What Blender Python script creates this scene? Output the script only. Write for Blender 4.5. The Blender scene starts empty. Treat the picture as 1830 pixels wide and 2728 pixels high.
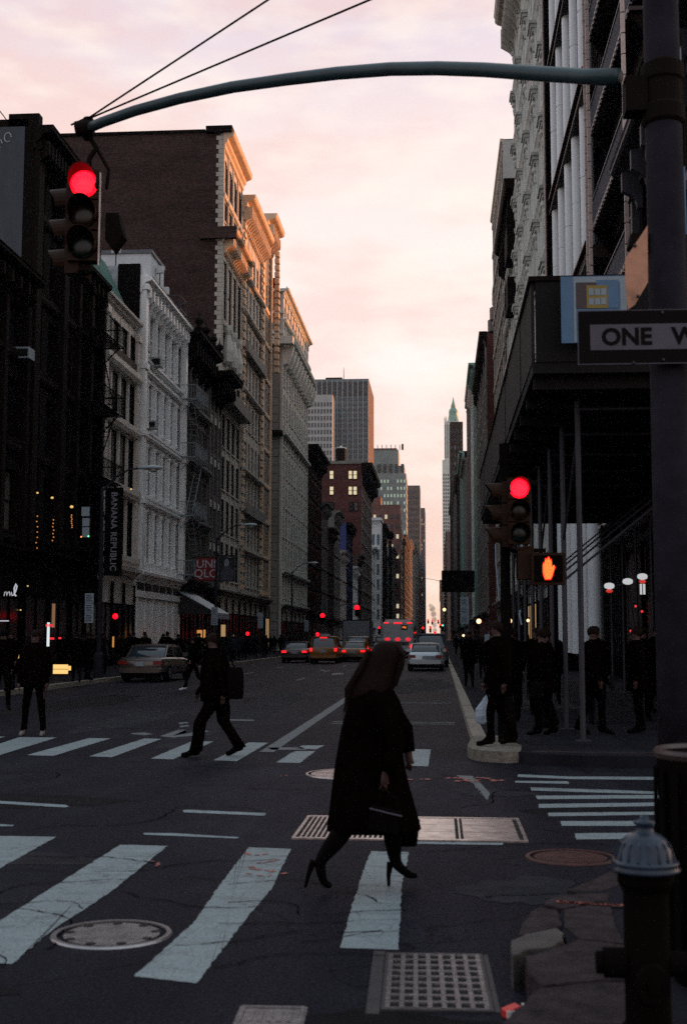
import bpy, math, random
from mathutils import Vector, Matrix, Quaternion

rnd = random.Random(11)
S = bpy.context.scene
COL = S.collection
PI = math.pi

# ------------------------------------------------------------------ camera
# Survey of the photograph: principal distance in picture units, eye height, street axis = +Y
PF, PCX, PCY, EYE = 3300.0, 915.0, 1364.0, 1.75
_dy = Vector((255.0, -333.0, PF)).normalized()
_up = Vector((-0.006, 1.0, 0.0)).normalized()
_dz = (_up - _up.dot(_dy) * _dy).normalized()
_dx = _dy.cross(_dz) * -1
if _dx.x < 0: _dx = -_dx
ROWS = (_dx, _dy, _dz)                       # world axes seen in camera space (right, up, forward)
right = Vector((_dx.x, _dy.x, _dz.x)); upv = Vector((_dx.y, _dy.y, _dz.y)); fwd = Vector((_dx.z, _dy.z, _dz.z))
cam_d = bpy.data.cameras.new('camera'); cam = bpy.data.objects.new('camera', cam_d); COL.objects.link(cam)
m = Matrix((( right.x, upv.x, -fwd.x, 0), (right.y, upv.y, -fwd.y, 0), (right.z, upv.z, -fwd.z, EYE), (0, 0, 0, 1)))
cam.matrix_world = m
cam_d.sensor_fit = 'VERTICAL'; cam_d.sensor_height = 36.0; cam_d.sensor_width = 24.15
cam_d.lens = PF / 2728.0 * 36.0
cam_d.clip_start = 0.1; cam_d.clip_end = 9000
cam_d.dof.use_dof = True; cam_d.dof.focus_distance = 45.0; cam_d.dof.aperture_fstop = 3.2
S.camera = cam

def ray(px, py):
    c = Vector((px - PCX, PCY - py, PF))
    return Vector((c.dot(ROWS[0]), c.dot(ROWS[1]), c.dot(ROWS[2])))
def G(px, py, z=0.0):                        # ground point under a surveyed picture point
    d = ray(px, py); t = (z - EYE) / d.z
    return (d.x * t, d.y * t)
def AY(px, py, Y):
    d = ray(px, py); t = Y / d.y
    return (d.x * t, EYE + d.z * t)

# ------------------------------------------------------------------ sky
SUN_EL, SUN_AZ = math.radians(4.8), math.radians(40)     # azimuth to the right of the street axis
W = bpy.data.worlds.new('World'); S.world = W; W.use_nodes = True
nt = W.node_tree; nt.nodes.clear()
def N(t, nt, **k):
    n = nt.nodes.new(t)
    for a, b in k.items(): setattr(n, a, b)
    return n
def ramp(nt, stops, interp='LINEAR'):
    r = N('ShaderNodeValToRGB', nt); r.color_ramp.interpolation = interp
    e = r.color_ramp.elements
    while len(e) > 1: e.remove(e[-1])
    e[0].position, e[0].color = stops[0][0], (*stops[0][1], 1)
    for p, c in stops[1:]:
        x = e.new(p); x.color = (*c, 1)
    return r
def lin(r, g, b):
    f = lambda c: (c / 255 / 12.92) if c / 255 <= 0.04045 else ((c / 255 + 0.055) / 1.055) ** 2.4
    return (f(r), f(g), f(b))
out = N('ShaderNodeOutputWorld', nt); tc = N('ShaderNodeTexCoord', nt); sep = N('ShaderNodeSeparateXYZ', nt)
nt.links.new(tc.outputs['Generated'], sep.inputs[0])
rp = ramp(nt, [(0.0, lin(246, 206, 182)), (0.03, lin(252, 222, 200)), (0.07, lin(246, 213, 201)), (0.10, lin(246, 215, 203)),
               (0.14, lin(251, 235, 226)), (0.22, lin(254, 243, 238)), (0.30, lin(252, 237, 232)), (0.38, lin(246, 227, 224)),
               (0.46, lin(227, 214, 224)), (0.56, lin(220, 226, 240)), (0.72, lin(204, 226, 242)), (1.0, lin(184, 220, 238))])
nt.links.new(sep.outputs['Z'], rp.inputs[0])
# soft dusk clouds
mp = N('ShaderNodeMapping', nt); mp.inputs['Scale'].default_value = (1.6, 1.6, 4.6); mp.inputs['Location'].default_value = (0.35, 0.2, 0.1)
nt.links.new(tc.outputs['Generated'], mp.inputs['Vector'])
n1 = N('ShaderNodeTexNoise', nt); n1.inputs['Scale'].default_value = 2.6; n1.inputs['Detail'].default_value = 7; n1.inputs['Roughness'].default_value = 0.52
nt.links.new(mp.outputs[0], n1.inputs['Vector'])
cr = ramp(nt, [(0.44, (0, 0, 0)), (0.62, (1, 1, 1))], 'EASE'); nt.links.new(n1.outputs[0], cr.inputs[0])
mx = N('ShaderNodeMixRGB', nt); mx.inputs['Color2'].default_value = (*lin(240, 200, 190), 1)
ml = N('ShaderNodeMath', nt, operation='MULTIPLY'); ml.inputs[1].default_value = 0.5
nt.links.new(cr.outputs[0], ml.inputs[0]); nt.links.new(ml.outputs[0], mx.inputs['Fac']); nt.links.new(rp.outputs[0], mx.inputs['Color1'])
n2 = N('ShaderNodeTexNoise', nt); n2.inputs['Scale'].default_value = 9; n2.inputs['Detail'].default_value = 8
nt.links.new(mp.outputs[0], n2.inputs['Vector'])
cr2 = ramp(nt, [(0.46, (0, 0, 0)), (0.66, (1, 1, 1))]); nt.links.new(n2.outputs[0], cr2.inputs[0])
ml2 = N('ShaderNodeMath', nt, operation='MULTIPLY'); ml2.inputs[1].default_value = 0.5
nt.links.new(cr2.outputs[0], ml2.inputs[0])
mx2 = N('ShaderNodeMixRGB', nt); mx2.inputs['Color2'].default_value = (*lin(255, 243, 232), 1)
nt.links.new(ml2.outputs[0], mx2.inputs['Fac']); nt.links.new(mx.outputs[0], mx2.inputs['Color1'])
# the sky brightens towards the sunset and dims behind the viewer
sdir = N('ShaderNodeVectorMath', nt, operation='DOT_PRODUCT'); sdir.inputs[1].default_value = (math.sin(SUN_AZ), math.cos(SUN_AZ), 0.12)
nt.links.new(tc.outputs['Generated'], sdir.inputs[0])
az = N('ShaderNodeMapRange', nt); az.inputs['From Min'].default_value = -1; az.inputs['From Max'].default_value = 1
az.inputs['To Min'].default_value = 0; az.inputs['To Max'].default_value = 1; nt.links.new(sdir.outputs['Value'], az.inputs['Value'])
azr = ramp(nt, [(0.0, (0.60, 0.66, 0.74)), (0.45, (0.86, 0.90, 0.94)), (0.74, (1, 1, 1)), (0.86, (1, 1, 1)), (0.94, (1.06, 1.04, 1.02)), (0.975, (1.9, 1.75, 1.6)), (1.0, (3.8, 3.1, 2.5))])
nt.links.new(az.outputs[0], azr.inputs[0])
mxa = N('ShaderNodeMixRGB', nt, blend_type='MULTIPLY'); mxa.inputs[0].default_value = 1
nt.links.new(mx2.outputs[0], mxa.inputs[1]); nt.links.new(azr.outputs[0], mxa.inputs[2])
bg = N('ShaderNodeBackground', nt); bg.inputs['Strength'].default_value = 0.72
nt.links.new(mxa.outputs[0], bg.inputs['Color'])
sky = N('ShaderNodeTexSky', nt); sky.sky_type = 'NISHITA'; sky.sun_disc = False
sky.sun_elevation = SUN_EL; sky.sun_rotation = SUN_AZ
bg2 = N('ShaderNodeBackground', nt); bg2.inputs['Strength'].default_value = 0.004
nt.links.new(sky.outputs[0], bg2.inputs['Color'])
ad = N('ShaderNodeAddShader', nt); nt.links.new(bg.outputs[0], ad.inputs[0]); nt.links.new(bg2.outputs[0], ad.inputs[1])
nt.links.new(ad.outputs[0], out.inputs['Surface'])

sun_d = bpy.data.lights.new('sun', 'SUN'); sun_d.energy = 4.4; sun_d.color = (1.0, 0.33, 0.10); sun_d.angle = math.radians(0.6)
sun = bpy.data.objects.new('sun', sun_d); COL.objects.link(sun)
sd = Vector((math.sin(SUN_AZ) * math.cos(SUN_EL), math.cos(SUN_AZ) * math.cos(SUN_EL), math.sin(SUN_EL)))
sun.rotation_euler = sd.to_track_quat('Z', 'Y').to_euler()
sun.location = (60, 100, 60)

S.render.engine = 'CYCLES'
S.view_settings.view_transform = 'Standard'; S.view_settings.look = 'None'
S.view_settings.exposure = 0.6; S.view_settings.gamma = 1.0; S.view_settings.use_curve_mapping = False
S.cycles.max_bounces = 5; S.cycles.diffuse_bounces = 2; S.cycles.glossy_bounces = 3
S.cycles.transmission_bounces = 3; S.cycles.transparent_max_bounces = 6
S.cycles.sample_clamp_indirect = 3.0
S.cycles.use_fast_gi = False; S.cycles.use_denoising = False; S.cycles.sample_clamp_direct = 12.0

# ------------------------------------------------------------------ materials
MATS = {}
def mat(name, col, rough=0.8, var=0.25, scale=1.2, metal=0.0, bump=0.0, bscale=20.0, spec=0.4, emit=None, estr=0.0, streak=False):
    if name in MATS: return MATS[name]
    M = bpy.data.materials.new(name); M.use_nodes = True; t = M.node_tree; b = t.nodes['Principled BSDF']
    b.inputs['Roughness'].default_value = rough; b.inputs['Metallic'].default_value = metal
    b.inputs['Specular IOR Level'].default_value = spec
    if emit:
        b.inputs['Emission Color'].default_value = (*emit, 1); b.inputs['Emission Strength'].default_value = estr
    if var > 0:
        geo = N('ShaderNodeNewGeometry', t)
        mpn = N('ShaderNodeMapping', t)
        if streak: mpn.inputs['Scale'].default_value = (1, 1, 0.22)
        t.links.new(geo.outputs['Position'], mpn.inputs['Vector'])
        nz = N('ShaderNodeTexNoise', t); nz.inputs['Scale'].default_value = scale; nz.inputs['Detail'].default_value = 8; nz.inputs['Roughness'].default_value = 0.65
        t.links.new(mpn.outputs[0], nz.inputs['Vector'])
        lo = tuple(max(0, c * (1 - var)) for c in col); hi = tuple(min(1, c * (1 + var)) for c in col)
        r = ramp(t, [(0.3, lo), (0.7, hi)]); t.links.new(nz.outputs[0], r.inputs[0])
        t.links.new(r.outputs[0], b.inputs['Base Color'])
        if bump > 0:
            nb = N('ShaderNodeTexNoise', t); nb.inputs['Scale'].default_value = bscale; nb.inputs['Detail'].default_value = 6
            t.links.new(geo.outputs['Position'], nb.inputs['Vector'])
            bm = N('ShaderNodeBump', t); bm.inputs['Strength'].default_value = bump; bm.inputs['Distance'].default_value = 0.03
            t.links.new(nb.outputs[0], bm.inputs['Height']); t.links.new(bm.outputs[0], b.inputs['Normal'])
    else:
        b.inputs['Base Color'].default_value = (*col, 1)
    MATS[name] = M
    return M

def brick_mat(name, c1, c2, mortar, bw=0.21, bh=0.075):
    M = bpy.data.materials.new(name); M.use_nodes = True; t = M.node_tree; b = t.nodes['Principled BSDF']
    b.inputs['Roughness'].default_value = 0.9; b.inputs['Specular IOR Level'].default_value = 0.08
    geo = N('ShaderNodeNewGeometry', t); sp = N('ShaderNodeSeparateXYZ', t); t.links.new(geo.outputs['Position'], sp.inputs[0])
    a = N('ShaderNodeMath', t, operation='ADD'); t.links.new(sp.outputs[0], a.inputs[0]); t.links.new(sp.outputs[1], a.inputs[1])
    cb = N('ShaderNodeCombineXYZ', t); t.links.new(a.outputs[0], cb.inputs[0]); t.links.new(sp.outputs[2], cb.inputs[1])
    bk = N('ShaderNodeTexBrick', t); bk.inputs['Scale'].default_value = 1.0; bk.inputs['Brick Width'].default_value = bw
    bk.inputs['Row Height'].default_value = bh; bk.inputs['Mortar Size'].default_value = 0.009
    bk.inputs['Color1'].default_value = (*c1, 1); bk.inputs['Color2'].default_value = (*c2, 1); bk.inputs['Mortar'].default_value = (*mortar, 1)
    t.links.new(cb.outputs[0], bk.inputs['Vector'])
    nz = N('ShaderNodeTexNoise', t); nz.inputs['Scale'].default_value = 0.35; nz.inputs['Detail'].default_value = 9; nz.inputs['Roughness'].default_value = 0.7
    mpn = N('ShaderNodeMapping', t); mpn.inputs['Scale'].default_value = (0.5, 0.5, 2.2)
    t.links.new(geo.outputs['Position'], mpn.inputs[0]); t.links.new(mpn.outputs[0], nz.inputs['Vector'])
    r = ramp(t, [(0.3, (0.62, 0.62, 0.62)), (0.72, (1.35, 1.3, 1.3))]); t.links.new(nz.outputs[0], r.inputs[0])
    mm = N('ShaderNodeMixRGB', t, blend_type='MULTIPLY'); mm.inputs[0].default_value = 1
    t.links.new(bk.outputs[0], mm.inputs[1]); t.links.new(r.outputs[0], mm.inputs[2]); t.links.new(mm.outputs[0], b.inputs['Base Color'])
    bm = N('ShaderNodeBump', t); bm.inputs['Strength'].default_value = 0.4; bm.inputs['Distance'].default_value = 0.01
    t.links.new(bk.outputs[1], bm.inputs['Height']); bm.invert = True; t.links.new(bm.outputs[0], b.inputs['Normal'])
    MATS[name] = M
    return M

def road_mat():
    M = bpy.data.materials.new('asphalt'); M.use_nodes = True; t = M.node_tree; b = t.nodes['Principled BSDF']
    geo = N('ShaderNodeNewGeometry', t)
    nz = N('ShaderNodeTexNoise', t); nz.inputs['Scale'].default_value = 0.45; nz.inputs['Detail'].default_value = 10; nz.inputs['Roughness'].default_value = 0.7
    mpn = N('ShaderNodeMapping', t); mpn.inputs['Scale'].default_value = (1.6, 0.5, 1)
    t.links.new(geo.outputs['Position'], mpn.inputs[0]); t.links.new(mpn.outputs[0], nz.inputs['Vector'])
    r = ramp(t, [(0.3, (0.0042, 0.0042, 0.0070)), (0.5, (0.0085, 0.0083, 0.0130)), (0.72, (0.019, 0.0185, 0.0255))]); t.links.new(nz.outputs[0], r.inputs[0])
    vo = N('ShaderNodeTexNoise', t); vo.inputs['Scale'].default_value = 42; vo.inputs['Detail'].default_value = 6; vo.inputs['Roughness'].default_value = 0.8
    t.links.new(geo.outputs['Position'], vo.inputs['Vector'])
    r2 = ramp(t, [(0.40, (0.15, 0.15, 0.16)), (0.62, (2.6, 2.6, 2.7))]); t.links.new(vo.outputs[0], r2.inputs[0])
    mm = N('ShaderNodeMixRGB', t, blend_type='MULTIPLY'); mm.inputs[0].default_value = 0.8
    t.links.new(r.outputs[0], mm.inputs[1]); t.links.new(r2.outputs[0], mm.inputs[2])
    # tar joints and cracks
    ck = N('ShaderNodeTexVoronoi', t); ck.feature = 'DISTANCE_TO_EDGE'; ck.inputs['Scale'].default_value = 0.38
    dn = N('ShaderNodeTexNoise', t); dn.inputs['Scale'].default_value = 1.4; dn.inputs['Detail'].default_value = 6
    t.links.new(geo.outputs['Position'], dn.inputs['Vector'])
    va = N('ShaderNodeVectorMath', t, operation='ADD'); t.links.new(geo.outputs['Position'], va.inputs[0]); t.links.new(dn.outputs['Color'], va.inputs[1])
    t.links.new(va.outputs[0], ck.inputs['Vector'])
    cr = ramp(t, [(0.0, (0.15, 0.15, 0.15)), (0.009, (1, 1, 1))]); t.links.new(ck.outputs['Distance'], cr.inputs[0])
    m3 = N('ShaderNodeMixRGB', t, blend_type='MULTIPLY'); m3.inputs[0].default_value = 0.8
    t.links.new(mm.outputs[0], m3.inputs[1]); t.links.new(cr.outputs[0], m3.inputs[2]); t.links.new(m3.outputs[0], b.inputs['Base Color'])
    b.inputs['Roughness'].default_value = 0.66; b.inputs['Specular IOR Level'].default_value = 0.05
    bm = N('ShaderNodeBump', t); bm.inputs['Strength'].default_value = 0.5; bm.inputs['Distance'].default_value = 0.006
    t.links.new(vo.outputs[0], bm.inputs['Height']); t.links.new(bm.outputs[0], b.inputs['Normal'])
    MATS['asphalt'] = M; return M

def paint_mat(name, col, wear=0.45, under=(0.05, 0.05, 0.055)):
    M = bpy.data.materials.new(name); M.use_nodes = True; t = M.node_tree; b = t.nodes['Principled BSDF']
    geo = N('ShaderNodeNewGeometry', t)
    mpn = N('ShaderNodeMapping', t); mpn.inputs['Scale'].default_value = (0.6, 2.6, 1); t.links.new(geo.outputs['Position'], mpn.inputs[0])
    nz = N('ShaderNodeTexNoise', t); nz.inputs['Scale'].default_value = 3.2; nz.inputs['Detail'].default_value = 12; nz.inputs['Roughness'].default_value = 0.75
    t.links.new(mpn.outputs[0], nz.inputs['Vector'])
    r = ramp(t, [(wear - 0.14, (0, 0, 0)), (wear - 0.03, (0.75, 0.75, 0.75)), (wear + 0.2, (1, 1, 1))]); t.links.new(nz.outputs[0], r.inputs[0])
    n2 = N('ShaderNodeTexNoise', t); n2.inputs['Scale'].default_value = 60; n2.inputs['Detail'].default_value = 3; t.links.new(geo.outputs['Position'], n2.inputs['Vector'])
    r2 = ramp(t, [(0.36, (0.55, 0.55, 0.55)), (0.5, (1, 1, 1))]); t.links.new(n2.outputs[0], r2.inputs[0])
    wv = N('ShaderNodeTexVoronoi', t); wv.feature = 'DISTANCE_TO_EDGE'; wv.inputs['Scale'].default_value = 1.2
    mp3 = N('ShaderNodeMapping', t); mp3.inputs['Scale'].default_value = (0.7, 2.4, 1); mp3.inputs['Rotation'].default_value = (0, 0, 0.18)
    dn = N('ShaderNodeTexNoise', t); dn.inputs['Scale'].default_value = 3.0; dn.inputs['Detail'].default_value = 5; t.links.new(geo.outputs['Position'], dn.inputs['Vector'])
    va = N('ShaderNodeVectorMath', t, operation='ADD'); t.links.new(geo.outputs['Position'], va.inputs[0]); t.links.new(dn.outputs['Color'], va.inputs[1])
    t.links.new(va.outputs[0], mp3.inputs[0]); t.links.new(mp3.outputs[0], wv.inputs['Vector'])
    r3 = ramp(t, [(0.0, (0.35, 0.35, 0.35)), (0.018, (1, 1, 1))]); t.links.new(wv.outputs['Distance'], r3.inputs[0])
    m1 = N('ShaderNodeMixRGB', t, blend_type='MULTIPLY'); m1.inputs[0].default_value = 1; t.links.new(r.outputs[0], m1.inputs[1]); t.links.new(r2.outputs[0], m1.inputs[2])
    m2 = N('ShaderNodeMixRGB', t, blend_type='MULTIPLY'); m2.inputs[0].default_value = 1; t.links.new(m1.outputs[0], m2.inputs[1]); t.links.new(r3.outputs[0], m2.inputs[2])
    mc = N('ShaderNodeMixRGB', t); mc.inputs[1].default_value = (*under, 1); mc.inputs[2].default_value = (*col, 1)
    t.links.new(m2.outputs[0], mc.inputs[0]); t.links.new(mc.outputs[0], b.inputs['Base Color'])
    b.inputs['Roughness'].default_value = 0.65
    MATS[name] = M; return M

def glass_mat(name, base=(0.012, 0.015, 0.02), rough=0.06):
    M = bpy.data.materials.new(name); M.use_nodes = True; t = M.node_tree; b = t.nodes['Principled BSDF']
    oi = N('ShaderNodeObjectInfo', t)
    r = ramp(t, [(0.0, base), (0.6, tuple(c * 1.5 for c in base)), (0.80, tuple(c * 2.5 for c in base)), (0.86, (0.05, 0.052, 0.055)), (1.0, (0.13, 0.125, 0.11))]); t.links.new(oi.outputs['Random'], r.inputs[0])
    t.links.new(r.outputs[0], b.inputs['Base Color']); b.inputs['Roughness'].default_value = rough; b.inputs['Specular IOR Level'].default_value = 0.28
    geo = N('ShaderNodeNewGeometry', t); nb = N('ShaderNodeTexNoise', t); nb.inputs['Scale'].default_value = 0.9
    t.links.new(geo.outputs['Position'], nb.inputs['Vector'])
    bm = N('ShaderNodeBump', t); bm.inputs['Strength'].default_value = 0.12; bm.inputs['Distance'].default_value = 0.05
    t.links.new(nb.outputs[0], bm.inputs['Height']); t.links.new(bm.outputs[0], b.inputs['Normal'])
    MATS[name] = M; return M

def glow(name, col, s):
    s = s * 0.66
    return mat(name, (0.02, 0.02, 0.02), 0.4, 0, emit=col, estr=s)

asphalt = road_mat()
paint = paint_mat('crosswalk paint', (0.225, 0.285, 0.30), 0.45, (.03,.03,.034))
paint_worn = paint_mat('worn lane paint', (0.23, 0.30, 0.325), 0.47, (.03,.03,.034))
paint_faint = paint_mat('faint lane paint', (0.11, 0.14, 0.155), 0.52, (.03,.03,.034))
red_paint = paint_mat('red utility paint', (0.42, 0.09, 0.06), 0.52)
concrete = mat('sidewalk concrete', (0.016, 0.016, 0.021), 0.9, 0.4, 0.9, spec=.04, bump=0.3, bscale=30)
granite = mat('granite kerb', (0.24, 0.215, 0.175), 0.75, 0.25, 6, bump=0.5, bscale=25)
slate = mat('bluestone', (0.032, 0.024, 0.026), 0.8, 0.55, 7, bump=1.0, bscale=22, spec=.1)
glass = glass_mat('window glass', (0.006, 0.007, 0.010), 0.18)
glass_blue = glass_mat('pale window glass', (0.10, 0.135, 0.16), 0.22)
lit_warm = glow('lit window', (1.0, 0.83, 0.52), 0.75)
lit_dim = glow('dim lit window', (1.0, 0.62, 0.28), 0.35)
lit_shop = glow('lit shop window', (1.0, 0.42, 0.10), 0.55)
white_iron = mat('white painted iron', (0.84, 0.86, 0.86), 0.32, 0.10, 1.5, streak=True, spec=.8)
cream_iron = mat('cream painted iron', (0.60, 0.56, 0.51), 0.4, 0.2, 1.5, streak=True, spec=.6)
grey_iron = mat('grey painted iron', (0.10, 0.097, 0.094), 0.6, 0.3, 1.3, streak=True)
dark_iron = mat('dark painted iron', (0.009, 0.006, 0.005), 0.75, 0.35, 1.3, streak=True, spec=.05)
black_iron = mat('black painted iron', (0.004, 0.003, 0.0025), 0.7, 0.3, 2, spec=.02)
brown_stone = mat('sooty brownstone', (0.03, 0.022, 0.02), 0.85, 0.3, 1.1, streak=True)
dark_brick = brick_mat('dark brick', (0.072, 0.040, 0.034), (0.026, 0.017, 0.016), (0.055, 0.046, 0.042))
red_brick = brick_mat('red brick', (0.12, 0.036, 0.03), (0.065, 0.024, 0.022), (0.08, 0.06, 0.055))
black_brick = brick_mat('soot black brick', (0.009, 0.006, 0.005), (0.005, 0.0035, 0.003), (0.008, 0.006, 0.0055))
stucco = mat('grey stucco', (0.07, 0.082, 0.10), 0.9, 0.3, 0.5, streak=True)
lime = mat('grey limestone', (0.17, 0.165, 0.15), 0.85, 0.28, 0.8, streak=True, bump=0.2, bscale=8)
lime_warm = mat('warm limestone', (0.60, 0.45, 0.31), 0.8, 0.25, 1.0, streak=True)
lime_pale = mat('pale stone', (0.42, 0.40, 0.35), 0.8, 0.25, 1.0, streak=True)
white_stone = mat('pale carved stone', (0.50, 0.52, 0.48), 0.75, 0.3, 1.6, streak=True)
green_copper = mat('green copper', (0.14, 0.27, 0.23), 0.6, 0.3, 1.5, streak=True)
tower_slab = mat('tower spandrel', (0.10, 0.14, 0.16), 0.4, 0.2, 0.05)
tower_glass = mat('tower glass', (0.015, 0.028, 0.04), 0.3, 0.3, 0.08, spec=0.5)
tower_mull = mat('tower mullion', (0.30, 0.33, 0.35), 0.4, 0.1, 0.1)
tower_side = mat('tower flank stone', (0.17, 0.125, 0.10), 0.9, 0.1, 0.05, spec=.02)
tan_stone = mat('tan stone', (0.13, 0.10, 0.085), 0.8, 0.2, 0.1)
grey_green = mat('grey green stone', (0.22, 0.27, 0.27), 0.8, 0.2, 0.1)
white_tube = mat('white glazed column', (0.74, 0.80, 0.82), 0.3, 0.06, 0.6)
oxide = mat('oxide red steel', (0.022, 0.009, 0.007), 0.6, 0.3, 1.5)
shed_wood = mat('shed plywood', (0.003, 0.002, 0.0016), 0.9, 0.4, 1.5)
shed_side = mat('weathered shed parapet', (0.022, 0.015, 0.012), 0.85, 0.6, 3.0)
galv = mat('galvanised steel', (0.035, 0.035, 0.046), 0.55, 0.2, 4, metal=0.2)
pole_paint = mat('dark pole paint', (0.022, 0.020, 0.028), 0.7, 0.3, 4, spec=0.05)
mast_paint = mat('mast arm paint', (0.03, 0.06, 0.07), 0.4, 0.2, 4, spec=0.4)
sign_black = mat('sign black', (0.004, 0.0025, 0.002), 0.7, 0.15, 3, spec=.1)
sign_white = mat('sign white', (0.075, 0.066, 0.09), 0.5, 0.15, 6)
sign_pale = mat('pale parking sign', (0.26, 0.33, 0.38), 0.5, 0.15, 6)
sign_back = mat('orange sign plate', (0.50, 0.25, 0.15), 0.5, 0.35, 5)
yellow_housing = mat('signal housing yellow', (0.022, 0.008, 0.0025), 0.6, 0.25, 6, spec=.15)
rubber = mat('black rubber', (0.004, 0.004, 0.004), 0.9, 0.2, 8, spec=.05)
car_glass = mat('car glass', (0.02, 0.03, 0.04), 0.06, 0, spec=0.7)
chrome = mat('dull chrome', (0.5, 0.5, 0.5), 0.25, 0, metal=1.0)
cloth_dark = mat('black wool', (0.003, 0.0018, 0.0014), 0.95, 0.4, 14, spec=0.0)
cloth_blue = mat('dark navy cloth', (0.004, 0.0035, 0.005), 0.9, 0.4, 12, spec=0.03)
cloth_brown = mat('dark brown cloth', (0.005, 0.003, 0.0022), 0.9, 0.4, 12, spec=0.03)
cloth_grey = mat('grey cloth', (0.014, 0.016, 0.022), 0.9, 0.3, 12, spec=0.1)
hair_m = mat('dark brown hair', (0.009, 0.0042, 0.0028), 0.7, 0.4, 40, spec=0.08)
skin = mat('skin', (0.05, 0.023, 0.018), 0.6, 0.15, 10)
leather = mat('black leather', (0.003, 0.002, 0.002), 0.7, 0.3, 10, spec=.03)
RED = glow('red signal light', (1.0, 0.0022, 0.010), 3.6)
TAIL = glow('red tail light', (1.0, 0.010, 0.018), 1.5)
TAIL_OFF = mat('unlit tail lens', (0.22, 0.015, 0.012), 0.3, 0)
WHITE_L = glow('white lamp', (1.0, 0.62, 0.34), 2.2)
HAND = glow('orange hand light', (1.0, 0.16, 0.03), 2.2)
HANDG = glow('red hand halo lens', (1.0, 0.012, 0.004), 2.0)

# ------------------------------------------------------------------ mesh helpers
class MB:
    def __init__(s): s.v = []; s.f = []
    def box(s, x0, x1, y0, y1, z0, z1):
        b = len(s.v)
        s.v += [(x0, y0, z0), (x1, y0, z0), (x1, y1, z0), (x0, y1, z0), (x0, y0, z1), (x1, y0, z1), (x1, y1, z1), (x0, y1, z1)]
        s.f += [(b, b+3, b+2, b+1), (b+4, b+5, b+6, b+7), (b, b+1, b+5, b+4), (b+1, b+2, b+6, b+5), (b+2, b+3, b+7, b+6), (b+3, b, b+4, b+7)]
        return s
    def quad(s, *p):
        b = len(s.v); s.v += [tuple(q) for q in p]; s.f.append(tuple(range(b, b + len(p)))); return s
    def prism(s, poly, a0, a1, axis='y'):          # poly in the plane across the axis
        n = len(poly); b = len(s.v)
        mk = {'y': lambda p, a: (p[0], a, p[1]), 'x': lambda p, a: (a, p[0], p[1]), 'z': lambda p, a: (p[0], p[1], a)}[axis]
        for a in (a0, a1): s.v += [mk(p, a) for p in poly]
        s.f.append(tuple(range(b + n - 1, b - 1, -1))); s.f.append(tuple(range(b + n, b + 2 * n)))
        for i in range(n): j = (i + 1) % n; s.f.append((b + i, b + j, b + n + j, b + n + i))
        return s
    def tube(s, p0, p1, r0, r1=None, n=8, cap=True):
        r1 = r0 if r1 is None else r1
        p0, p1 = Vector(p0), Vector(p1); d = (p1 - p0).normalized()
        a = d.orthogonal().normalized(); c = d.cross(a); b = len(s.v)
        for p, r in ((p0, r0), (p1, r1)):
            for i in range(n):
                t = 2 * PI * i / n; s.v.append(tuple(p + (a * math.cos(t) + c * math.sin(t)) * r))
        for i in range(n): j = (i + 1) % n; s.f.append((b + i, b + j, b + n + j, b + n + i))
        if cap: s.f.append(tuple(range(b + n - 1, b - 1, -1))); s.f.append(tuple(range(b + n, b + 2 * n)))
        return s
    def path(s, pts, r, n=8):
        rings = []; P = [Vector(p) for p in pts]; R = r if isinstance(r, (list, tuple)) else [r] * len(P)
        ref = Vector((0.013, 0.7, 0.11)).normalized()
        for i, p in enumerate(P):
            d = (P[min(i + 1, len(P) - 1)] - P[max(i - 1, 0)]).normalized()
            a = (ref - ref.dot(d) * d)
            a = a.normalized() if a.length > 1e-3 else d.orthogonal().normalized()
            c = d.cross(a)
            rings.append([tuple(p + (a * math.cos(2 * PI * k / n) + c * math.sin(2 * PI * k / n)) * R[i]) for k in range(n)])
        return s.loft(rings)
    def loft(s, rings, cap=True):
        b = len(s.v); n = len(rings[0])
        for r in rings: s.v += [tuple(p) for p in r]
        for k in range(len(rings) - 1):
            for i in range(n):
                j = (i + 1) % n; o = b + k * n
                s.f.append((o + i, o + j, o + n + j, o + n + i))
        if cap: s.f.append(tuple(range(b + n - 1, b - 1, -1))); s.f.append(tuple(range(b + (len(rings) - 1) * n, b + len(rings) * n)))
        return s
    def lathe(s, prof, c=(0, 0), n=20, cap=True):
        return s.loft([[(c[0] + r * math.cos(2 * PI * k / n), c[1] + r * math.sin(2 * PI * k / n), z) for k in range(n)] for r, z in prof], cap)
    def ball(s, c, r, n=10, m=7):
        r = r if isinstance(r, (tuple, list)) else (r, r, r)
        rings = []
        for k in range(m + 1):
            t = PI * (k + 0.02) / (m + 0.04) - PI / 2
            rings.append([(c[0] + r[0] * math.cos(t) * math.cos(2 * PI * i / n), c[1] + r[1] * math.cos(t) * math.sin(2 * PI * i / n), c[2] + r[2] * math.sin(t)) for i in range(n)])
        return s.loft(rings)
    def mesh(s, name, mt=None, smooth=False):
        me = bpy.data.meshes.new(name); me.from_pydata(s.v, [], s.f)
        if mt: me.materials.append(mt)
        if smooth: me.polygons.foreach_set('use_smooth', [True] * len(me.polygons))
        me.update(); return me
    def build(s, name, mt, parent=None, loc=None, smooth=False, kind=None, rot=None):
        return link(name, s.mesh(name, mt, smooth), parent, loc, kind, rot)
def link(name, me, parent=None, loc=None, kind=None, rot=None, scale=None):
    o = bpy.data.objects.new(name, me); COL.objects.link(o)
    if parent: o.parent = parent
    if loc is not None: o.location = loc
    if rot is not None: o.rotation_euler = rot
    if scale is not None: o.scale = scale
    if kind: o['kind'] = kind
    return o
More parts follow.
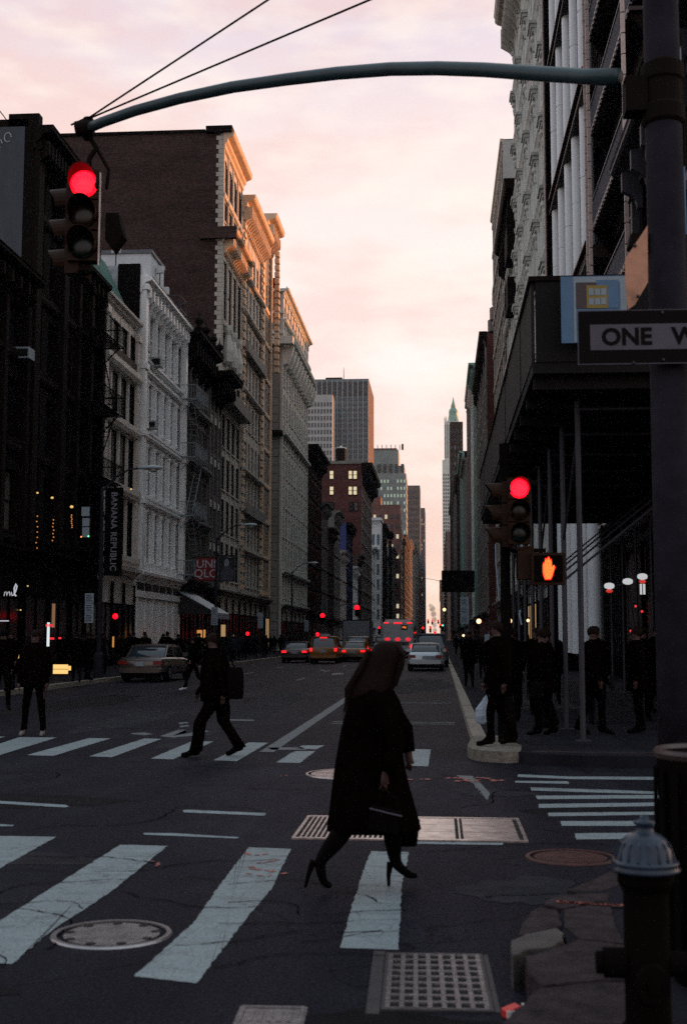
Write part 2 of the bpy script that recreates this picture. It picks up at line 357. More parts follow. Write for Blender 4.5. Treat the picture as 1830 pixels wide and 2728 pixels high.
def thing(name, label, cat, loc=(0, 0, 0), rz=0.0, group=None):
    o = bpy.data.objects.new(name, None); COL.objects.link(o); o.location = loc; o.rotation_euler = (0, 0, rz)
    o.empty_display_size = 0.3
    o['label'] = label; o['category'] = cat
    if group: o['group'] = group
    return o
def tag(o, label, cat, group=None):
    o['label'] = label; o['category'] = cat
    if group: o['group'] = group
    return o
def kids(o): return [c for c in COL.objects if c.parent == o]
def dup(root, loc, rz=None, label=None, group=None, scale=None, tree=None):
    r = root.copy(); COL.objects.link(r); r.location = loc
    if rz is not None: r.rotation_euler = (0, 0, rz)
    if scale is not None: r.scale = scale
    if label: r['label'] = label
    if group: r['group'] = group
    for ch in list(root.children):
        c = ch.copy(); COL.objects.link(c); c.parent = r
        for g in list(ch.children):
            d = g.copy(); COL.objects.link(d); d.parent = c
    return r
_mc = {}
def cached(key, fn):
    if key not in _mc: _mc[key] = fn()
    return _mc[key]
def text_mesh(txt, size, mt, depth=0.004, spacing=1.0, align='CENTER', bold=0.0, line=1.0):
    cu = bpy.data.curves.new('lettering', 'FONT'); cu.body = txt; cu.size = size; cu.extrude = depth; cu.align_x = align; cu.align_y = 'CENTER'
    cu.space_character = spacing; cu.offset = bold; cu.space_line = line; cu.resolution_u = 3
    o = bpy.data.objects.new('lettering', cu); COL.objects.link(o)
    dg = bpy.context.evaluated_depsgraph_get(); me = bpy.data.meshes.new_from_object(o.evaluated_get(dg)); me.name = 'lettering'
    me.materials.clear(); me.materials.append(mt)
    bpy.data.objects.remove(o); bpy.data.curves.remove(cu)
    return me
# ================================================================== ground
road = MB(); road.quad((-900, -200, 0), (900, -200, 0), (900, 3000, 0), (-900, 3000, 0))
road = road.build('road', asphalt, kind='structure')
LC, RC = -12.75, 0.52          # kerb lines
LX, RX = -18.0, 5.9            # building lines
def sidewalk(name, pts, kerb_pts):
    """raised pavement: polygon slab, 0.15 m high, with separate kerb stones along the given line"""
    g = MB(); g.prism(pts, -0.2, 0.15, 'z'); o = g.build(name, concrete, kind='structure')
    return o
def arc(cx, cy, r, a0, a1, n=8):
    return [(cx + r * math.cos(math.radians(a0 + (a1 - a0) * i / n)), cy + r * math.sin(math.radians(a0 + (a1 - a0) * i / n))) for i in range(n + 1)]
KW = 0.22
# far left block
R_ = 2.4
p = [(LC - KW, 131)] + [(LC - KW, 24.0)] + arc(LC - KW - R_, 22.4 + R_ - 2.4 + 0.0, R_, 0, -90)[0:] + [(-60, 20.0)] + [(-60, 131)]
left_walk = sidewalk('left_sidewalk', p, None)
left_walk2 = sidewalk('far_left_sidewalk', [(LC - KW, 141), (LC - KW, 1600), (-60, 1600), (-60, 141)], None)
# far right block, rounded corner
rc = arc(RC + 1.7, 18.75, 1.5, 180, 270)
p = [(RC + KW, 1700)] + [(RC + KW, 18.75)] + [(x + 0.0, y) for x, y in rc[1:]] + [(60, 17.3), (60, 1700)]
right_walk = sidewalk('right_sidewalk', p, None)
# near right corner, where the hydrant and mast pole stand
near = [(0.66, 4.0), (0.66, 7.3), (0.74, 7.75), (0.95, 8.4), (1.3, 9.0), (1.75, 9.45), (2.6, 9.9), (4.0, 10.15), (60, 10.6), (60, -60), (0.66, -60)]
near_walk = sidewalk('near_sidewalk', near, None)

def kerb_run(parent, pts, L, h=0.15, w=KW, side=1, mt=granite, name='kerb_stone', inset=0.008):
    """granite blocks laid one by one along a polyline; the block lies to the given side of the line"""
    for i in range(len(pts) - 1):
        a = Vector((*pts[i], 0)); b = Vector((*pts[i + 1], 0)); d = (b - a); ln = d.length; d.normalize()
        nrm = Vector((-d.y, d.x, 0)) * side
        k = max(1, round(ln / L)); s = ln / k
        me = cached(('kerb', round(s, 2), h, w, mt.name), lambda: MB().prism([(inset, 0.0), (s - inset, 0.0), (s - inset, w - 0.012), (s - inset - 0.01, w), (inset + 0.01, w), (inset, w - 0.012)], -0.2, h + 0.006, 'z').mesh('kerb_stone', mt))
        for j in range(k):
            o = link(name, me, parent, a + d * (s * j) + Vector((0, 0, rnd.uniform(-0.006, 0.006))), rot=(0, rnd.uniform(-.004, .004), math.atan2(d.y, d.x)))
            if side < 0: o.scale = (1, -1, 1)
kerb_run(right_walk, [(RC, 18.9), (RC, 60)], 1.5, side=-1)
kerb_run(right_walk, [(RC, 60), (RC, 220)], 4.0, side=-1)
kerb_run(left_walk, [(LC, 24), (LC, 131)], 2.4, side=1)
kerb_run(left_walk2, [(LC, 141), (LC, 300)], 5, side=1)
cpts = arc(RC + 1.7, 18.75, 1.72, 180, 270, 5)
dull_granite = mat('dull granite', (.15, .135, .11), .85, .45, 9, bump=.7, bscale=25)
# the pale worn corner block of the far corner
MB().prism([(0.50, 20.1), (0.44, 19.2), (0.40, 18.5), (0.46, 18.1), (0.60, 17.82), (0.78, 17.72), (0.95, 17.66), (1.12, 17.78), (1.15, 18.05), (1.2, 18.7), (1.12, 19.3), (1.0, 20.05)], -0.2, 0.158, 'z').build('kerb_stone', dull_granite, right_walk)
MB().prism([(0.50, 20.6), (0.49, 20.16), (1.0, 20.11), (1.05, 20.55)], -0.2, 0.156, 'z').build('kerb_stone', dull_granite, right_walk)
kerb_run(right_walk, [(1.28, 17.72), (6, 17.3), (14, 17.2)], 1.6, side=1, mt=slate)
# near corner: broken bluestone kerb pieces
def rough(pts, step=.05, j=.007):
    o = []
    for i in range(len(pts)):
        a, b = pts[i], pts[(i + 1) % len(pts)]; L = math.hypot(b[0] - a[0], b[1] - a[1]); k = max(1, int(L / step))
        for q in range(k): t = q / k; o.append((a[0] + (b[0] - a[0]) * t + rnd.uniform(-j, j), a[1] + (b[1] - a[1]) * t + rnd.uniform(-j, j)))
    return o
def stone(pts, z, parent, mt):
    pts = rough(pts)
    cx = sum(p[0] for p in pts) / len(pts); cy = sum(p[1] for p in pts) / len(pts)
    big = [(p[0] - cx, p[1] - cy) for p in pts]; sm = [(x * .985, y * .99) for x, y in big]
    g = MB(); g.loft([[(x, y, -0.2) for x, y in big], [(x, y, z - 0.007) for x, y in big], [(x, y, z) for x, y in sm]])
    return g.build('kerb_stone', mt, parent, (cx, cy, 0))
def gp(*q, z=0.15): return [G(x, y, z) for x, y in q]
worn_granite = mat('worn granite', (.055, .048, .044), .8, .35, 7, bump=.6, bscale=20)
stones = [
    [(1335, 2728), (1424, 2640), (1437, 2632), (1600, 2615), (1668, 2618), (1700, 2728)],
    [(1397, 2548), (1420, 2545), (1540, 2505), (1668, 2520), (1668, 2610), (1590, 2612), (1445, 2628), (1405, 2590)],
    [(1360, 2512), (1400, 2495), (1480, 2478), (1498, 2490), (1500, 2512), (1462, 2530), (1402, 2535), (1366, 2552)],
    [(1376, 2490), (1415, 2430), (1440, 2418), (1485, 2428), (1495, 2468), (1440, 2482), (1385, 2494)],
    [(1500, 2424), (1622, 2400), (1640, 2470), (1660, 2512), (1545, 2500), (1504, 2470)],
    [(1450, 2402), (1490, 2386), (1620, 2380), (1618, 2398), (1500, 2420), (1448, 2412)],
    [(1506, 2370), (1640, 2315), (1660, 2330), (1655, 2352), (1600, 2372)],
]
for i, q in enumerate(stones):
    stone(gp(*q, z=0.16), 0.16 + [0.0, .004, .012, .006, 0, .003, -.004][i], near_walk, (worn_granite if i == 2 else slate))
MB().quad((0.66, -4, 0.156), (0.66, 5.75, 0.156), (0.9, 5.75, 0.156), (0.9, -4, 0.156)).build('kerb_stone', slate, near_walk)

# paving flags (joint pattern as geometry) on both pavements
def flags(parent, x0, x1, y0, y1, sx, sy, z=0.154):
    nx = max(1, round((x1 - x0) / sx)); ny = max(1, round((y1 - y0) / sy)); sx = (x1 - x0) / nx; sy = (y1 - y0) / ny
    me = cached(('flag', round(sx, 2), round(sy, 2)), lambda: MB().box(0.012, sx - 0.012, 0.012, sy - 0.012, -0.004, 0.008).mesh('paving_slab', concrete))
    for i in range(nx):
        for j in range(ny): link('paving_slab', me, parent, (x0 + i * sx, y0 + j * sy, z + rnd.uniform(-.003, .003)))
flags(right_walk, 1.3, 5.8, 18.9, 50, 1.5, 1.55)
flags(left_walk, -17.9, -13.05, 24.2, 74, 1.6, 1.9)
flags(near_walk, 1.75, 4.0, 3.0, 9.0, 1.5, 1.5)

# ------------------------------------------------------------------ road markings (children of the road)
def mark(pts, mt=paint, z=0.004, name='crosswalk_stripe', poly=False, lab=None):
    """pts are surveyed picture points of the stripe; edges subdivided and slightly frayed"""
    P = pts if poly else [G(*q) for q in pts]
    cx = sum(p[0] for p in P) / len(P); cy = sum(p[1] for p in P) / len(P)
    o = []
    for i in range(len(P)):
        a, b = P[i], P[(i + 1) % len(P)]; L = math.hypot(b[0] - a[0], b[1] - a[1]); k = max(1, min(40, int(L / 0.05)))
        for j in range(k):
            t = j / k; w = 0.006 if j else 0.004
            o.append((a[0] + (b[0] - a[0]) * t - cx + rnd.uniform(-w, w), a[1] + (b[1] - a[1]) * t - cy + rnd.uniform(-w, w), 0))
    g = MB(); b0 = 0; g.v = [(0, 0, 0)] + o; g.f = [(0, i + 1, (i + 1) % len(o) + 1) for i in range(len(o))]
    ob = g.build(name, mt, road, (cx, cy, z))
    if lab: ob['label'] = lab
    return ob
K = 1830 / 1568
def D(*q): return [(x * K, y * K) for x, y in q]
# near crosswalk
mark(D((-190, 1984), (-70, 1908), (130, 1911), (0, 1983), (-60, 2010)))
mark(D((-140, 2192), (275, 1929), (383, 1932), (255, 2036), (120, 2125), (28, 2202)))
mark(D((306, 2230), (440, 2110), (510, 2010), (569, 1935), (664, 1939), (620, 2030), (560, 2100), (500, 2180), (450, 2246)))
mark(D((777, 2165), (800, 2080), (826, 2000), (846, 1944), (934, 1946), (917, 2020), (909, 2170)))
mark(D((-330, 1978), (-210, 1905), (-110, 1907), (-250, 1978)))
# far crosswalk
for q in [((-95, 1730), (45, 1683), (131, 1684), (-20, 1730)), ((-260, 1722), (-60, 1680), (14, 1682), (-160, 1722)), ((62, 1724), (205, 1685), (253, 1686), (122, 1726)),
          ((203, 1727), (330, 1686), (369, 1687), (256, 1729)), ((344, 1732), (440, 1692), (488, 1693), (395, 1734)), ((487, 1736), (568, 1695), (612, 1696), (541, 1738)),
          ((631, 1741), (663, 1720), (677, 1715), (720, 1715), (685, 1742)), ((678, 1709), (690, 1702), (741, 1702), (722, 1711)),
          ((770, 1745), (800, 1706), (850, 1707), (826, 1746)), ((925, 1748), (935, 1710), (983, 1711), (977, 1750))]:
    mark(D(*q))
# side street crosswalk at the right
for q in [((1182, 1768), (1181, 1774), (1300, 1779), (1500, 1781), (1500, 1774), (1300, 1773)), ((1175, 1783), (1176, 1787), (1298, 1790), (1296, 1784)),
          ((1210, 1798), (1212, 1805), (1400, 1811), (1500, 1813), (1500, 1808), (1380, 1803)), ((1221, 1817), (1226, 1825), (1540, 1823), (1540, 1815)),
          ((1228, 1836), (1230, 1845), (1540, 1840), (1540, 1832)), ((1250, 1856), (1252, 1864), (1560, 1860), (1560, 1853)),
          ((1278, 1875), (1281, 1886), (1620, 1886), (1620, 1875)), ((1310, 1903), (1315, 1917), (1640, 1914), (1640, 1900))]:
    mark(D(*q))
for q in [((0, 1829), (150, 1838), (158, 1841), (150, 1844), (0, 1835)), ((418, 1850), (430, 1849), (606, 1857), (605, 1863), (420, 1855)),
          ((328, 1902), (400, 1903), (547, 1912), (540, 1915), (330, 1906)), ((0, 1882), (33, 1884), (30, 1887), (0, 1887)), ((950, 1922), (1148, 1925), (1145, 1930), (950, 1927)),
          ((-300, 1815), (-100, 1824), (-100, 1830), (-300, 1820))]:
    mark(D(*q), paint_worn, name='stop_line')
# lane line of the bus lane, parking box lines and further lane dashes
P = [G(x * K, y * K) for x, y in ((651, 1689), (720, 1641), (790, 1596))]
mark([(-2.74, 19.0), (-2.52, 19.0), (-2.52, 70), (-2.74, 70)], paint_faint, poly=True, name='lane_line')
mark([(-2.74, 74), (-2.54, 74), (-2.54, 220), (-2.74, 220)], paint_faint, poly=True, name='lane_line')
for y in (33.3, 25.8, 25.3): mark([(-2.2, y), (0.3, y), (0.3, y + .10), (-2.2, y + .10)], paint_worn, poly=True, name='parking_line')
for x, y0 in ((-5.8, 62), (-5.8, 74), (-9.2, 70), (-9.2, 58), (-5.8, 50)): mark([(x, y0), (x + .13, y0), (x + .13, y0 + 3), (x, y0 + 3)], paint_faint, poly=True, name='lane_line')
# worn bus lane lettering beyond the far crosswalk
for q in [((365, 1681), (408, 1666), (425, 1666), (395, 1680), (440, 1672), (470, 1667), (478, 1670), (440, 1680), (395, 1684)), ((516, 1642), (580, 1643), (580, 1646), (516, 1645)),
          ((408, 1650), (428, 1648), (431, 1651), (410, 1654)), ((410, 1657), (430, 1655), (433, 1658), (412, 1661)), ((300, 1674), (330, 1672), (350, 1676), (330, 1679), (300, 1676)),
          ((456, 1647), (470, 1646), (468, 1650), (455, 1651)), ((512, 1652), (526, 1650), (528, 1656), (512, 1657)), ((610, 1707), (690, 1706), (700, 1712), (620, 1712)),
          ((756, 1538), (775, 1536), (785, 1537), (784, 1539), (760, 1541)), ((730, 1529), (742, 1529), (742, 1531), (731, 1531))]:
    mark(D(*q), paint_faint, name='road_lettering')
# red utility marks
def stroke(pts, w, z=0.008):
    P = [Vector((*G(x * K, y * K), 0)) for x, y in pts]; c = P[0].copy(); g = MB()
    for i in range(len(P) - 1):
        a, b = P[i], P[i + 1]; d = (b - a).normalized(); nn = Vector((-d.y, d.x, 0)); m = max(3, int((b - a).length / .06))
        for j in range(m):
            if rnd.random() < .22: continue
            p0 = a + (b - a) * (j / m) - c; p1 = a + (b - a) * ((j + rnd.uniform(.6, 1.0)) / m) - c; w0 = w * rnd.uniform(.35, 1); w1 = w * rnd.uniform(.35, 1); o = nn * rnd.uniform(-w, w) * .5
            g.quad(p0 - nn * w0 / 2 + o, p1 - nn * w1 / 2 + o, p1 + nn * w1 / 2 + o, p0 + nn * w0 / 2 + o)
    return g.build('utility_mark', red_paint, road, (c.x, c.y, z), kind='stuff')
stroke(((555, 1948), (575, 1958), (612, 1950)), .05); stroke(((545, 1976), (590, 1986), (655, 1998)), .06); stroke(((585, 1972), (625, 1968), (645, 1964)), .05); stroke(((560, 1996), (600, 2002), (625, 2000)), .04)
stroke(((342, 1968), (365, 1972), (352, 1980)), .04); stroke(((745, 1777), (800, 1780), (840, 1784)), .14); stroke(((900, 1779), (980, 1781)), .12); stroke(((1020, 1777), (1075, 1780), (1147, 1784)), .16); stroke(((1040, 1783), (1100, 1786)), .12); stroke(((1080, 1774), (1120, 1778)), .12); stroke(((640, 1772), (656, 1772)), .1)
g = MB()
for i in range(26):
    t = i / 25; x, y = G((1270 + 135 * t) * K, (2057 + 8 * t) * K, .17); w = rnd.uniform(.008, .022); g.box(x, x + rnd.uniform(.02, .06), y - w, y + w, 0, .002)
g.build('utility_mark', red_paint, near_walk, (0, 0, .167), kind='stuff')
crack_m = mat('open crack', (0.002, 0.002, 0.002), 0.95, 0, spec=0.0)
def crack(x, y, a, L, w=.012, z=0.0085, par=None):
    g = MB(); p = Vector((0, 0, 0)); n = int(L / .07)
    for i in range(n):
        a += rnd.uniform(-.45, .45); a *= .995; d = Vector((math.cos(a), math.sin(a), 0)); q = p + d * .07; nn = Vector((-d.y, d.x, 0)); ww = w * rnd.uniform(.3, 1)
        g.quad(p - nn * ww / 2, q - nn * ww / 3, q + nn * ww / 3, p + nn * ww / 2); p = q
    return g.build('crack', crack_m, par or road, (x, y, z), kind='stuff')
for q in ((-2.6, 9.3, .1, 1.6), (-2.2, 8.6, -.1, 1.2), (-2.9, 8.0, .05, 1.5), (-1.5, 8.9, .2, .9), (-1.4, 8.3, .1, .8), (-1.35, 7.7, -.2, .9), (-1.5, 7.15, .1, .9), (-.75, 8.7, .1, .6), (-.8, 8.0, .2, .7), (-.75, 7.5, .0, .6), (-.8, 7.3, .1, .6),
          (-3.3, 9.9, .0, 1.2), (-3.4, 7.1, .15, 2.6), (-1.2, 6.7, .3, 1.5), (-2.8, 6.3, -.05, 3.2), (.3, 8.6, 1.2, 1.6), (-.5, 10.2, .4, 2.2), (-3.5, 11.5, .1, 3.0), (-5, 15, .05, 5), (-2.2, 14.4, .1, 2.4), (.2, 13, 1.3, 3), (-7, 24, .2, 4), (-1.8, 28, 1.4, 8), (-5.2, 33, 1.5, 10)):
    crack(*q, w=.011 + .0008 * q[1])
# pale repair streak beside the cover
mark(D((1040, 1770), (1078, 1772), (1098, 1790), (1118, 1812), (1112, 1828), (1095, 1810), (1080, 1790)), paint_faint, name='concrete_patch')
# ragged asphalt repairs
patch = mat('darker asphalt patch', (0.006, 0.006, 0.008), 0.85, 0.5, 4, bump=.5, bscale=60, spec=.1)
light_patch = mat('dusty asphalt patch', (0.020, 0.020, 0.025), 0.8, 0.5, 2.5, bump=.5, bscale=60, spec=.1)
def blob(cx, cy, rx, ry, m_, z, name='asphalt_patch'):
    g = MB(); n = 56; f = [rnd.uniform(0, 6.28) for _ in range(4)]
    P = []
    for i in range(n):
        a = 2 * PI * i / n; q = 1 + .18 * math.sin(2 * a + f[0]) + .12 * math.sin(3 * a + f[1]) + .07 * math.sin(7 * a + f[2]) + .04 * math.sin(13 * a + f[3]) + rnd.uniform(-.02, .02)
        P.append((rx * q * math.cos(a), ry * q * math.sin(a), 0))
    g.v = [(0, 0, 0)] + P; g.f = [(0, i + 1, (i + 1) % n + 1) for i in range(n)]
    return g.build(name, m_, road, (cx, cy, z))
for k, (x, y, a, b, m_) in enumerate(((-4.5, 13.2, 1.3, .5, patch), (-9.5, 32, 1.0, 5, patch), (-.7, 46, .9, 8, light_patch), (-.2, 5.4, .6, .6, patch), (-3.3, 9.8, .7, .25, light_patch), (1.6, 12.9, .7, .35, patch), (-6.5, 26, .5, 4, light_patch),
        (-4.4, 30, .6, 9, light_patch), (-1.3, 27, .4, 3, patch), (.6, 14.3, .5, .25, light_patch), (-2.6, 6.2, .5, .2, patch), (.55, 8.9, .35, .5, light_patch))): blob(x, y, a, b, m_, .0015 + k * .00012)

# ------------------------------------------------------------------ covers and gratings
cast = mat('cast iron cover', (0.17, 0.16, 0.165), 0.36, 0.35, 9, metal=0.6, bump=.4, bscale=40)
cast_pale = mat('worn steel plate', (0.50, 0.43, 0.405), 0.30, 0.5, 7, metal=0.75)
grate_frame = mat('dark grate frame', (0.03, 0.027, 0.03), 0.6, 0.4, 9)
cast_red = mat('red sprayed iron', (0.07, 0.026, 0.022), 0.6, 0.5, 6, metal=0.2)
pit = mat('dark pit', (0.004, 0.004, 0.004), 0.9, 0)
cast_rim = mat('polished iron rim', (.34, .33, .34), .3, .2, 6, metal=.8)
def manhole(c, r, label, mt=cast, holes=0, studs=False):
    t = thing('manhole_cover', label, 'manhole cover', (c[0], c[1], 0))
    MB().lathe([(r - 0.035, 0.003), (r - .035, 0.014), (r - .008, 0.014), (r, .004), (r, -0.02)], n=48, cap=False).build('rim', cast_rim if mt is cast else mt, t)
    MB().lathe([(0.0001, 0.009), (r - 0.075, 0.009), (r - 0.075, -0.02)], n=48, cap=False).build('plate', mt, t)
    if holes:
        g = MB(); 
        for i in range(holes):
            a = 2 * PI * i / holes + 0.3; g.lathe([(0.0001, 0.0115), (0.03, 0.0115), (0.03, 0.008)], (math.cos(a) * r * .72, math.sin(a) * r * .72), 10, False)
        g.build('vent_hole', pit, t)
    if studs:
        g = MB()
        for i in range(-14, 15):
            for j in range(-14, 15):
                x, y = i * r / 15.5, j * r / 15.5
                if x * x + y * y < (r - .1) ** 2 and (i + j) % 2: g.box(x - .014, x + .014, y - .014, y + .014, .008, .014)
        g.build('tread_stud', mt, t)
    return t
manhole((-1.93, 7.38), 0.355, 'round iron manhole cover with vent holes lying between two near crosswalk stripes', cast, 9)
manhole((-1.1 - .0, 16.05), 0.62, 'wide pale manhole cover with red paint beside it, past the steel vault grating', cast_pale, 0, True)
o_ = G(1298 * K, 1970 * K); manhole((1.03, 10.2), 0.36, 'round cover sprayed red near the broken corner kerb', cast_red, 0, True)

t = thing('vault_grating', 'long pale steel street grating with bar half at left and plate doors at right', 'grating', (-0.27, 11.6, 0))
x0, x1, y0, y1 = -1.02, 1.02, -0.66, 0.66
MB().box(x0, x1, y0, y1, -0.05, 0.001).build('pit', pit, t)
g = MB(); g.box(x0, x1, y0 - .03, y0 + .03, 0, .014).box(x0, x1, y1 - .03, y1 + .03, 0, .014).box(x0 - .0, x0 + .03, y0 + .03, y1 - .03, 0, .014).box(x1 - .03, x1, y0 + .03, y1 - .03, 0, .014).build('frame', cast_pale, t)
bar = MB().box(-.009, .009, y0 + .03, y1 - .03, 0.002, .012).mesh('grate_bar', cast_pale)
for i in range(19): link('grate_bar', bar, t, (x0 + .07 + i * .045, 0, 0))
for k, (a, b) in enumerate(((-0.14, 0.40), (0.47, 0.95))):
    for j in range(3):
        yy = y0 + .05 + j * .41
        MB().box(a, b, yy, yy + .395, .002, .011).build('cover_plate', cast_pale, t)
MB().box(.43, .445, y0 + .03, y1 - .03, .002, .013).build('grate_bar', cast_pale, t)

t = thing('drain_grate', 'square iron storm drain grate with rounded openings in the near roadway', 'grating', (-0.03, 6.55, 0), 0.02)
hx, hy = .235, .50
MB().box(-hx, hx, -hy, hy, -.05, .001).build('pit', pit, t)
g = MB(); g.box(-hx - .03, hx + .03, -hy - .03, -hy + .0, 0, .012).box(-hx - .03, hx + .03, hy, hy + .03, 0, .012).box(-hx - .03, -hx, -hy, hy, 0, .012).box(hx, hx + .03, -hy, hy, 0, .012).box(-hx - .10, -hx - .035, -hy - .08, hy + .08, 0, .006).box(hx + .035, hx + .06, -hy - .03, hy + .03, 0, .006); g.build('frame', grate_frame, t)
bar = MB().box(-.012, .012, -hy, hy, .002, .014).mesh('grate_bar', cast)
for i in range(8): link('grate_bar', bar, t, (-hx + i * 2 * hx / 7, 0, 0))
bar = MB().box(-hx, hx, -.014, .014, .001, .011).mesh('cross_bar', cast)
for i in range(10): link('cross_bar', bar, t, (0, -hy + i * 2 * hy / 9, 0))
t = thing('utility_cover', 'small rectangular ribbed utility cover at the bottom edge of the road', 'manhole cover', (*G(721, 2712), 0), 0.03)
MB().box(-.16, .16, -.16, .16, -.02, .006).build('plate', cast, t)
g = MB(); g.box(-.15, .15, -.15, -.13, .006, .012).box(-.15, .15, .13, .15, .006, .012).box(-.15, -.13, -.13, .13, .006, .012).box(.13, .15, -.13, .13, .006, .012)
for i in range(5): g.box(-.1 + i * .045, -.08 + i * .045, -.08, .08, .006, .011)
g.build('rib', cast, t)
t = thing('sidewalk_grating', 'ribbed steel grating in the pavement inside the right kerb', 'grating', (2.25, 31.5, 0.16))
bar = MB().box(-.9, .9, -.012, .012, 0, .03).mesh('grate_bar', galv)
for i in range(40): link('grate_bar', bar, t, (0, -3.4 + i * .175, 0))
# crumpled litter at the bottom edge
c = G(1368, 2712)
t = thing('crushed_carton', 'crushed red and white carton lying in the gutter by the kerb', 'litter', (c[0], c[1], 0.004), 0.4)
g = MB(); g.prism([(-.045, 0), (.04, 0.0), (.05, .03), (.02, .055), (-.02, .045), (-.05, .035)], -.03, .03, 'y'); g.build('carton', mat('red card', (.6, .04, .03), .5, .2, 30), t)
MB().box(-.05, -.01, -.036, -.031, .008, .04).build('label_patch', mat('white card', (.7, .68, .66), .5, .1, 30), t)
MB().box(.055, .062, -.04, .03, .0, .05).build('flap', mat('white card', (.7, .68, .66)), t)
# ================================================================== facades
def window_frame_mesh(w, h, mt, arch, ncol, nrow):
    def f():
        g = MB(); t = 0.07; d0, d1 = -0.06, 0.06
        g.box(d0, d1, 0, t, 0, h).box(d0, d1, w - t, w, 0, h).box(d0, d1, t, w - t, 0, t).box(d0, d1, t, w - t, h - t, h)
        for i in range(1, ncol): x = w * i / ncol; g.box(d0, d1 + .02, x - t / 2, x + t / 2, t, h - t)
        for j in range(1, nrow): z = h * j / nrow; g.box(d0 + .01, d1 - .02, t, w - t, z - t / 2, z + t / 2)
        return g.mesh('window', mt)
    return cached(('wf', round(w, 2), round(h, 2), mt.name, ncol, nrow), f)
def pane_mesh(w, h, mt):
    return cached(('pane', round(w, 2), round(h, 2), mt.name), lambda: MB().box(-0.02, -0.005, .06, w - .06, .06, h - .06).mesh('pane', mt))
PROFILE = {
    'big':   [(0, 0), (.15, .05), (.15, .30), (.35, .42), (.40, .60), (.85, .72), (.95, .80), (.95, .92), (1.0, 1.0), (0, 1.0)],
    'plain': [(0, 0), (.4, .25), (.45, .5), (.95, .7), (1.0, 1.0), (0, 1.0)],
    'band':  [(0, 0), (.7, .1), (1.0, .5), (1.0, 1.0), (0, 1.0)],
}
def cornice(parent, L, z, proj, h, mt, prof='big', brackets=0, end=0.0, bmt=None, bh=None, name='cornice', y0=0.0, bw=.22):
    g = MB(); y1 = L
    P = [(p * proj, q * h) for p, q in PROFILE[prof]]
    g.prism([(x, z + q) for x, q in P], y0 - end, y1 + end, 'y'); o = g.build(name, mt, parent)
    if brackets:
        bh = bh or h * .8; bp = proj * .72
        me = cached(('br', round(bp, 2), round(bh, 2), (bmt or mt).name, bw), lambda: MB().prism([(0, -bh), (bp * .25, -bh * .92), (bp * .35, -bh * .6), (bp * .55, -bh * .45), (bp, -bh * .25), (bp, h * .4), (0.0, h * .4)], -bw / 2, bw / 2, 'y').mesh('bracket', bmt or mt))
        for i in range(brackets): link('bracket', me, parent, (0.01, y0 + (y1 - y0) * (i + .5) / brackets, z + .02))
    return o
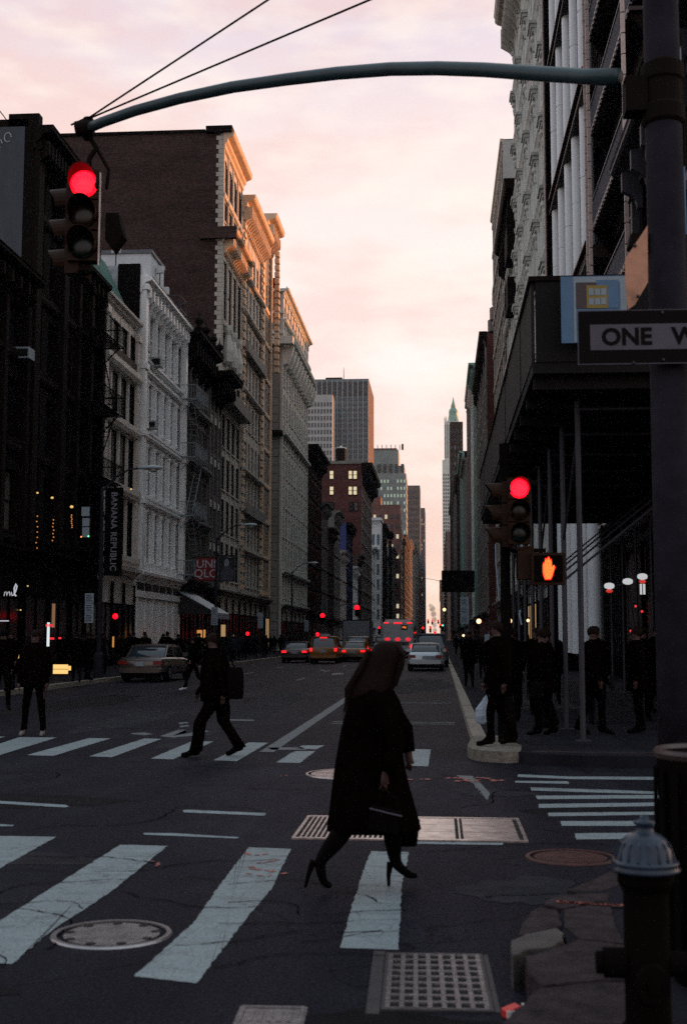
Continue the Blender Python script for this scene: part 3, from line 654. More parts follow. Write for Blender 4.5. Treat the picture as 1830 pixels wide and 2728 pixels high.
def facade(name, label, side, Y0, Y1, H, floors, bays, wall, trim=None, X=None, depth=14, wf=.62, pil=None, pilw=.45, pilp=.22, arch=(), bands=None, bandp=.16, bandh=.35,
           cor=None, frame=None, gl=None, ncol=1, nrow=2, lit=0.0, recess=.32, group=None, cat='building', ground=None, sill=True, cap=True, z0=0.0, flat=False, litm=None, side_mt=None, pair=False, single=True):
    """one building standing on the street line. floors: list of (sill, head). Local +x faces the street, local y runs along it."""
    trim = trim or wall; frame = frame or trim; gl = gl or glass
    L = Y1 - Y0
    if side == 'L': E = thing(name, label, cat, (X if X is not None else LX, Y0, z0), 0, group)
    else: E = thing(name, label, cat, (X if X is not None else RX, Y1, z0), PI, group)
    g = MB(); g.box(-depth, -recess - .12, 0, L, 0, H)
    g.build('wall' if not side_mt else 'party_wall', side_mt or wall, E)
    g = MB(); bw = L / bays; ww = bw * wf; e = (bw - ww) / 2
    xs = [0.0]
    for i in range(bays): xs += [i * bw + e, i * bw + e + ww]
    xs.append(L)
    for i in range(0, len(xs), 2):
        g.box(-recess - .12, 0, xs[i], xs[i + 1], 0, H)
    for b in range(bays):
        a, c = xs[2 * b + 1], xs[2 * b + 2]; z = 0.0
        for fi, (s, h) in enumerate(floors):
            if s > z: g.box(-recess - .12, -.03, a, c, z, s)
            if fi in arch or -1 in arch:
                r = (c - a) / 2; top = h; n = 5
                for sg in (-1, 1):
                    for k in range(n):
                        t0, t1 = k / n, (k + 1) / n
                        xa, xb = (a + c) / 2 + sg * r * (1 - t0), (a + c) / 2 + sg * r * (1 - t1)
                        za = top - r + r * math.sqrt(max(0, 1 - (1 - t1) ** 2)); lo, hi = min(xa, xb), max(xa, xb)
                        if top - za > .02: g.box(-recess - .1, -.03, lo, hi, za, top)
            z = h
        if H > z: g.box(-recess - .12, -.03, a, c, z, H)
    g.build('front_wall', wall, E)
    for fi, (s, h) in enumerate(floors):
        if not single: break
        for b in range(bays):
            a, c = xs[2 * b + 1], xs[2 * b + 2]
            f = link('window', window_frame_mesh(ww, h - s, frame, False, ncol, nrow), E, (-recess, a, s))
            pm = gl
            if lit and rnd.random() < lit: pm = litm or lit_dim
            link('pane', pane_mesh(ww, h - s, pm), f)
    if not single:       # windows too small to pick apart one by one
        g1, g2 = MB(), MB(); g3 = MB()
        for fi, (s, h) in enumerate(floors):
            for b in range(bays):
                a, c = xs[2 * b + 1], xs[2 * b + 2]
                (g3 if rnd.random() < lit else g2).box(-recess - .1, -recess, a, c, s, h); g1.box(-recess, -recess + .06, a, c, (s + h) / 2 - .05, (s + h) / 2 + .05)
        g1.build('glazing_bars', frame, E, kind='stuff'); g2.build('panes', gl, E, kind='stuff')
        if g3.v: g3.build('lit_panes', litm or lit_warm, E, kind='stuff')
    zlo = floors[0][0] - .6
    if pil == 'column':
        me = cached(('col', round(pilw, 2), trim.name, tuple(floors[:1]), round(floors[0][1] - floors[0][0], 1)), lambda: MB().lathe([(pilw * .62, 0), (pilw * .62, .18), (pilw * .48, .22), (pilw * .42, (floors[0][1] - floors[0][0]) * .9), (pilw * .62, (floors[0][1] - floors[0][0]) * .95), (pilw * .62, floors[0][1] - floors[0][0])], n=10).mesh('column', trim))
        for (s, h) in floors:
            for i in range(bays + 1):
                y = min(max(i * bw, pilw * .6), L - pilw * .6)
                link('column', me, E, (.05, y, s), scale=(1, 1, (h - s) / (floors[0][1] - floors[0][0])))
    elif pil:
        n = pil if isinstance(pil, int) and pil > 1 else 1
        me = cached(('pil', round(pilw, 2), pilp, trim.name, round(H, 1), round(zlo, 1)), lambda: MB().box(0, pilp, -pilw / 2, pilw / 2, zlo, H - .6).box(0, pilp + .08, -pilw / 2 - .06, pilw / 2 + .06, H - 1.1, H - .7).mesh('pilaster', trim))
        for i in range(0, bays + 1, n):
            y = min(max(i * bw, pilw / 2 + .01), L - pilw / 2 - .01); link('pilaster', me, E, (0, y, 0))
    if bands is None: bands = [s - .35 for s, h in floors]
    for zb in bands:
        g = MB(); g.prism([(x * bandp + .002, zb - bandh / 2 + q * bandh) for x, q in PROFILE['band']], 0.01, L - .01, 'y'); g.build('string_course', trim, E)
    if sill and single and not pil == 'column':
        me = cached(('sill', round(ww, 2), trim.name), lambda: MB().box(-.25, .09, -.08, ww + .08, -.1, 0).mesh('sill', trim))
        for (s, h) in floors:
            for b in range(bays): link('sill', me, E, (0, xs[2 * b + 1], s - .004))
    if cor: 
        pr, hh, nb = cor[:3]; cornice(E, L, H - hh, pr, hh, cor[3] if len(cor) > 3 else trim, 'big', nb, end=.12)
    # shop floor
    gm = ground or dark_iron
    if floors[0][0] > 3.2:
        zt = min(floors[0][0] - .9, 5.4)
        cornice(E, L, zt - .3, .55, .5, trim if ground is None else gm, 'plain', 0, name='shop_cornice')
    return E

def fl(n, z, pitch, h): return [(z + i * pitch, z + i * pitch + h) for i in range(n)]

def shopfront(E, L, n, zt, mt, lit=0.2, gl=None, x=0.06, y0=0.0):
    """glazed bays of a shop floor with thin iron piers, children of the building"""
    bw = L / n
    me = cached(('shp', round(bw, 2), round(zt, 2), mt.name), lambda: MB().box(0, .1, .05, .17, 0, zt).box(0, .1, bw - .17, bw - .05, 0, zt).box(0, .08, .17, bw - .17, 0, .5).box(0, .08, .17, bw - .17, zt * .72, zt * .72 + .12).box(0, .08, bw / 2 - .04, bw / 2 + .04, .5, zt * .72).mesh('shop_window', mt))
    for i in range(n):
        f = link('shop_window', me, E, (x, y0 + i * bw, .16))
        pm = lit_shop if rnd.random() < lit * .5 else (lit_dim if rnd.random() < lit else (gl or glass))
        link('pane', cached(('spn', round(bw, 2), round(zt, 2), pm.name), lambda: MB().box(-.02, .02, .17, bw - .17, .5, zt * .72).mesh('pane', pm)), f)

# ---------------- left side, from near to far
A = facade('brick_loft', 'black sooty loft building at the left edge, lowest of the dark ones, with projecting cornice', 'L', 34, 52.3, 17.4, fl(3, 6.2, 3.9, 2.6), 6, black_brick, dark_iron, wf=.55, pil=1, pilw=.4, cor=(.8, .9, 18), arch=(2,), nrow=2)
shopfront(A, 18.2, 6, 4.4, black_iron, 0)
B = facade('tall_loft', 'tall dark loft with grey rendered side wall, behind the sooty building at left', 'L', 52.5, 59.2, 24.6, fl(5, 6.4, 3.65, 2.6), 3, black_brick, dark_iron, wf=.6, pil=2, pilw=.7, pilp=.3, cor=(.9, 1.1, 14), arch=(4,), side_mt=stucco)
shopfront(B, 6.7, 2, 4.6, black_iron, 0)
B2 = facade('fire_escape_loft', 'black loft hung with fire escapes between the tall loft and the mansard building', 'L', 59.4, 64.3, 20.6, fl(4, 6.4, 3.65, 2.6), 2, black_brick, dark_iron, wf=.6, pil=1, pilw=.4, cor=(.5, .8, 6))
shopfront(B2, 4.8, 2, 4.6, black_iron, 0)
tagm = mat('sprayed mark', (.5, .5, .5), .8, .3, 4)
g = MB()
for k in range(3):
    pts = [(.55 + k * .42 + .16 * math.cos(a), 24.1 - .28 * (k % 2) + .22 * math.sin(a)) for a in [i * .6 for i in range(10)]]
    for a, b in zip(pts, pts[1:]): g.tube((-2.6 + a[0], -.012, a[1]), (-2.6 + b[0], -.012, b[1]), .022, n=4)
g.build('spray_mark', tagm, B)
MB().box(-14, -.3, .0, .35, 24.6, 24.95).box(-1.2, .2, 0, .5, 24.6, 25.2).build('parapet_coping', dark_iron, B)
C = facade('mansard_building', 'low cream iron building with green ribbed mansard roof, left of the white facade', 'L', 64.5, 72.2, 20.4,
           [(6.4, 9.6), (10.4, 13.3), (14.0, 16.6), (17.3, 19.5)], 4, cream_iron, cream_iron, wf=.86, recess=.2, pil=4, pilw=.6, pilp=.2, bandh=.6, bandp=.35, frame=dark_iron, gl=glass, nrow=1, ncol=1, bands=[6.0, 9.95, 13.65, 16.95], sill=False)
shopfront(C, 7.6, 3, 4.6, black_iron, 0)
g = MB(); g.prism([(-.25, 20.4), (-2.1, 24.3), (-8, 24.3), (-8, 20.4)], .05, 7.3, 'y'); g.build('mansard_roof', green_copper, C)
me = MB().prism([(-.18, 20.45), (-2.05, 24.35), (-2.1, 24.3), (-.26, 20.4)], -.03, .03, 'y').mesh('roof_rib', green_copper)
for i in range(18): link('roof_rib', me, C, (0, .2 + i * .42, 0))
cornice(C, 7.7, 20.0, .35, .5, cream_iron, 'plain', 0)
ofr = MB().box(.0, .12, .2, 7.5, 17.0, 17.9); ofr.build('balustrade', oxide, C)
for (y, zt) in ((1.0, 12.4), (5.2, 12.4)): MB().box(-.3, -.24, y, y + 1.5, 12.35, 12.45).build('transom', cream_iron, C)

# D: the white cast-iron front
Dd = facade('white_iron_building', 'white painted cast-iron front with six bays per floor and a fire escape at its right', 'L', 72.6, 85.2, 23.6,
            [(6.3, 9.5), (10.5, 13.6), (14.6, 17.6), (19.1, 21.9)], 6, white_iron, white_iron, wf=.86, pil='column', pilw=.2, frame=white_iron, gl=glass_blue, nrow=2, cor=(.75, 1.0, 13), bands=[5.6, 9.9, 10.15, 14.0, 14.25, 18.05, 18.7], bandp=.22, bandh=.22, side_mt=black_brick, recess=.2, ground=white_iron, sill=False)
for y in (.32, 12.3):
    g = MB(); g.box(0, .38, y - .32, y + .3, 5.5, 23.2)
    for z in (9.7, 13.8, 17.9, 22.8): g.box(0, .5, y - .4, y + .38, z, z + .35)
    g.build('corner_pier', white_iron, Dd)
g = MB()
for i in range(7): g.box(0, .12, .35 + i * 2.0 - .14, .35 + i * 2.0 + .14, .15, 4.5)
g.box(0, .2, .1, 12.5, 4.1, 4.5).box(0, .1, .1, 12.5, 5.0, 5.4); g.build('shop_front', white_iron, Dd)
me = MB().box(.02, .07, .0, 1.62, 0.0, 3.7).mesh('shop_shutter', white_iron); mg = MB().box(.02, .05, 0, 1.5, 0, .44).mesh('transom_pane', glass)
for i in range(6): link('shop_shutter', me, Dd, (0, .55 + i * 2.0, .35)); link('transom_pane', mg, Dd, (0, .6 + i * 2.0, 4.54))
MB().box(-14, -1.6, 9.2, 13.2, 23.6, 28.0).build('penthouse', mat('white render', (.62, .66, .68), .8, .1, .6), Dd)
MB().box(-14, -1.5, 9.1, 13.3, 28.0, 28.25).build('penthouse_coping', mat('dark coping', (.12, .13, .15), .6), Dd)
MB().box(-1.35, -.02, -.25, .0, 20.4, 24.35).build('chimney_wall', black_brick, Dd)
MB().box(-2.3, -1.37, -.24, .0, 22.8, 24.25).build('painted_patch', mat('faded white paint', (.4, .43, .46), .8, .4, 2), Dd)
MB().prism([(-.9, 23.6), (.5, 23.6), (.0, 24.3), (-.9, 24.5)], .0, .35, 'y').build('cornice_end', white_iron, Dd)
def roof_lamp(x, y, z, lab):
    t = thing('roof_floodlight', lab, 'floodlight', (x, y, z))
    MB().tube((0, 0, 0), (0, 0, .8), .04, n=6).build('post', galv, t)
    MB().prism([(-.25, .8), (.25, .85), (.3, 1.3), (-.2, 1.35)], -.15, .15, 'y').build('lamp_head', mat('white lamp shell', (.6, .62, .62)), t)
roof_lamp(-19.6, 72.7, 24.3, 'white floodlight on a post above the chimney wall left of the white facade')
roof_lamp(-19.3, 83.3, 26.2, 'white floodlight at the cornice edge of the white penthouse')
# roof frame at the far end of D
t = thing('roof_frame', 'white pipe frame with a small lamp standing on the white building roof corner', 'roof frame', (-18.3, 84.0, 23.7))
g = MB()
for y in (0, 2.2):
    for x in (-1.6, .3): g.tube((x, y, -.1), (x, y, 1.9), .05, n=5)
for z in (1.0, 1.9):
    g.tube((-1.6, 0, z), (.3, 0, z), .045, n=5).tube((-1.6, 2.2, z), (.3, 2.2, z), .045, n=5).tube((-1.6, 0, z), (-1.6, 2.2, z), .045, n=5).tube((.3, 0, z), (.3, 2.2, z), .045, n=5)
g.tube((-1.6, 0, .9), (-.6, 0, 1.9), .04, n=5); g.build('pipe', galv, t)
MB().box(-.9, -.5, -.2, .1, 2.0, 2.5).build('lamp', mat('white lamp shell', (.6, .62, .62)), t)
def ac(x, y, z, lab, mt=None, s=1.0):
    t = thing('air_conditioner', lab, 'air conditioner', (x, y, z))
    MB().box(-.1 * s, .6 * s, -.38 * s, .38 * s, 0, .48 * s).build('casing', mt or mat('grey ac casing', (.3, .33, .33), .5, .2, 4), t)
    MB().box(.1 * s, .55 * s, -.388 * s, -.381 * s, .06, .4 * s).build('vent_panel', pit, t)
ac(-18.2, 73.6, 19.15, 'small window air conditioner in the leftmost top floor bay of the white facade')
ac(-18.05, 76.0, 18.72, 'large pale air conditioner hanging in a top floor window of the white facade', s=1.15)
ac(-18.1, 75.4, 14.65, 'air conditioner in a third floor window of the white facade')
ac(-18.0, 51.2, 13.6, 'pale air conditioner high on the black sooty building at left', sign_pale)

def fire_escape(y0, y1, levels, x, mt, lab, proj=1.1, gdens=.16):
    t = thing('fire_escape', lab, 'fire escape', (x, y0, 0)); L = y1 - y0
    rail = MB(); n = int(L / gdens)
    for i in range(n + 1): rail.box(proj - .02, proj, i * L / n - .01, i * L / n + .01, .08, .95)
    for s in (0, L - .02):
        for i in range(1, 6): rail.box(proj * i / 6, proj * i / 6 + .02, s, s + .02, .08, .95)
    rail.box(proj - .03, proj + .01, 0, L, .95, 1.0).box(0, proj, 0, .03, .95, 1.0).box(0, proj, L - .03, L, .95, 1.0)
    rail = rail.mesh('railing', mt)
    fm = MB()
    for i in range(9): fm.box(.0 + i * proj / 9, i * proj / 9 + .06, 0, L, 0, .05)
    fm.box(0, proj, 0, .06, -.06, .0).box(0, proj, L - .06, L, -.06, .0).prism([(0, -.9), (.06, -.9), (proj * .8, -.06), (proj * .7, -.06)], .1, .14, 'y').prism([(0, -.9), (.06, -.9), (proj * .8, -.06), (proj * .7, -.06)], L - .14, L - .1, 'y')
    fm = fm.mesh('landing', mt)
    for i, z in enumerate(levels):
        l = link('landing', fm, t, (0, 0, z)); link('railing', rail, l)
        if i < len(levels) - 1:
            h = levels[i + 1] - z; g = MB(); s0, s1 = (.5, L - .5) if i % 2 else (L - .5, .5)
            for dx in (.35, .8): g.path([(dx, s0, 0.05), (dx, s1, h)], .035, 4)
            for k in range(12): q = (k + .5) / 12; g.box(.35, .8, s0 + (s1 - s0) * q - .04, s0 + (s1 - s0) * q + .04, h * q - .01, h * q + .02)
            g.build('stair', mt, t, (0, 0, z))
    return t
fe_pale = mat('pale painted fire escape', (.20, .23, .25), .6, .2, 3)
fire_escape(84.2, 88.6, [6.0, 10.1, 14.2, 18.3], LX + .12, fe_pale, 'pale iron fire escape across the right end of the white facade')
fire_escape(59.6, 64.0, [6.0, 9.7, 13.4, 17.1], LX + .2, black_iron, 'black iron fire escape on the tall dark loft beside the low cream building')
fire_escape(37, 44, [5.6, 9.6, 13.6], LX + .35, black_iron, 'black iron fire escape on the sooty building at the left edge')

Eb = facade('ornate_iron_building', 'ornate soot-stained iron building with spiky finials on its cornice, right of the white facade', 'L', 85.5, 94.6, 23.6, [(6.2, 9.4), (10.4, 13.5), (14.6, 17.4), (18.6, 21.3)], 4, grey_iron, grey_iron, wf=.78, recess=.2, pil='column', pilw=.26, cor=(1.3, 1.5, 9, dark_iron), arch=(2, 3), bandp=.5, bandh=.45, ground=dark_iron)
shopfront(Eb, 9, 3, 4.6, black_iron, 0)
for y in (.4, 3.1, 6.0, 8.7):
    MB().lathe([(.22, 0), (.3, .15), (.12, .35), (.33, .6), (.28, .8), (.05, 1.0), (.02, 1.35), (0.0, 1.4)], n=8).build('finial', dark_iron, Eb, (1.0, y, 23.6))
Fb = facade('narrow_building', 'narrow dark building with carved pale panels and a heavy cornice, against the brick side wall', 'L', 94.9, 100.2, 22.6, fl(5, 6.2, 3.4, 2.2), 3, dark_iron, grey_iron, wf=.6, pil=1, pilw=.35, cor=(2.0, 1.3, 4, dark_iron), ground=dark_iron)
shopfront(Fb, 5.2, 2, 4.4, black_iron, 0)
for k, z in enumerate((9.3, 12.7, 16.1, 19.5)):
    MB().box(.0, .12, .3, 5.0, z - .75, z + .15).build('carved_panel', white_stone, Fb)

Gb = facade('tall_brick_building', 'tall brown brick block with blank side wall, pale quoins and two cornices, tallest at left', 'L', 100.6, 110.6, 44.5,
            [(6.5, 9.6), (10.4, 13.2), (14.0, 16.8), (17.6, 20.4), (21.2, 24.0), (24.8, 27.3), (28.4, 33.6), (36.9, 38.7), (39.4, 42.4)], 4, lime_pale, lime_pale, wf=.76, recess=.12, pil=1, pilw=.35, pilp=.06, frame=dark_iron,
            cor=(.95, 1.5, 0, lime_warm), bands=[28.0, 39.0], side_mt=dark_brick, depth=18, arch=(8,), nrow=2, ground=lime)
cornice(Gb, 10, 34.9, 1.25, 1.2, lime_warm, 'big', 14, end=.2, bw=.3)
MB().box(-1.5, .75, -.35, 1.2, 44.4, 44.95).build('cornice_end', dark_iron, Gb)
MB().box(-1.9, 1.2, -.45, -.02, 35.1, 36.1).build('cornice_return', dark_brick, Gb)
MB().box(-18, -1.6, -.12, .5, 44.5, 44.75).build('parapet_coping', dark_iron, Gb)
qm = MB().box(-.62, .02, -.05, .4, 0, .37).mesh('quoin', lime_pale); qs = MB().box(-.42, .02, -.05, .4, 0, .37).mesh('quoin', lime_pale)
for i in range(108): link('quoin', qm if i % 2 else qs, Gb, (0, 0, 1.0 + i * .4))
shopfront(Gb, 10, 3, 4.8, black_iron, 0)
bal = MB().box(0, 1.1, .2, 9.8, 21.0, 21.25).box(1.05, 1.1, .2, 9.8, 21.25, 22.0); bal.build('balcony', grey_iron, Gb)
for y in (1.5, 4.0, 6.5): MB().lathe([(.1, 0), (.42, .3), (.5, 1.2), (.25, 2.6), (.4, 3.0), (.42, 3.4)], n=8).build('carved_capital', white_stone, Gb, (.3, y, 24.6))

Hb = facade('limestone_building', 'carved limestone block with deep bracketed cornice lit orange, right of the tall brick one', 'L', 110.9, 124.0, 42.7, fl(9, 6.4, 3.7, 2.6), 6, lime_pale, lime_pale, wf=.68, recess=.12, pil=6, pilw=1.0, pilp=.12, cor=(1.25, 1.7, 17, lime_warm), bands=[9.6, 13.3, 17.0, 24.4, 31.8, 35.5], bandp=.45, arch=(3, 6), ground=lime)
shopfront(Hb, 13, 4, 4.8, black_iron, .1)
for z in (13.0, 28.0): MB().box(.0, .6, .4, 12.8, z, z + .25).box(.52, .6, .4, 12.8, z + .25, z + 1.0).build('balcony', lime, Hb)
me = MB().box(.12, .3, -.5, .5, 0, .45).mesh('rusticated_stone', lime_warm)
for y in (.55, 12.5):
    for i in range(44): link('rusticated_stone', me, Hb, (0, y, 6.0 + i * .8))
Ib = facade('corner_tower_building', 'narrow corner block with a jutting crown cornice above the side street, lit orange', 'L', 124.3, 130.6, 45.6, fl(9, 6.4, 3.75, 2.6), 3, lime, lime_warm, wf=.6, recess=.12, pil=3, pilw=.6, pilp=.2, cor=(1.5, 1.7, 6, lime_warm), ground=lime)
shopfront(Ib, 6.2, 2, 4.8, black_iron, .1)
me = MB().box(.5, 1.0, -.4, .4, 0, .5).mesh('carved_block', lime_warm)
for i in range(18): link('carved_block', me, Ib, (0, 5.8, 30 + i * .75))
# J: stone block beyond the side street, rusticated flank facing us
Jb = facade('stone_block', 'grey rusticated stone block with green-capped cornice and carved brackets beyond the side street', 'L', 141.0, 168.5, 42.4, fl(10, 6.2, 3.55, 2.5), 10, lime_pale, white_stone, wf=.62, recess=.12, pil=1, pilw=.4, pilp=.08, cor=(.7, .7, 0, white_stone), bands=[5.4, 9.2, 25.2, 38.6], bandp=.5, ground=lime, side_mt=lime, ncol=1, depth=20)
me = cached('course', lambda: MB().box(-9.0, -.46, -.10, 0, 0, .93).mesh('stone_course', lime))
for i in range(30): link('stone_course', me, Jb, (0, -.0, .5 + i * 1.0))
MB().box(-9, 1.3, -1.0, 0, 35.6, 36.5).build('cornice_return', white_stone, Jb); cornice(Jb, 27.5, 35.4, 1.35, 1.1, white_stone, 'big', 0)
for zz in (37.0, 39.4, 42.0): MB().box(-9, .15, -.3, 0, zz, zz + .35).build('string_course', white_stone, Jb)

for i in range(6): link('dormer', cached('dorm', lambda: MB().box(-.6, .5, 0, 1.6, 0, 1.8).lathe([(.5, 1.8), (.1, 2.6), (0.01, 2.9)], (0, .8), 8).mesh('dormer', white_stone)), Jb, (0, 3 + i * 4.1, 42.3), scale=(.8, .8, .5))
me = MB().prism([(0, -2.2), (.5, -2.0), (.9, -1.2), (1.2, -.2), (1.2, 0), (0, 0)], -.5, .5, 'y').mesh('carved_bracket', white_stone)
for i in range(11): link('carved_bracket', me, Jb, (.05, .6 + i * 2.65, 35.5))
for y in (-.5, ): 
    for x in (-7.8, -5.2, -2.6): link('carved_bracket', cached('cbx', lambda: MB().box(-.6, .6, -.9, 0, -2.0, 0).box(-.5, .5, -.5, 0, -3.6, -2.0).mesh('carved_bracket', white_stone)), Jb, (x, 0, 35.5))
MB().box(-9, .1, -.7, 0, 24.9, 25.5).build('string_course', dark_iron, Jb)
MB().prism([(-.3, 36.55), (1.35, 36.55), (.9, 37.3), (-.3, 37.5)], 16, 27.4, 'y').build('copper_roof', green_copper, Jb)
MB().box(-3.2, -1.0, 1, 4, 42.5, 44.0).build('roof_house', dark_iron, Jb)
shopfront(Jb, 27, 6, 4.6, black_iron, 0)
# K and the row of small fronts running down to the red block
facade('red_fronted_loft', 'dark red loft with serrated cornice just past the grey stone block', 'L', 170.0, 189, 28.5, fl(7, 5.8, 3.2, 2.1), 7, red_brick, dark_iron, wf=.55, recess=.1, pil=1, pilw=.3, pilp=.06, cor=(1.4, 1.4, 12, dark_iron), side_mt=red_brick)
row = [(189.3, 200, 22.5, grey_iron, 'grey iron front with pale flank, low in the row past the dark red loft', 4), (200.2, 212, 19.5, dark_brick, 'low dark brick front between grey iron fronts in the left row', 4),
       (212.3, 225, 23.5, lime, 'pale stone front with white cornice in the middle of the left row', 4), (225.2, 240, 17.5, cream_iron, 'low cream front before the blue netted building', 4),
       (240.3, 258, 24.0, 'BLUE', 'building wrapped in blue scaffold netting below the red brick block', 5), (258.3, 274, 16.5, white_iron, 'low white front near the foot of the red brick block', 4), (274.2, 287.5, 20, dark_brick, 'sooty front touching the red brick block', 4)]
blue = mat('blue scaffold net', (.035, .045, .16), .8, .3, .8)
for a, b, h, mt_, lab, n in row:
    q = blue if mt_ == 'BLUE' else mt_
    facade('street_front', lab, 'L', a, b, h, fl(int((h - 5.2) / 3.6), 5.4, 3.6, 2.3), n, q, q if mt_ != 'BLUE' else dark_iron, wf=.62, recess=.1, pil=1, pilw=.3, pilp=.06, cor=(1.1, 1.1, 6, white_iron if rnd.random() < .5 else None) if False else (1.1, 1.1, 6), gl=glass_blue)
Lb = facade('red_brick_block', 'red brick block with lit twin windows in its side wall and a roof tank', 'L', 288.5, 332, 42.6, fl(10, 5.5, 3.7, 2.4), 10, red_brick, lime, wf=.6, recess=.1, pil=1, pilw=.3, pilp=.06, cor=(2.6, 2.8, 14, dark_iron), side_mt=red_brick, depth=34, gl=glass_blue)
def flankwin(x, z, w, h, m_, n=2):
    f = MB().box(x, x + .12, -.14, -.01, z, z + h).box(x + w - .12, x + w, -.14, -.01, z, z + h).box(x + .12, x + w - .12, -.14, -.01, z, z + .14).box(x + .12, x + w - .12, -.14, -.01, z + h - .14, z + h).box(x + .12, x + w - .12, -.12, -.01, z + h / 2 - .06, z + h / 2 + .06).build('window', dark_iron, Lb)
    MB().box(x + .12, x + w - .12, -.09, -.02, z + .14, z + h - .14).build('pane', m_, f)
for (zx, zy, w) in ((305, 950, 38), (305, 1082, 38), (462, 950, 36), (502, 950, 36), (462, 1082, 36), (502, 1082, 36), (470, 1215, 34), (510, 1215, 34), (305, 1215, 38)):
    px, py = 780 + zx / 3.136, 950 + zy / 3.136; a = AY(px, py + 24, 288.4); b = AY(px + w / 3.136, py, 288.4)
    flankwin(a[0] - LX, a[1], b[0] - a[0], b[1] - a[1], lit_warm if zy < 1200 and not (zy < 1000 and zx > 490 and False) else glass)
for z in (31.5, 28.9): pass
MB().box(-33, 0, -.35, .0, 42.3, 43.0).build('parapet_coping', lime, Lb)
T = thing('water_tank', 'dark cylindrical water tank with pale lid on the red brick roof', 'water tank', (AY(908, 1195, 292)[0], 292, 42.6))
T.scale = (.42, .42, .42); MB().lathe([(3.2 * .9, 1.5), (2.9, 9.2)], n=14).build('tank', dark_iron, T); MB().lathe([(3.1, 9.2), (3.1, 9.6), (.6, 10.3), (0, 11.3)], n=14).build('lid', white_stone, T)
g = MB()
for x, y in ((-1.9, -1.9), (1.9, -1.9), (1.9, 1.9), (-1.9, 1.9)): g.tube((x, y, 0), (x, y, 1.5), .2, n=6)
g.build('leg', dark_iron, T)
# M..: left side on to the horizon
far = [(333, 352, 26, white_iron), (352.5, 372, 34, grey_iron), (372.4, 395, 22, dark_brick), (395.5, 430, 38, dark_iron), (431, 470, 30, grey_iron), (471, 520, 36, grey_iron), (521, 580, 44, dark_brick),
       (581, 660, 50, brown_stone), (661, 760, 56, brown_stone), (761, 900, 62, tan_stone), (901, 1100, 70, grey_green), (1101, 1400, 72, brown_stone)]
words = ['white iron front with temple-like cornice beyond the red block', 'grey iron front second past the red block', 'short brick front third past the red block', 'black-looking loft fourth past the red block',
         'stone-faced block fifth past the red block', 'grey block sixth past the red block', 'dark brick block seventh past the red block', 'tall pale block far down the left side', 'sooty tall block far down the left side',
         'tan tall block near the end of the left side', 'grey-green tall block near the sky slot on the left', 'last dark block on the left edge of the sky slot']
for (a, b, h, q), w in zip(far, words):
    facade('distant_building', w, 'L', a, b, h, fl(int((h - 5) / 3.8), 5.0, 3.8, 2.2), max(4, int((b - a) / 5)), q, q, wf=.6, recess=.1, pil=1, pilw=.3, pilp=.08, cor=(1.2, 1.3, 0), depth=22, lit=.02, single=(a < 400), gl=glass_blue if a < 400 else tower_glass)
# ---------------- right side
def ppx(px, X=RX): return X * PF / (px - 1170.0)
# low corner building
CB = facade('corner_building', 'low dark corner building behind the mast pole, mostly under the pavement shed', 'R', 22.4, 36.0, 15.6, fl(3, 5.6, 3.5, 2.4), 4, dark_iron, galv, wf=.6, pil=1, pilw=.3, cor=(.8, .9, 8), gl=glass_blue)
shopfront(CB, 13.5, 4, 4.6, black_iron, .0)
# ornate iron-and-terracotta building
SB = facade('iron_lattice_building', 'dark terracotta building with lacy iron balconies, right of the white columns', 'R', 36.2, 46.2, 44.0, fl(10, 6.0, 3.75, 2.9), 3, oxide, oxide, wf=.86, pil=None, frame=dark_iron, ncol=3, recess=.6, bandp=.3, bandh=.8, cor=(.9, 1.5, 8), X=RX + .95)
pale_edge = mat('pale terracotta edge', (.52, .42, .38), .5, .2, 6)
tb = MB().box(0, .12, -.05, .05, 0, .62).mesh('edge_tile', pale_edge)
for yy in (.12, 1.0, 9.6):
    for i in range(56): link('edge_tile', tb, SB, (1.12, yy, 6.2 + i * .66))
def lattice(L, h):
    g = MB(); n = int(L / .22)
    for i in range(n):
        a = i * L / n; b = (i + 1) * L / n
        g.box(0, .03, a, a + .025, 0, h)
        if i % 2: 
            for z in (h * .3, h * .7): g.lathe([(.001, -.07), (.07, 0), (.001, .07)], (0, 0), 4); 
    return g
lm = MB(); L = 9.6
for i in range(48):
    a = i * .2; lm.box(0, .03, a, a + .025, 0, 1.1)
    lm.prism([(a, .15), (a + .03, .15), (a + .2, .95), (a + .17, .95)], 0, .03, 'x').prism([(a + .17, .15), (a + .2, .15), (a + .03, .95), (a, .95)], 0.031, .06, 'x')
lm.box(-.02, .06, 0, L, 1.1, 1.16).box(-.02, .06, 0, L, .08, .14); lm = lm.mesh('lattice_railing', mat('grey wrought iron', (.10, .10, .12), .5, .3, 5))
lf = MB().box(-.9, .1, 0, L, -.12, 0).mesh('balcony_floor', oxide)
dn = MB()
for i in range(24): dn.box(.1, .16, .05 + i * .4, .25 + i * .4, -.12, -.02)
dn = dn.mesh('dentil_row', pale_edge)
for i in range(10):
    z = 5.8 + i * 3.75
    link('balcony_floor', lf, SB, (.9, .2, z)); link('lattice_railing', lm, SB, (.95, .2, z)); link('dentil_row', dn, SB, (.9, .2, z), kind='stuff')
    MB().prism([(.0, -1.3), (.1, -1.3), (.95, -.15), (.8, -.12), (0, -.12)], .2, .34, 'y').build('balcony_bracket', dark_iron, SB, (0, 0, z))
    MB().prism([(.0, -1.3), (.1, -1.3), (.95, -.15), (.8, -.12), (0, -.12)], 9.5, 9.64, 'y').build('balcony_bracket', dark_iron, SB, (0, 0, z))
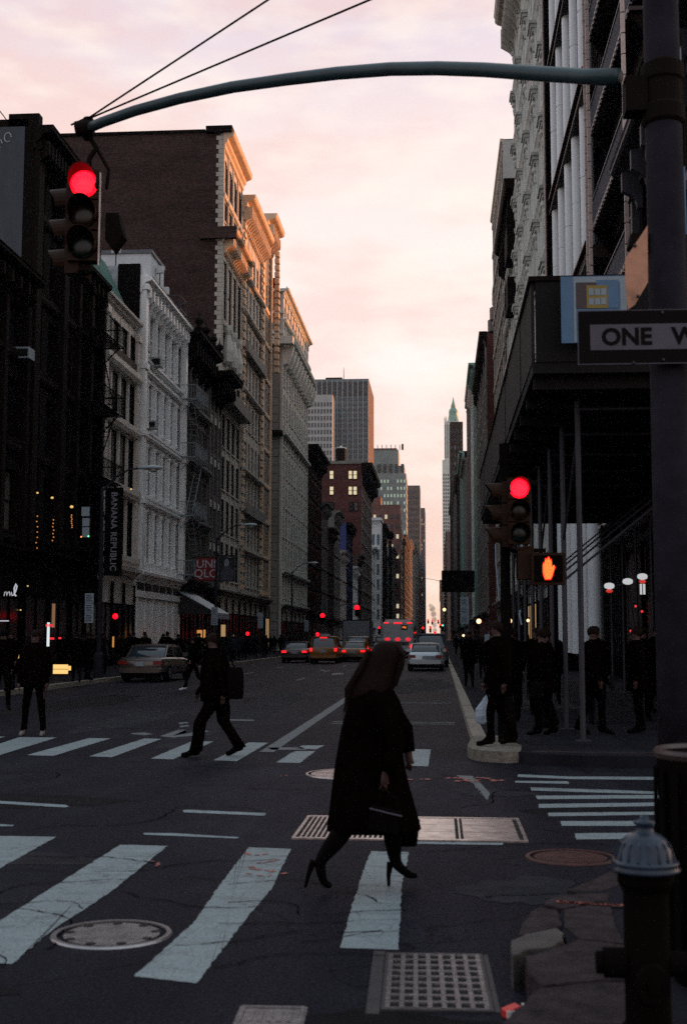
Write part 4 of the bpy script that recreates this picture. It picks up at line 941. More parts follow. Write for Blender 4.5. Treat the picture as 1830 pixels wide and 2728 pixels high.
# white-column building
TC = thing('white_column_building', 'modern building with white round columns and dark oxide steel beams between stone and iron fronts', 'building', (RX, 61.5, 0), PI)
L = 61.5 - 46.4
MB().box(-14, -1.2, 0, L, 0, 46).build('wall', dark_iron, TC)
for i in range(11):
    z = 1 + i * 4.0
    f = None
g = MB()
for i in range(24): g.box(-1.19, -1.1, .1 + i * .62, .18 + i * .62, 0, 45)
for i in range(22): g.box(-1.19, -1.08, .2, L - .2, 1 + i * 2.0, 1.12 + i * 2.0)
g.build('glazing_bars', dark_iron, TC, kind='stuff')
MB().box(-1.18, -1.14, .2, L - .2, 1, 45).build('glazing', glass, TC)
seg = MB().lathe([(.27, 0), (.27, 3.63), (.25, 3.65), (.25, 3.7)], n=20).mesh('column_drum', white_tube)
seg2 = seg
levels = [0.15, 9.4, 16.0, 22.9, 29.8, 36.8, 43.5]
for k, yy in enumerate((1.3, 4.3, 7.3, 10.3, 13.3)):
    for a, b in zip(levels, levels[1:]):
        z = a + .9; n = 2
        hh = (b - a - .9) / n
        for j in range(n): link('column_drum', seg, TC, (-.05, yy, z + j * hh), scale=(1, 1, hh / 3.70))
for z in levels[1:]:
    g = MB(); g.box(.02, .30, 0, L, z - .12, z).box(.10, .16, 0, L, z, z + .65).box(.02, .30, 0, L, z + .65, z + .77); g.box(-1.0, .1, 0, L, z + .1, z + .6)
    g.build('steel_beam', oxide, TC)
    MB().box(.301, .315, 0, L, z + .67, z + .75).build('beam_edge_highlight', mat('painted pink highlight', (.30, .2, .19), .5, .2, 5), TC)  # light on the flange edge put into the colour as a pink line
MB().box(-1.1, .40, -.02, .55, 0, 46).build('end_pier', black_iron, TC)
MB().box(.41, .48, -.1, .06, 0, 46).build('lit_edge_strip', mat('painted lit edge', (.62, .50, .46), .6, .1, 3), TC)  # pale strip standing in for light on a beam edge

# white carved office block
RB = facade('carved_stone_block', 'tall pale carved stone block with stepped cornice ledges and columns, at the top right', 'R', 61.9, 86.5, 46.6, fl(10, 6.4, 3.85, 2.9), 8, white_stone, white_stone, wf=.55, pil=2, pilw=1.1, pilp=.3, bandp=.45, bandh=.6, cor=(1.7, 2.2, 26, lime_pale), ncol=2, frame=dark_iron, gl=glass_blue, arch=(3, 7))
cp = MB().box(-.1, .5, -.65, .65, 0, .2).box(-.1, .58, -.72, .72, .2, .42).box(-.1, .68, -.8, .8, .42, .6).lathe([(.3, -.02), (.34, -.25), (.22, -.4), (.26, -.55), (.2, -.9)], (.22, 0), 10).mesh('capital', white_stone)
hc = MB().lathe([(.26, 0), (.24, 2.2), (.34, 2.5)], (0, 0), 10).mesh('half_column', white_stone)
fr = MB().prism([(0, 0), (.18, .05), (.2, .2), (.3, .3), (.36, .5), (0, .5)], -1.2, 1.2, 'y').mesh('window_hood', white_stone)
bw = (86.5 - 61.9) / 8
for i in range(9):
    for k in range(10):
        z = 6.4 + k * 3.85
        if i % 2 == 0: link('capital', cp, RB, (0, min(max(i * bw, .9), 24.6 - .9), z + 2.4))
        if i < 8:
            link('window_hood', fr, RB, (0, (i + .5) * bw, z + 2.85))
            link('half_column', hc, RB, (.12, (i + .5) * bw + .95, z)); link('half_column', hc, RB, (.12, (i + .5) * bw - .95, z))
shopfront(RB, 24, 6, 5, black_iron, .2)
# bracketed brownstone-corniced building, the taller white-flanked one behind
FB2 = facade('bay_front_building', 'building with heavy dark bracket cornice and stacked ledges, left of the carved stone block', 'R', 87.0, 103.0, 34.6, fl(8, 5.8, 3.6, 2.4), 5, lime_pale, white_stone, wf=.5, recess=.12, pil=1, pilw=.4, pilp=.12, bandp=.4, bandh=.5, cor=(1.1, 2.2, 9, dark_iron), depth=12)
shopfront(FB2, 15, 5, 4.6, black_iron, .2)
for z in (25.2, 29.0): MB().box(.3, .9, 12.6, 15.9, z, z + 2.2).build('box_bay', dark_iron, FB2)
for z in (26, 27): MB().box(.91, .93, 12.8, 13.2, 25.6, 28.2).build('bay_strip', white_stone, FB2)
WB = facade('white_flanked_tower', 'taller block with pale rendered flank rising behind the bracket-corniced building', 'R', 106.5, 128, 45.6, fl(11, 5.8, 3.6, 2.4), 6, lime, lime_pale, wf=.55, recess=.12, pil=1, pilw=.3, pilp=.06, cor=(.3, .8, 0), side_mt=stucco, depth=16)
MB().box(-8, .05, 21.5, 21.8, 0, 39.0).build('brick_flank', dark_brick, WB)
MB().box(-8, .05, 21.5, 21.75, 39.0, 45.4).build('rendered_flank', mat('pale blue render', (.30, .35, .36), .8, .15, 1), WB)
FB3 = facade('finial_building', 'brick building with spiked finials on a grey pediment, lower down the right side', 'R', 128.5, 146, 37.5, fl(7, 5.8, 3.6, 2.3), 4, grey_iron, lime, wf=.5, pil=1, pilw=.5, cor=(.8, 1.6, 8), X=7.4)  # drawn back out of view and raised to block sun from the left fronts
for y, x in ((2, .6), (7.5, .6), (14, .6)):
    MB().lathe([(.9, 0), (.9, 1.4), (.3, 1.8), (.55, 2.6), (.15, 3.2), (.4, 3.9), (.03, 5.2)], (0, 0), 8).build('finial', grey_iron, FB3, (x, y, 37.5))
facade('brick_gable_building', 'brick building with pale ledge and long cornice on the right, before the brown block', 'R', 148, 184, 38.6, fl(8, 5.6, 3.8, 2.4), 6, red_brick, lime, wf=.5, pil=1, pilw=.5, cor=(.9, 2.0, 12, dark_iron), side_mt=red_brick)
facade('brown_block', 'plain brown brick block with a corner tank, right of the sky slot', 'R', 216, 246, 47.5, fl(10, 5.6, 3.9, 2.3), 6, red_brick, grey_iron, wf=.5, pil=1, pilw=.5, cor=(.6, .8, 0), side_mt=red_brick, depth=20)
facade('green_iron_building', 'narrow building with green iron trim on the right beyond the brick gable', 'R', 185, 200, 43, fl(10, 5.6, 3.4, 2.3), 4, dark_iron, green_copper, wf=.6, pil=1, pilw=.35, cor=(1.3, 1.1, 6))  # raised behind the brown block to keep sun off the stone block
facade('raised_dark_front', 'dark sooty front under the brown block on the right', 'R', 200.5, 215.5, 43, fl(10, 5.6, 3.4, 2.3), 4, dark_iron, cream_iron, wf=.6, pil=1, pilw=.35, cor=(1.3, 1.1, 6))  # likewise raised, to stop sun reaching the stone block opposite
farR = [(250, 280, 38, 'pale grey front past the brown block on the right', lime), (281, 320, 44, 'green-trimmed dark block past the brown block on the right', dark_iron), (321, 380, 46, 'dark brick block third past the brown block', dark_brick),
        (381, 470, 52, 'grey iron block on the far right side', grey_iron), (471, 590, 60, 'sooty block before the black tower on the right', brown_stone)]
for a, b, h, w, q in farR:
    facade('distant_building', w, 'R', a, b, h, fl(int((h - 5) / 3.8), 5.0, 3.8, 2.2), max(5, int((b - a) / 6)), q, green_copper if 'green' in w else q, wf=.5, pil=1, pilw=.5, pilp=.4, cor=(1.2, 1.3, 0), depth=24, lit=.02, single=False, gl=tower_glass)

# ---------------- towers (closed blocks with window grids on the faces in view)
def tower(name, label, x0, x1, Y, H, depth, wall, nx, nz, wfx, wfz, gl, z0=0.0, top=3.0, lit=0.0, litm=None, flank='R', fl_mt=None, fin=0, base=0.0, kindname='panes'):
    E = thing(name, label, 'tower', (x0, Y, z0)); w = x1 - x0
    g = MB(); g.box(0, w, 0, depth, 0, H); g.build('wall', wall, E)
    if fl_mt: MB().box(w, w + .3, .0, depth, 0, H).build('flank_wall', fl_mt, E)
    a, b = MB(), MB(); pw = w / nx; ph = (H - top - base) / nz
    for i in range(nx):
        for j in range(nz):
            (b if rnd.random() < lit else a).box(pw * (i + .5 - wfx / 2), pw * (i + .5 + wfx / 2), -.16, -.02, base + ph * (j + .5 - wfz / 2), base + ph * (j + .5 + wfz / 2))
    a.build('panes', gl, E, kind='stuff')
    if b.v: b.build('lit_panes', litm or lit_warm, E, kind='stuff')
    nd = max(3, int(depth / pw))
    if flank:
        s = MB(); xx = w + (.3 if fl_mt else 0) + .02 if flank == 'R' else -.16
        for i in range(nd):
            for j in range(nz): s.box(xx, xx + .14, depth / nd * (i + .5 - wfx / 2), depth / nd * (i + .5 + wfx / 2), base + ph * (j + .5 - wfz / 2), base + ph * (j + .5 + wfz / 2))
        s.build('flank_panes', gl, E, kind='stuff')
    if fin:
        f = MB().box(-.25, .25, -.9, 0, 0, H - 1).mesh('fin', tower_mull)
        for i in range(fin + 1): link('fin', f, E, (w * i / fin, 0, 0))
    return E
def X_(px, Y): return AY(px, 1697, Y)[0]
def Z_(py, Y, px=1000): return AY(px, py, Y)[1]
# slab tower: dark glass crown, pale fins; separate pale checker wing in front at left
Y = 820
T1 = tower('office_tower', 'tall flat-topped office slab with dark glazed crown and thin pale fins', X_(800, Y), X_(981, Y), Y, Z_(1010, Y, 900), 66, tower_slab, 26, 46, .62, .55, tower_glass, top=Z_(1010, Y, 900) - Z_(1058, Y, 900), fl_mt=tower_side, flank=None, fin=13)
h0 = Z_(1055, Y, 900); w1 = X_(981, Y) - X_(800, Y)
MB().box(.5, w1 - .5, -.5, -.05, h0, Z_(1018, Y, 900)).build('crown_glazing', mat('black crown glass', (.012, .016, .022), .2, .2, .1), T1)
MB().tube((w1 * .60, 20, Z_(1010, Y, 900)), (w1 * .60, 20, Z_(962, Y, 900)), .35, .15, n=5).build('antenna', tower_side, T1)
MB().box(w1 * .35, w1 * .6, 5, 25, Z_(1010, Y, 900), Z_(1010, Y, 900) + 2.2).build('roof_plant', dark_iron, T1)
Y = 790
tower('checkered_wing', 'pale office block with checkered windows standing in front of the dark slab tower', X_(800, Y), X_(884, Y), Y, Z_(1052, Y, 850), 22, mat('pale checker panel', (.36, .38, .37), .6, .15, .3), 10, 34, .5, .62, tower_glass, top=4, flank=None)
Y = 930
wH = Z_(1192, Y, 1040)
T2 = tower('stepped_tower', 'grey-green stepped masonry tower with rows of lit windows, right of the slab tower', X_(985, Y), X_(1083, Y), Y, Z_(1262, Y), 40, grey_green, 11, 22, .42, .42, glass_blue, lit=.75, litm=glow('pale green lit window', (.75, .95, .72), .42), flank='R')
x0 = X_(985, Y)
MB().box(0, X_(1078, Y) - x0, 2, 34, Z_(1262, Y), Z_(1240, Y)).build('setback', grey_green, T2)
MB().box(0, X_(1062, Y) - x0, 3, 32, Z_(1240, Y), Z_(1197, Y)).build('crown_block', grey_green, T2)
MB().box(0, X_(1058, Y) - x0, 2.5, 33, Z_(1197, Y), Z_(1193, Y)).build('crown_ledge', tan_stone, T2)
g = MB()
for i in range(5): g.box(6 + i * 4.4, 8.3 + i * 4.4, 1.0, 2.9, Z_(1258, Y), Z_(1236, Y))
g.build('tall_windows', tower_glass, T2)
g = MB()
for i in range(7): g.tube((2 + i * 3.4, 12, Z_(1193, Y)), (2 + i * 3.4, 12, Z_(1179, Y)), .25, n=5)
g.tube((24.5, 12, Z_(1193, Y)), (24.5, 12, Z_(1177, Y)), .8, n=6); g.build('mast', dark_iron, T2)
Y = 1080; tower('tan_tower', 'tan stone tower peeking behind the stepped tower, orange on its right edge', X_(1080, Y), X_(1119, Y), Y, Z_(1294, Y), 40, tan_stone, 6, 26, .4, .5, tower_glass, fl_mt=tower_side, flank=None)
Y = 1250; tower('dark_office_tower', 'narrow dark tower with fine windows whose right side edges the sky slot', X_(1088, Y), X_(1133, Y), Y, Z_(1354, Y), 60, mat('dark tower stone', (.10, .10, .11), .7, .2, .1), 8, 30, .45, .45, tower_glass, lit=.06, litm=lit_dim, flank=None, top=6)
Y = 520; x0 = X_(960, Y)
T5 = tower('red_apartment_tower', 'red-brown brick tower with many lit windows and a peaked tank house', x0, X_(1067, Y), Y, Z_(1345, Y), 24, mat('distant red brick', (.16, .075, .06), .85, .2, .2), 7, 13, .42, .42, tower_glass, lit=.55, litm=glow('cream lit window', (1, .87, .62), .6), flank='R')
MB().box(X_(978, Y) - x0, X_(1014, Y) - x0, 2, 12, Z_(1345, Y), Z_(1322, Y)).build('roof_house', MATS['distant red brick'], T5)
MB().prism([(X_(980, Y) - x0, Z_(1322, Y)), (X_(1003, Y) - x0, Z_(1322, Y)), (X_(1003, Y) - x0, Z_(1304, Y)), (X_(991, Y) - x0, Z_(1297, Y)), (X_(980, Y) - x0, Z_(1304, Y))], 3, 9, 'y').build('tank_house', oxide, T5)
T6 = tower('temple_front_building', 'small white temple-fronted building with three tall windows below the red apartment tower', X_(975, 345), X_(1014, 345), 345, Z_(1380, 345), 10, white_iron, 3, 6, .5, .7, glass_blue, flank=None, base=6, top=4)
MB().box(-.6, X_(1017, 345) - X_(975, 345), -1.2, 10, Z_(1386, 345), Z_(1380, 345)).build('cornice', white_iron, T6)
T = thing('black_roof_tank', 'round black roof tank silhouetted above the left-hand roofs in mid distance', 'water tank', (X_(1040, 300), 300, 0))
MB().tube((0, 0, 0), (0, 0, Z_(1440, 300)), .4, n=6).build('mast', dark_iron, T); MB().ball((0, 0, Z_(1427, 300)), (.95, .95, 1.1)).build('tank', rubber, T)
# Gothic green-spired tower
Y = 1300; S_ = lambda a, b: (X_(a, Y), X_(b, Y)); cx = (X_(1187, Y) + X_(1226, Y)) / 2
W_ = thing('gothic_spire_tower', 'tall pale Gothic tower with green copper spire, right of the sky slot', 'tower', (cx, Y, 0))
def wb(a, b, y0, y1, zlo, zhi, nm, mt_): return MB().box(X_(a, Y) - cx, X_(b, Y) - cx, y0, y1, Z_(zlo, Y, 1200) if zlo else 0, Z_(zhi, Y, 1200)).build(nm, mt_, W_)
pale_terra = mat('pale terracotta', (.62, .66, .60), .7, .15, .1)
wb(1181, 1226, 0, 50, None, 1225, 'lower_shaft', pale_terra); wb(1187, 1226, 4, 30, 1225, 1120, 'upper_shaft', pale_terra)
g = MB()
for a in (1187, 1191): g.tube((X_(a + 1, Y) - cx, 6, Z_(1120, Y)), (X_(a + 1, Y) - cx, 6, Z_(1108, Y)), .9, .1, n=5)
for a in (1200, 1224): g.tube((X_(a, Y) - cx, 10, Z_(1126, Y)), (X_(a, Y) - cx, 10, Z_(1112, Y)), 1.0, .1, n=5)
g.build('pinnacle', pale_terra, W_)
sx = X_(1212, Y) - cx
q = [(6.8, 1126), (5.9, 1112), (4.8, 1100), (4.6, 1092), (5.0, 1091), (4.2, 1084), (2.8, 1080), (2.4, 1072), (1.9, 1070), (1.0, 1062), (.7, 1058), (.15, 1050)]
MB().lathe([(r, Z_(z, Y, 1212)) for r, z in q], (sx, 16), 8).build('spire', mat('verdigris copper', (.17, .33, .27), .6, .3, .4), W_)
g = MB()
for i in range(7):
    for j in range(36): 
        if i < 6: g.box(X_(1188 + i * 6.2, Y) - cx, X_(1190.4 + i * 6.2, Y) - cx, 3.6, 3.95, Z_(1220, Y) + j * 1.0, Z_(1220, Y) + j * 1.0 + .5)
for i in range(7):
    for j in range(44): g.box(X_(1183 + i * 6, Y) - cx, X_(1185.4 + i * 6, Y) - cx, -.4, -.05, 3 + j * 3.9, 5.2 + j * 3.9)
g.build('panes', tower_glass, W_, kind='stuff')
Y = 640; tower('black_tower', 'narrow black-brown tower hiding the lower right of the Gothic tower', X_(1202, Y), X_(1237, Y), Y, Z_(1126, Y), 40, mat('black brown brick', (.022, .014, .012), .85, .3, .2), 4, 26, .3, .4, tower_glass, lit=.1, litm=glow('faint window', (.5, .5, .55), .12), flank=None)
facade('distant_building', 'tiny stepped block at the foot of the Gothic tower', 'R', 900, 1290, 78, fl(18, 5, 3.8, 2.2), 30, tan_stone, tan_stone, wf=.5, cor=(1, 1, 0), depth=20, single=False, gl=tower_glass)
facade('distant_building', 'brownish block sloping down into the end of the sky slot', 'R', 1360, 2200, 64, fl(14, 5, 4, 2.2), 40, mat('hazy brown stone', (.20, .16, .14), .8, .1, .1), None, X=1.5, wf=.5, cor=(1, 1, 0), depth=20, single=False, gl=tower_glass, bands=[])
# steam rising at the end of the street
st = bpy.data.materials.new('steam'); st.use_nodes = True; t_ = st.node_tree; t_.nodes.clear()
o_ = N('ShaderNodeOutputMaterial', t_); pv = N('ShaderNodeVolumePrincipled', t_); pv.inputs['Color'].default_value = (.55, .66, .72, 1); pv.inputs['Density'].default_value = .5
t_.links.new(pv.outputs[0], o_.inputs['Volume'])
g = MB(); 
for k, (dx, z, r) in enumerate(((.6, 2.5, .7), (.5, 4, .8), (.4, 5.8, .85), (.3, 7.6, .95), (.1, 9.4, 1.0), (-.3, 11.2, 1.05), (-.9, 12.2, .7))): g.ball((dx, 0, z), (r, r, r * 1.2), 12, 8)
stm = g.build('steam', st, None, (X_(1154, 420), 420, 0)); tag(stm, 'column of pale blue steam rising at the end of the street in the sky slot', 'steam'); stm['kind'] = 'stuff'
# ================================================================== pavement shed
SH = thing('sidewalk_shed', 'long dark plywood pavement shed on pipe legs over the right pavement', 'scaffold', (0, 0, 0.15))
SX0, SX1, SY0, SY1, SZ0, SZ1 = 1.40, 5.75, 18.4, 42.0, 5.65, 6.98
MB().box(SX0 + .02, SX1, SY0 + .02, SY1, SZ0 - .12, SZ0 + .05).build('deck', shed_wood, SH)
pb = MB().box(0, .05, .008, 1.212, 0, SZ1 - SZ0 - .1).mesh('parapet_board', shed_side)
y = SY0 + .06
while y < SY1 - 1.2:
    link('parapet_board', pb, SH, (SX0 + rnd.uniform(-.008, .008), y, SZ0 + .05)); y += 1.22
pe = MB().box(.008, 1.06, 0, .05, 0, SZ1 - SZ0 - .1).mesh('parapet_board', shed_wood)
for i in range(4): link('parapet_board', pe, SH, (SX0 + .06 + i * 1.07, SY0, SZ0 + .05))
MB().box(SX0 - .03, SX1, SY0 - .03, SY0 + .1, SZ1 - .04, SZ1 + .03).box(SX0 - .03, SX0 + .1, SY0 + .1, SY1, SZ1 - .04, SZ1 + .03).build('top_rail', dark_iron, SH)
jm = MB().box(SX0 + .05, SX1, -.06, .06, SZ0 - .32, SZ0 - .125).mesh('joist', shed_wood)
for i in range(15): link('joist', jm, SH, (0, SY0 + .3 + i * 1.6, 0))
leg = MB().tube((0, 0, 0), (0, 0, SZ0 - .33), .045, n=8).box(-.12, .12, -.12, .12, 0, .02).mesh('leg', galv)
brm = MB().tube((0, 0, 0), (0, 2.35, 0), .02, n=5).mesh('cross_brace', galv)
for i, y in enumerate([19.6, 22.1, 24.6, 27.1, 29.6, 32.1, 34.6, 37.1, 39.6, 41.6]):
    for x in (2.2, 5.4):
        link('leg', leg, SH, (x, y, 0))
    if i < 8:
        MB().tube((2.2, y, 5.2), (5.4, y, 5.2), .03, n=6).build('cross_pipe', galv, SH)
        if i % 2 == 0:
            MB().tube((5.4, y, 5.3), (2.2, y + 2.5, 2.6), .022, n=5).build('cross_brace', galv, SH)
            MB().tube((5.4, y, 1.0), (5.4, y + 2.5, 4.9), .022, n=5).build('cross_brace', galv, SH)
            MB().tube((2.2, y, 4.9), (2.2, y + 2.5, 3.3), .022, n=5).build('cross_brace', galv, SH)
# bunker lamps under the deck
for i, (x, y, z) in enumerate(((1.62, 39, 4.0), (2.1, 29.5, 3.62), (2.9, 27, 3.3))): pass
# blue poster fixed to the end parapet
blue_p = mat('poster blue', (.075, .16, .27), .5, .1, 5); brown_p = mat('poster brown', (.055, .038, .04), .5, .1, 5)
yel_p = mat('poster yellow', (.25, .18, .03), .5, .15, 5); wht_p = mat('poster white', (.23, .29, .33), .5, .1, 5)
Yp = 18.2
a = AY(1492, 1005 - 90 * 0, Yp); 
def PX(x, y): return AY(x, y, Yp)
bl = PX(1495, 915); tl = PX(1492, 740); tr = PX(1668, 728)
bz = PX(1495, 915)[1]; tz = PX(1492, 738)[1]; lx = PX(1493, 800)[0]; rx_ = PX(1668, 800)[0]
PO = thing('blue_poster', 'pale blue poster with a yellow window print on the end of the shed parapet', 'poster', (lx, Yp - .02, bz))
w, h = rx_ - lx, tz - bz
MB().box(0, w, 0, .02, 0, h).build('sheet', blue_p, PO)
def pr(x0, x1, y0, y1, m_, nm, d=0.004):  # in zoomed survey units of region (1230,640) x2.613
    ax = AY(1230 + x0 / 2.613, 800, Yp)[0] - lx; bx = AY(1230 + x1 / 2.613, 800, Yp)[0] - lx
    az = AY(1500, 640 + y1 / 2.613, Yp)[1] - bz; cz = AY(1500, 640 + y0 / 2.613, Yp)[1] - bz
    MB().box(ax, bx, -d, -d + .003, max(az, 0.01), min(cz, h)).build(nm, m_, PO)
pr(775, 1145, 262, 300, wht_p, 'printed_frame'); pr(775, 792, 300, 715, wht_p, 'printed_frame'); pr(1100, 1145, 300, 715, wht_p, 'printed_frame')
pr(792, 930, 300, 480, brown_p, 'printed_wall', .008); pr(935, 1088, 285, 480, blue_p, 'printed_sky', .008); pr(865, 1010, 322, 480, yel_p, 'printed_window', .012)
for x in (880, 924, 966):
    for y in (345, 410): pr(x, x + 34, y, y + 46, wht_p, 'printed_pane', .016)

# ================================================================== mast-arm pole with near signal
PX0, PY0 = 1.77, 9.5
kk = PY0 / PF
MP = thing('mast_arm_pole', 'thick grey signal pole at the right edge carrying the long curved mast arm', 'signal pole', (PX0, PY0, 0.15))
MB().lathe([(.155, 0.3), (.15, 3), (.128, 8.6), (.12, 9.2)], n=28).build('shaft', pole_paint, MP, smooth=True)
MB().lathe([(.24, 0), (.24, .06), (.20, .12), (.19, .34), (.157, .42)], n=16).build('base', black_iron, MP)
MB().lathe([(.15, 5.58), (.165, 5.6), (.165, 5.72), (.15, 5.74), (.15, 5.92), (.165, 5.94), (.165, 6.06), (.15, 6.08)], n=24).build('clamp', dark_iron, MP)
MB().box(-.30, -.13, -.09, .09, 5.68, 5.96).build('arm_socket', dark_iron, MP)
arm_px = [(1645, 206, 0.0), (1560, 204, .06), (1430, 196, .15), (1290, 186, .25), (1165, 182, .34), (1040, 184, .43), (900, 195, .53), (760, 212, .63), (620, 232, .73), (480, 262, .83), (360, 295, .91), (275, 325, .965), (232, 343, 1.0)]
pts = []
for x, y, s in arm_px:
    Y = 9.5 + 3.5 * s; q = AY(x, y, Y); pts.append((q[0] - PX0, Y - PY0, q[1] - .15))
MB().path(pts, [.068] + [.062] * 6 + [.06, .059, .058, .057, .056, .056], 16).build('mast_arm', mast_paint, MP, smooth=True)
e = pts[-1]
MB().tube((e[0] - .12, e[1], e[2] + .0), (e[0] + .06, e[1], e[2] + .02), .085, n=12).build('arm_cap', dark_iron, MP)
for (x, y) in ((1760, -690), (1762, -330)):
    q = AY(x, y, PY0); MB().path([(e[0] - .02, e[1], e[2] + .1), (q[0] - PX0, 0, q[1] - .15)], .011, 5).build('guy_wire', black_iron, MP)
MB().path([(e[0] - .18, e[1], e[2] + .05), (e[0] - .02, e[1], e[2] + .12)], .012, 5).build('wire_clamp', black_iron, MP)
MB().lathe([(.13, 9.0), (.13, 9.1), (.02, 9.35), (0.0, 9.4)], n=16).build('finial', dark_iron, MP)
for z in (4.6, ): MB().prism([(-.30, z), (-.16, z - .05), (-.16, z + .12), (-.28, z + .1)], -.06, .06, 'y').build('bracket', dark_iron, MP)

def dome(mb, r, y, n=16):
    pass
def signal_head(parent, x, y, z, s=1.0, rz=0.0, lit=0, housing=yellow_housing, dots=False):
    """three 12-inch sections facing -y, visors, parts parented"""
    t = parent; c, sn = math.cos(rz), math.sin(rz)
    R = (0, 0, rz)
    hb = MB()
    for i in range(3):
        zz = -i * .35 * s
        hb.prism([(-.165 * s, -.165 * s + zz), (.165 * s, -.165 * s + zz), (.175 * s, 0 + zz), (.165 * s, .165 * s + zz), (-.165 * s, .165 * s + zz), (-.175 * s, 0 + zz)], 0, .17 * s, 'y')
    hb.build('housing', housing, t, (x, y, z), rot=R)
    for i in range(3):
        v = MB(); n = 14; r = .158 * s; L = .26 * s
        outer = []
        for k in range(n + 1):
            a = -PI * .15 + (PI * 1.3) * k / n; outer.append((math.cos(a) * r, math.sin(a) * r))
        for k in range(n):
            a, b = outer[k], outer[k + 1]
            q = lambda p, yy, f=1.0: (p[0] * f, yy, p[1] * f)
            fa = L * (.55 + .45 * max(0, math.sin(-PI * .15 + PI * 1.3 * k / n))); fb = L * (.55 + .45 * max(0, math.sin(-PI * .15 + PI * 1.3 * (k + 1) / n)))
            v.quad(q(a, 0), q(b, 0), q(b, -fb), q(a, -fa)); v.quad(q(a, 0, .96), q(a, -fa, .96), q(b, -fb, .96), q(b, 0, .96)); v.quad(q(a, -fa), q(b, -fb), q(b, -fb, .96), q(a, -fa, .96))
        dz = -i * .35 * s
        v.build('visor', housing, t, (x, y, z + dz), rot=R)
        on = (i == lit)
        off = [mat('dark red lens', (.02, .003, .002), .25, 0), mat('dark amber lens', (.012, .006, .002), .25, 0), mat('dark green lens', (.002, .006, .004), .25, 0)][i]
        l = MB(); l.loft([[(rr * math.cos(2 * PI * k / 20) * s, -yy * s, rr * math.sin(2 * PI * k / 20) * s) for k in range(20)] for rr, yy in ((.155, .0), (.147, .018), (.105, .034), (.05, .042), (.002, .044))])
        lo = l.build('lens', (RED if on else off), t, (x, y, z + dz), smooth=True, rot=R)
        if on: lo['label'] = 'glowing red round lens'
        if on and dots:
            d = MB()
            for i2 in range(-9, 10):
                for j2 in range(-9, 10):
                    px_, pz_ = (i2 + .5 * (j2 % 2)) * .0145, j2 * .0135
                    rr = math.hypot(px_, pz_)
                    if rr < .125: d.box((px_ - .0028) * s, (px_ + .0028) * s, (-.052 + rr * .16) * s, (-.045 + rr * .16) * s, (pz_ - .0028) * s, (pz_ + .0028) * s)
            d.build('led_dot', glow('pink led', (1, .03, .06), 3.2), lo, kind='stuff')
q = AY(225, 490, 13.0)
SG = thing('traffic_signal', 'near two-way traffic signal glowing red, hanging from the tip of the curved mast arm', 'traffic light', (q[0], 13.0, q[1]))
signal_head(SG, 0, 0, 0, 1.0, 0.10, 0, dots=True)
signal_head(SG, -.20, .24, -.12, 1.0, -PI / 2 - .15, 9, housing=yellow_housing)
MB().box(.175, .188, -.01, .012, -.93, .12).build('edge_highlight', mat('painted edge highlight', (.7, .6, .55), .5, .1, 5), SG)  # lit line along the housing edge, painted on as a pale strip
g = MB(); g.path([(.03, .1, .17), (.02, .1, .32), (.10, .1, .45), (.0, .1, .62)], .03, 8); g.path([(.22, .12, -.02), (.24, .12, .2), (.1, .1, .45)], .02, 8); g.lathe([(.05, .55), (.08, .62), (.08, .75), (.05, .8)], (0.0, .1), 12); g.build('hanger', dark_iron, SG)
MB().prism([(.22, -.3), (.36, -.3), (.42, -.55), (.30, -.72), (.22, -.6)], .1, .3, 'y').build('rear_visor', dark_iron, SG)
MB().lathe([(.05, -1.0), (.09, -.97), (.06, -.9)], (0, .1), 10).build('bottom_cap', dark_iron, SG)

# ONE WAY sign + angled orange plate on the mast pole
a0 = AY(1538, 900, 9.27); zc = a0[1]; hs = .415
OW = thing('one_way_sign', 'black and white ONE WAY arrow sign cut off by the right edge', 'street sign', (a0[0], 9.27, zc))
wS = 1.36
MB().prism([(0.02, -hs / 2), (wS - .02, -hs / 2), (wS, -hs / 2 + .02), (wS, hs / 2 - .02), (wS - .02, hs / 2), (0.02, hs / 2), (0, hs / 2 - .02), (0, -hs / 2 + .02)], 0, .006, 'y').build('plate', sign_black, OW)
e_ = MB(); 
for (q0, q1) in (((0, hs / 2 - .006), (wS, hs / 2)), ((0, -hs / 2), (wS, -hs / 2 + .006))): e_.box(q0[0], q1[0], -.002, .006, q0[1], q1[1])
e_.box(0, .006, -.002, .006, -hs / 2 + .006, hs / 2 - .006); e_.build('edge', sign_white, OW)
MB().prism([(.093, -.098), (.95, -.098), (.95, -.17), (1.3, 0), (.95, .17), (.95, .098), (.093, .098)], -.004, -.001, 'y').build('arrow', sign_white, OW)
link('lettering', text_mesh('ONE   WAY', .178, sign_black, .002, 1.0, 'LEFT', .006), OW, (.175, -.006, -.004), rot=(PI / 2, 0, 0))
bm_ = MB().ball((0, 0, 0), .013, 8, 5).mesh('bolt', galv)
for x in (.63,):
    for z in (.18, -.18): link('bolt', bm_, OW, (x, -.006, z))
link('bolt', bm_, OW, (.41, -.004, -.2))
Yo = 9.25
op = [AY(x, y, Yo) for x, y in ((1664, 690), (1724, 600), (1725, 752), (1690, 812), (1672, 825), (1665, 760))]
OP = tag(MB().prism([(p_[0], p_[1]) for p_ in op], Yo - .0, Yo + .012, 'y').build('angled_plate', sign_back), 'weathered orange metal plate turned edge-on above the ONE WAY sign', 'sign plate')
ob = AY(1690, 640 + 560 / 2.613 - 180, Yo)
link('bolt', bm_, OP, (AY(1698, 790, Yo)[0], Yo - .01, AY(1698, 790, Yo)[1])); link('bolt', bm_, OP, (AY(1690, 655, Yo)[0], Yo - .01, AY(1690, 655, Yo)[1]))
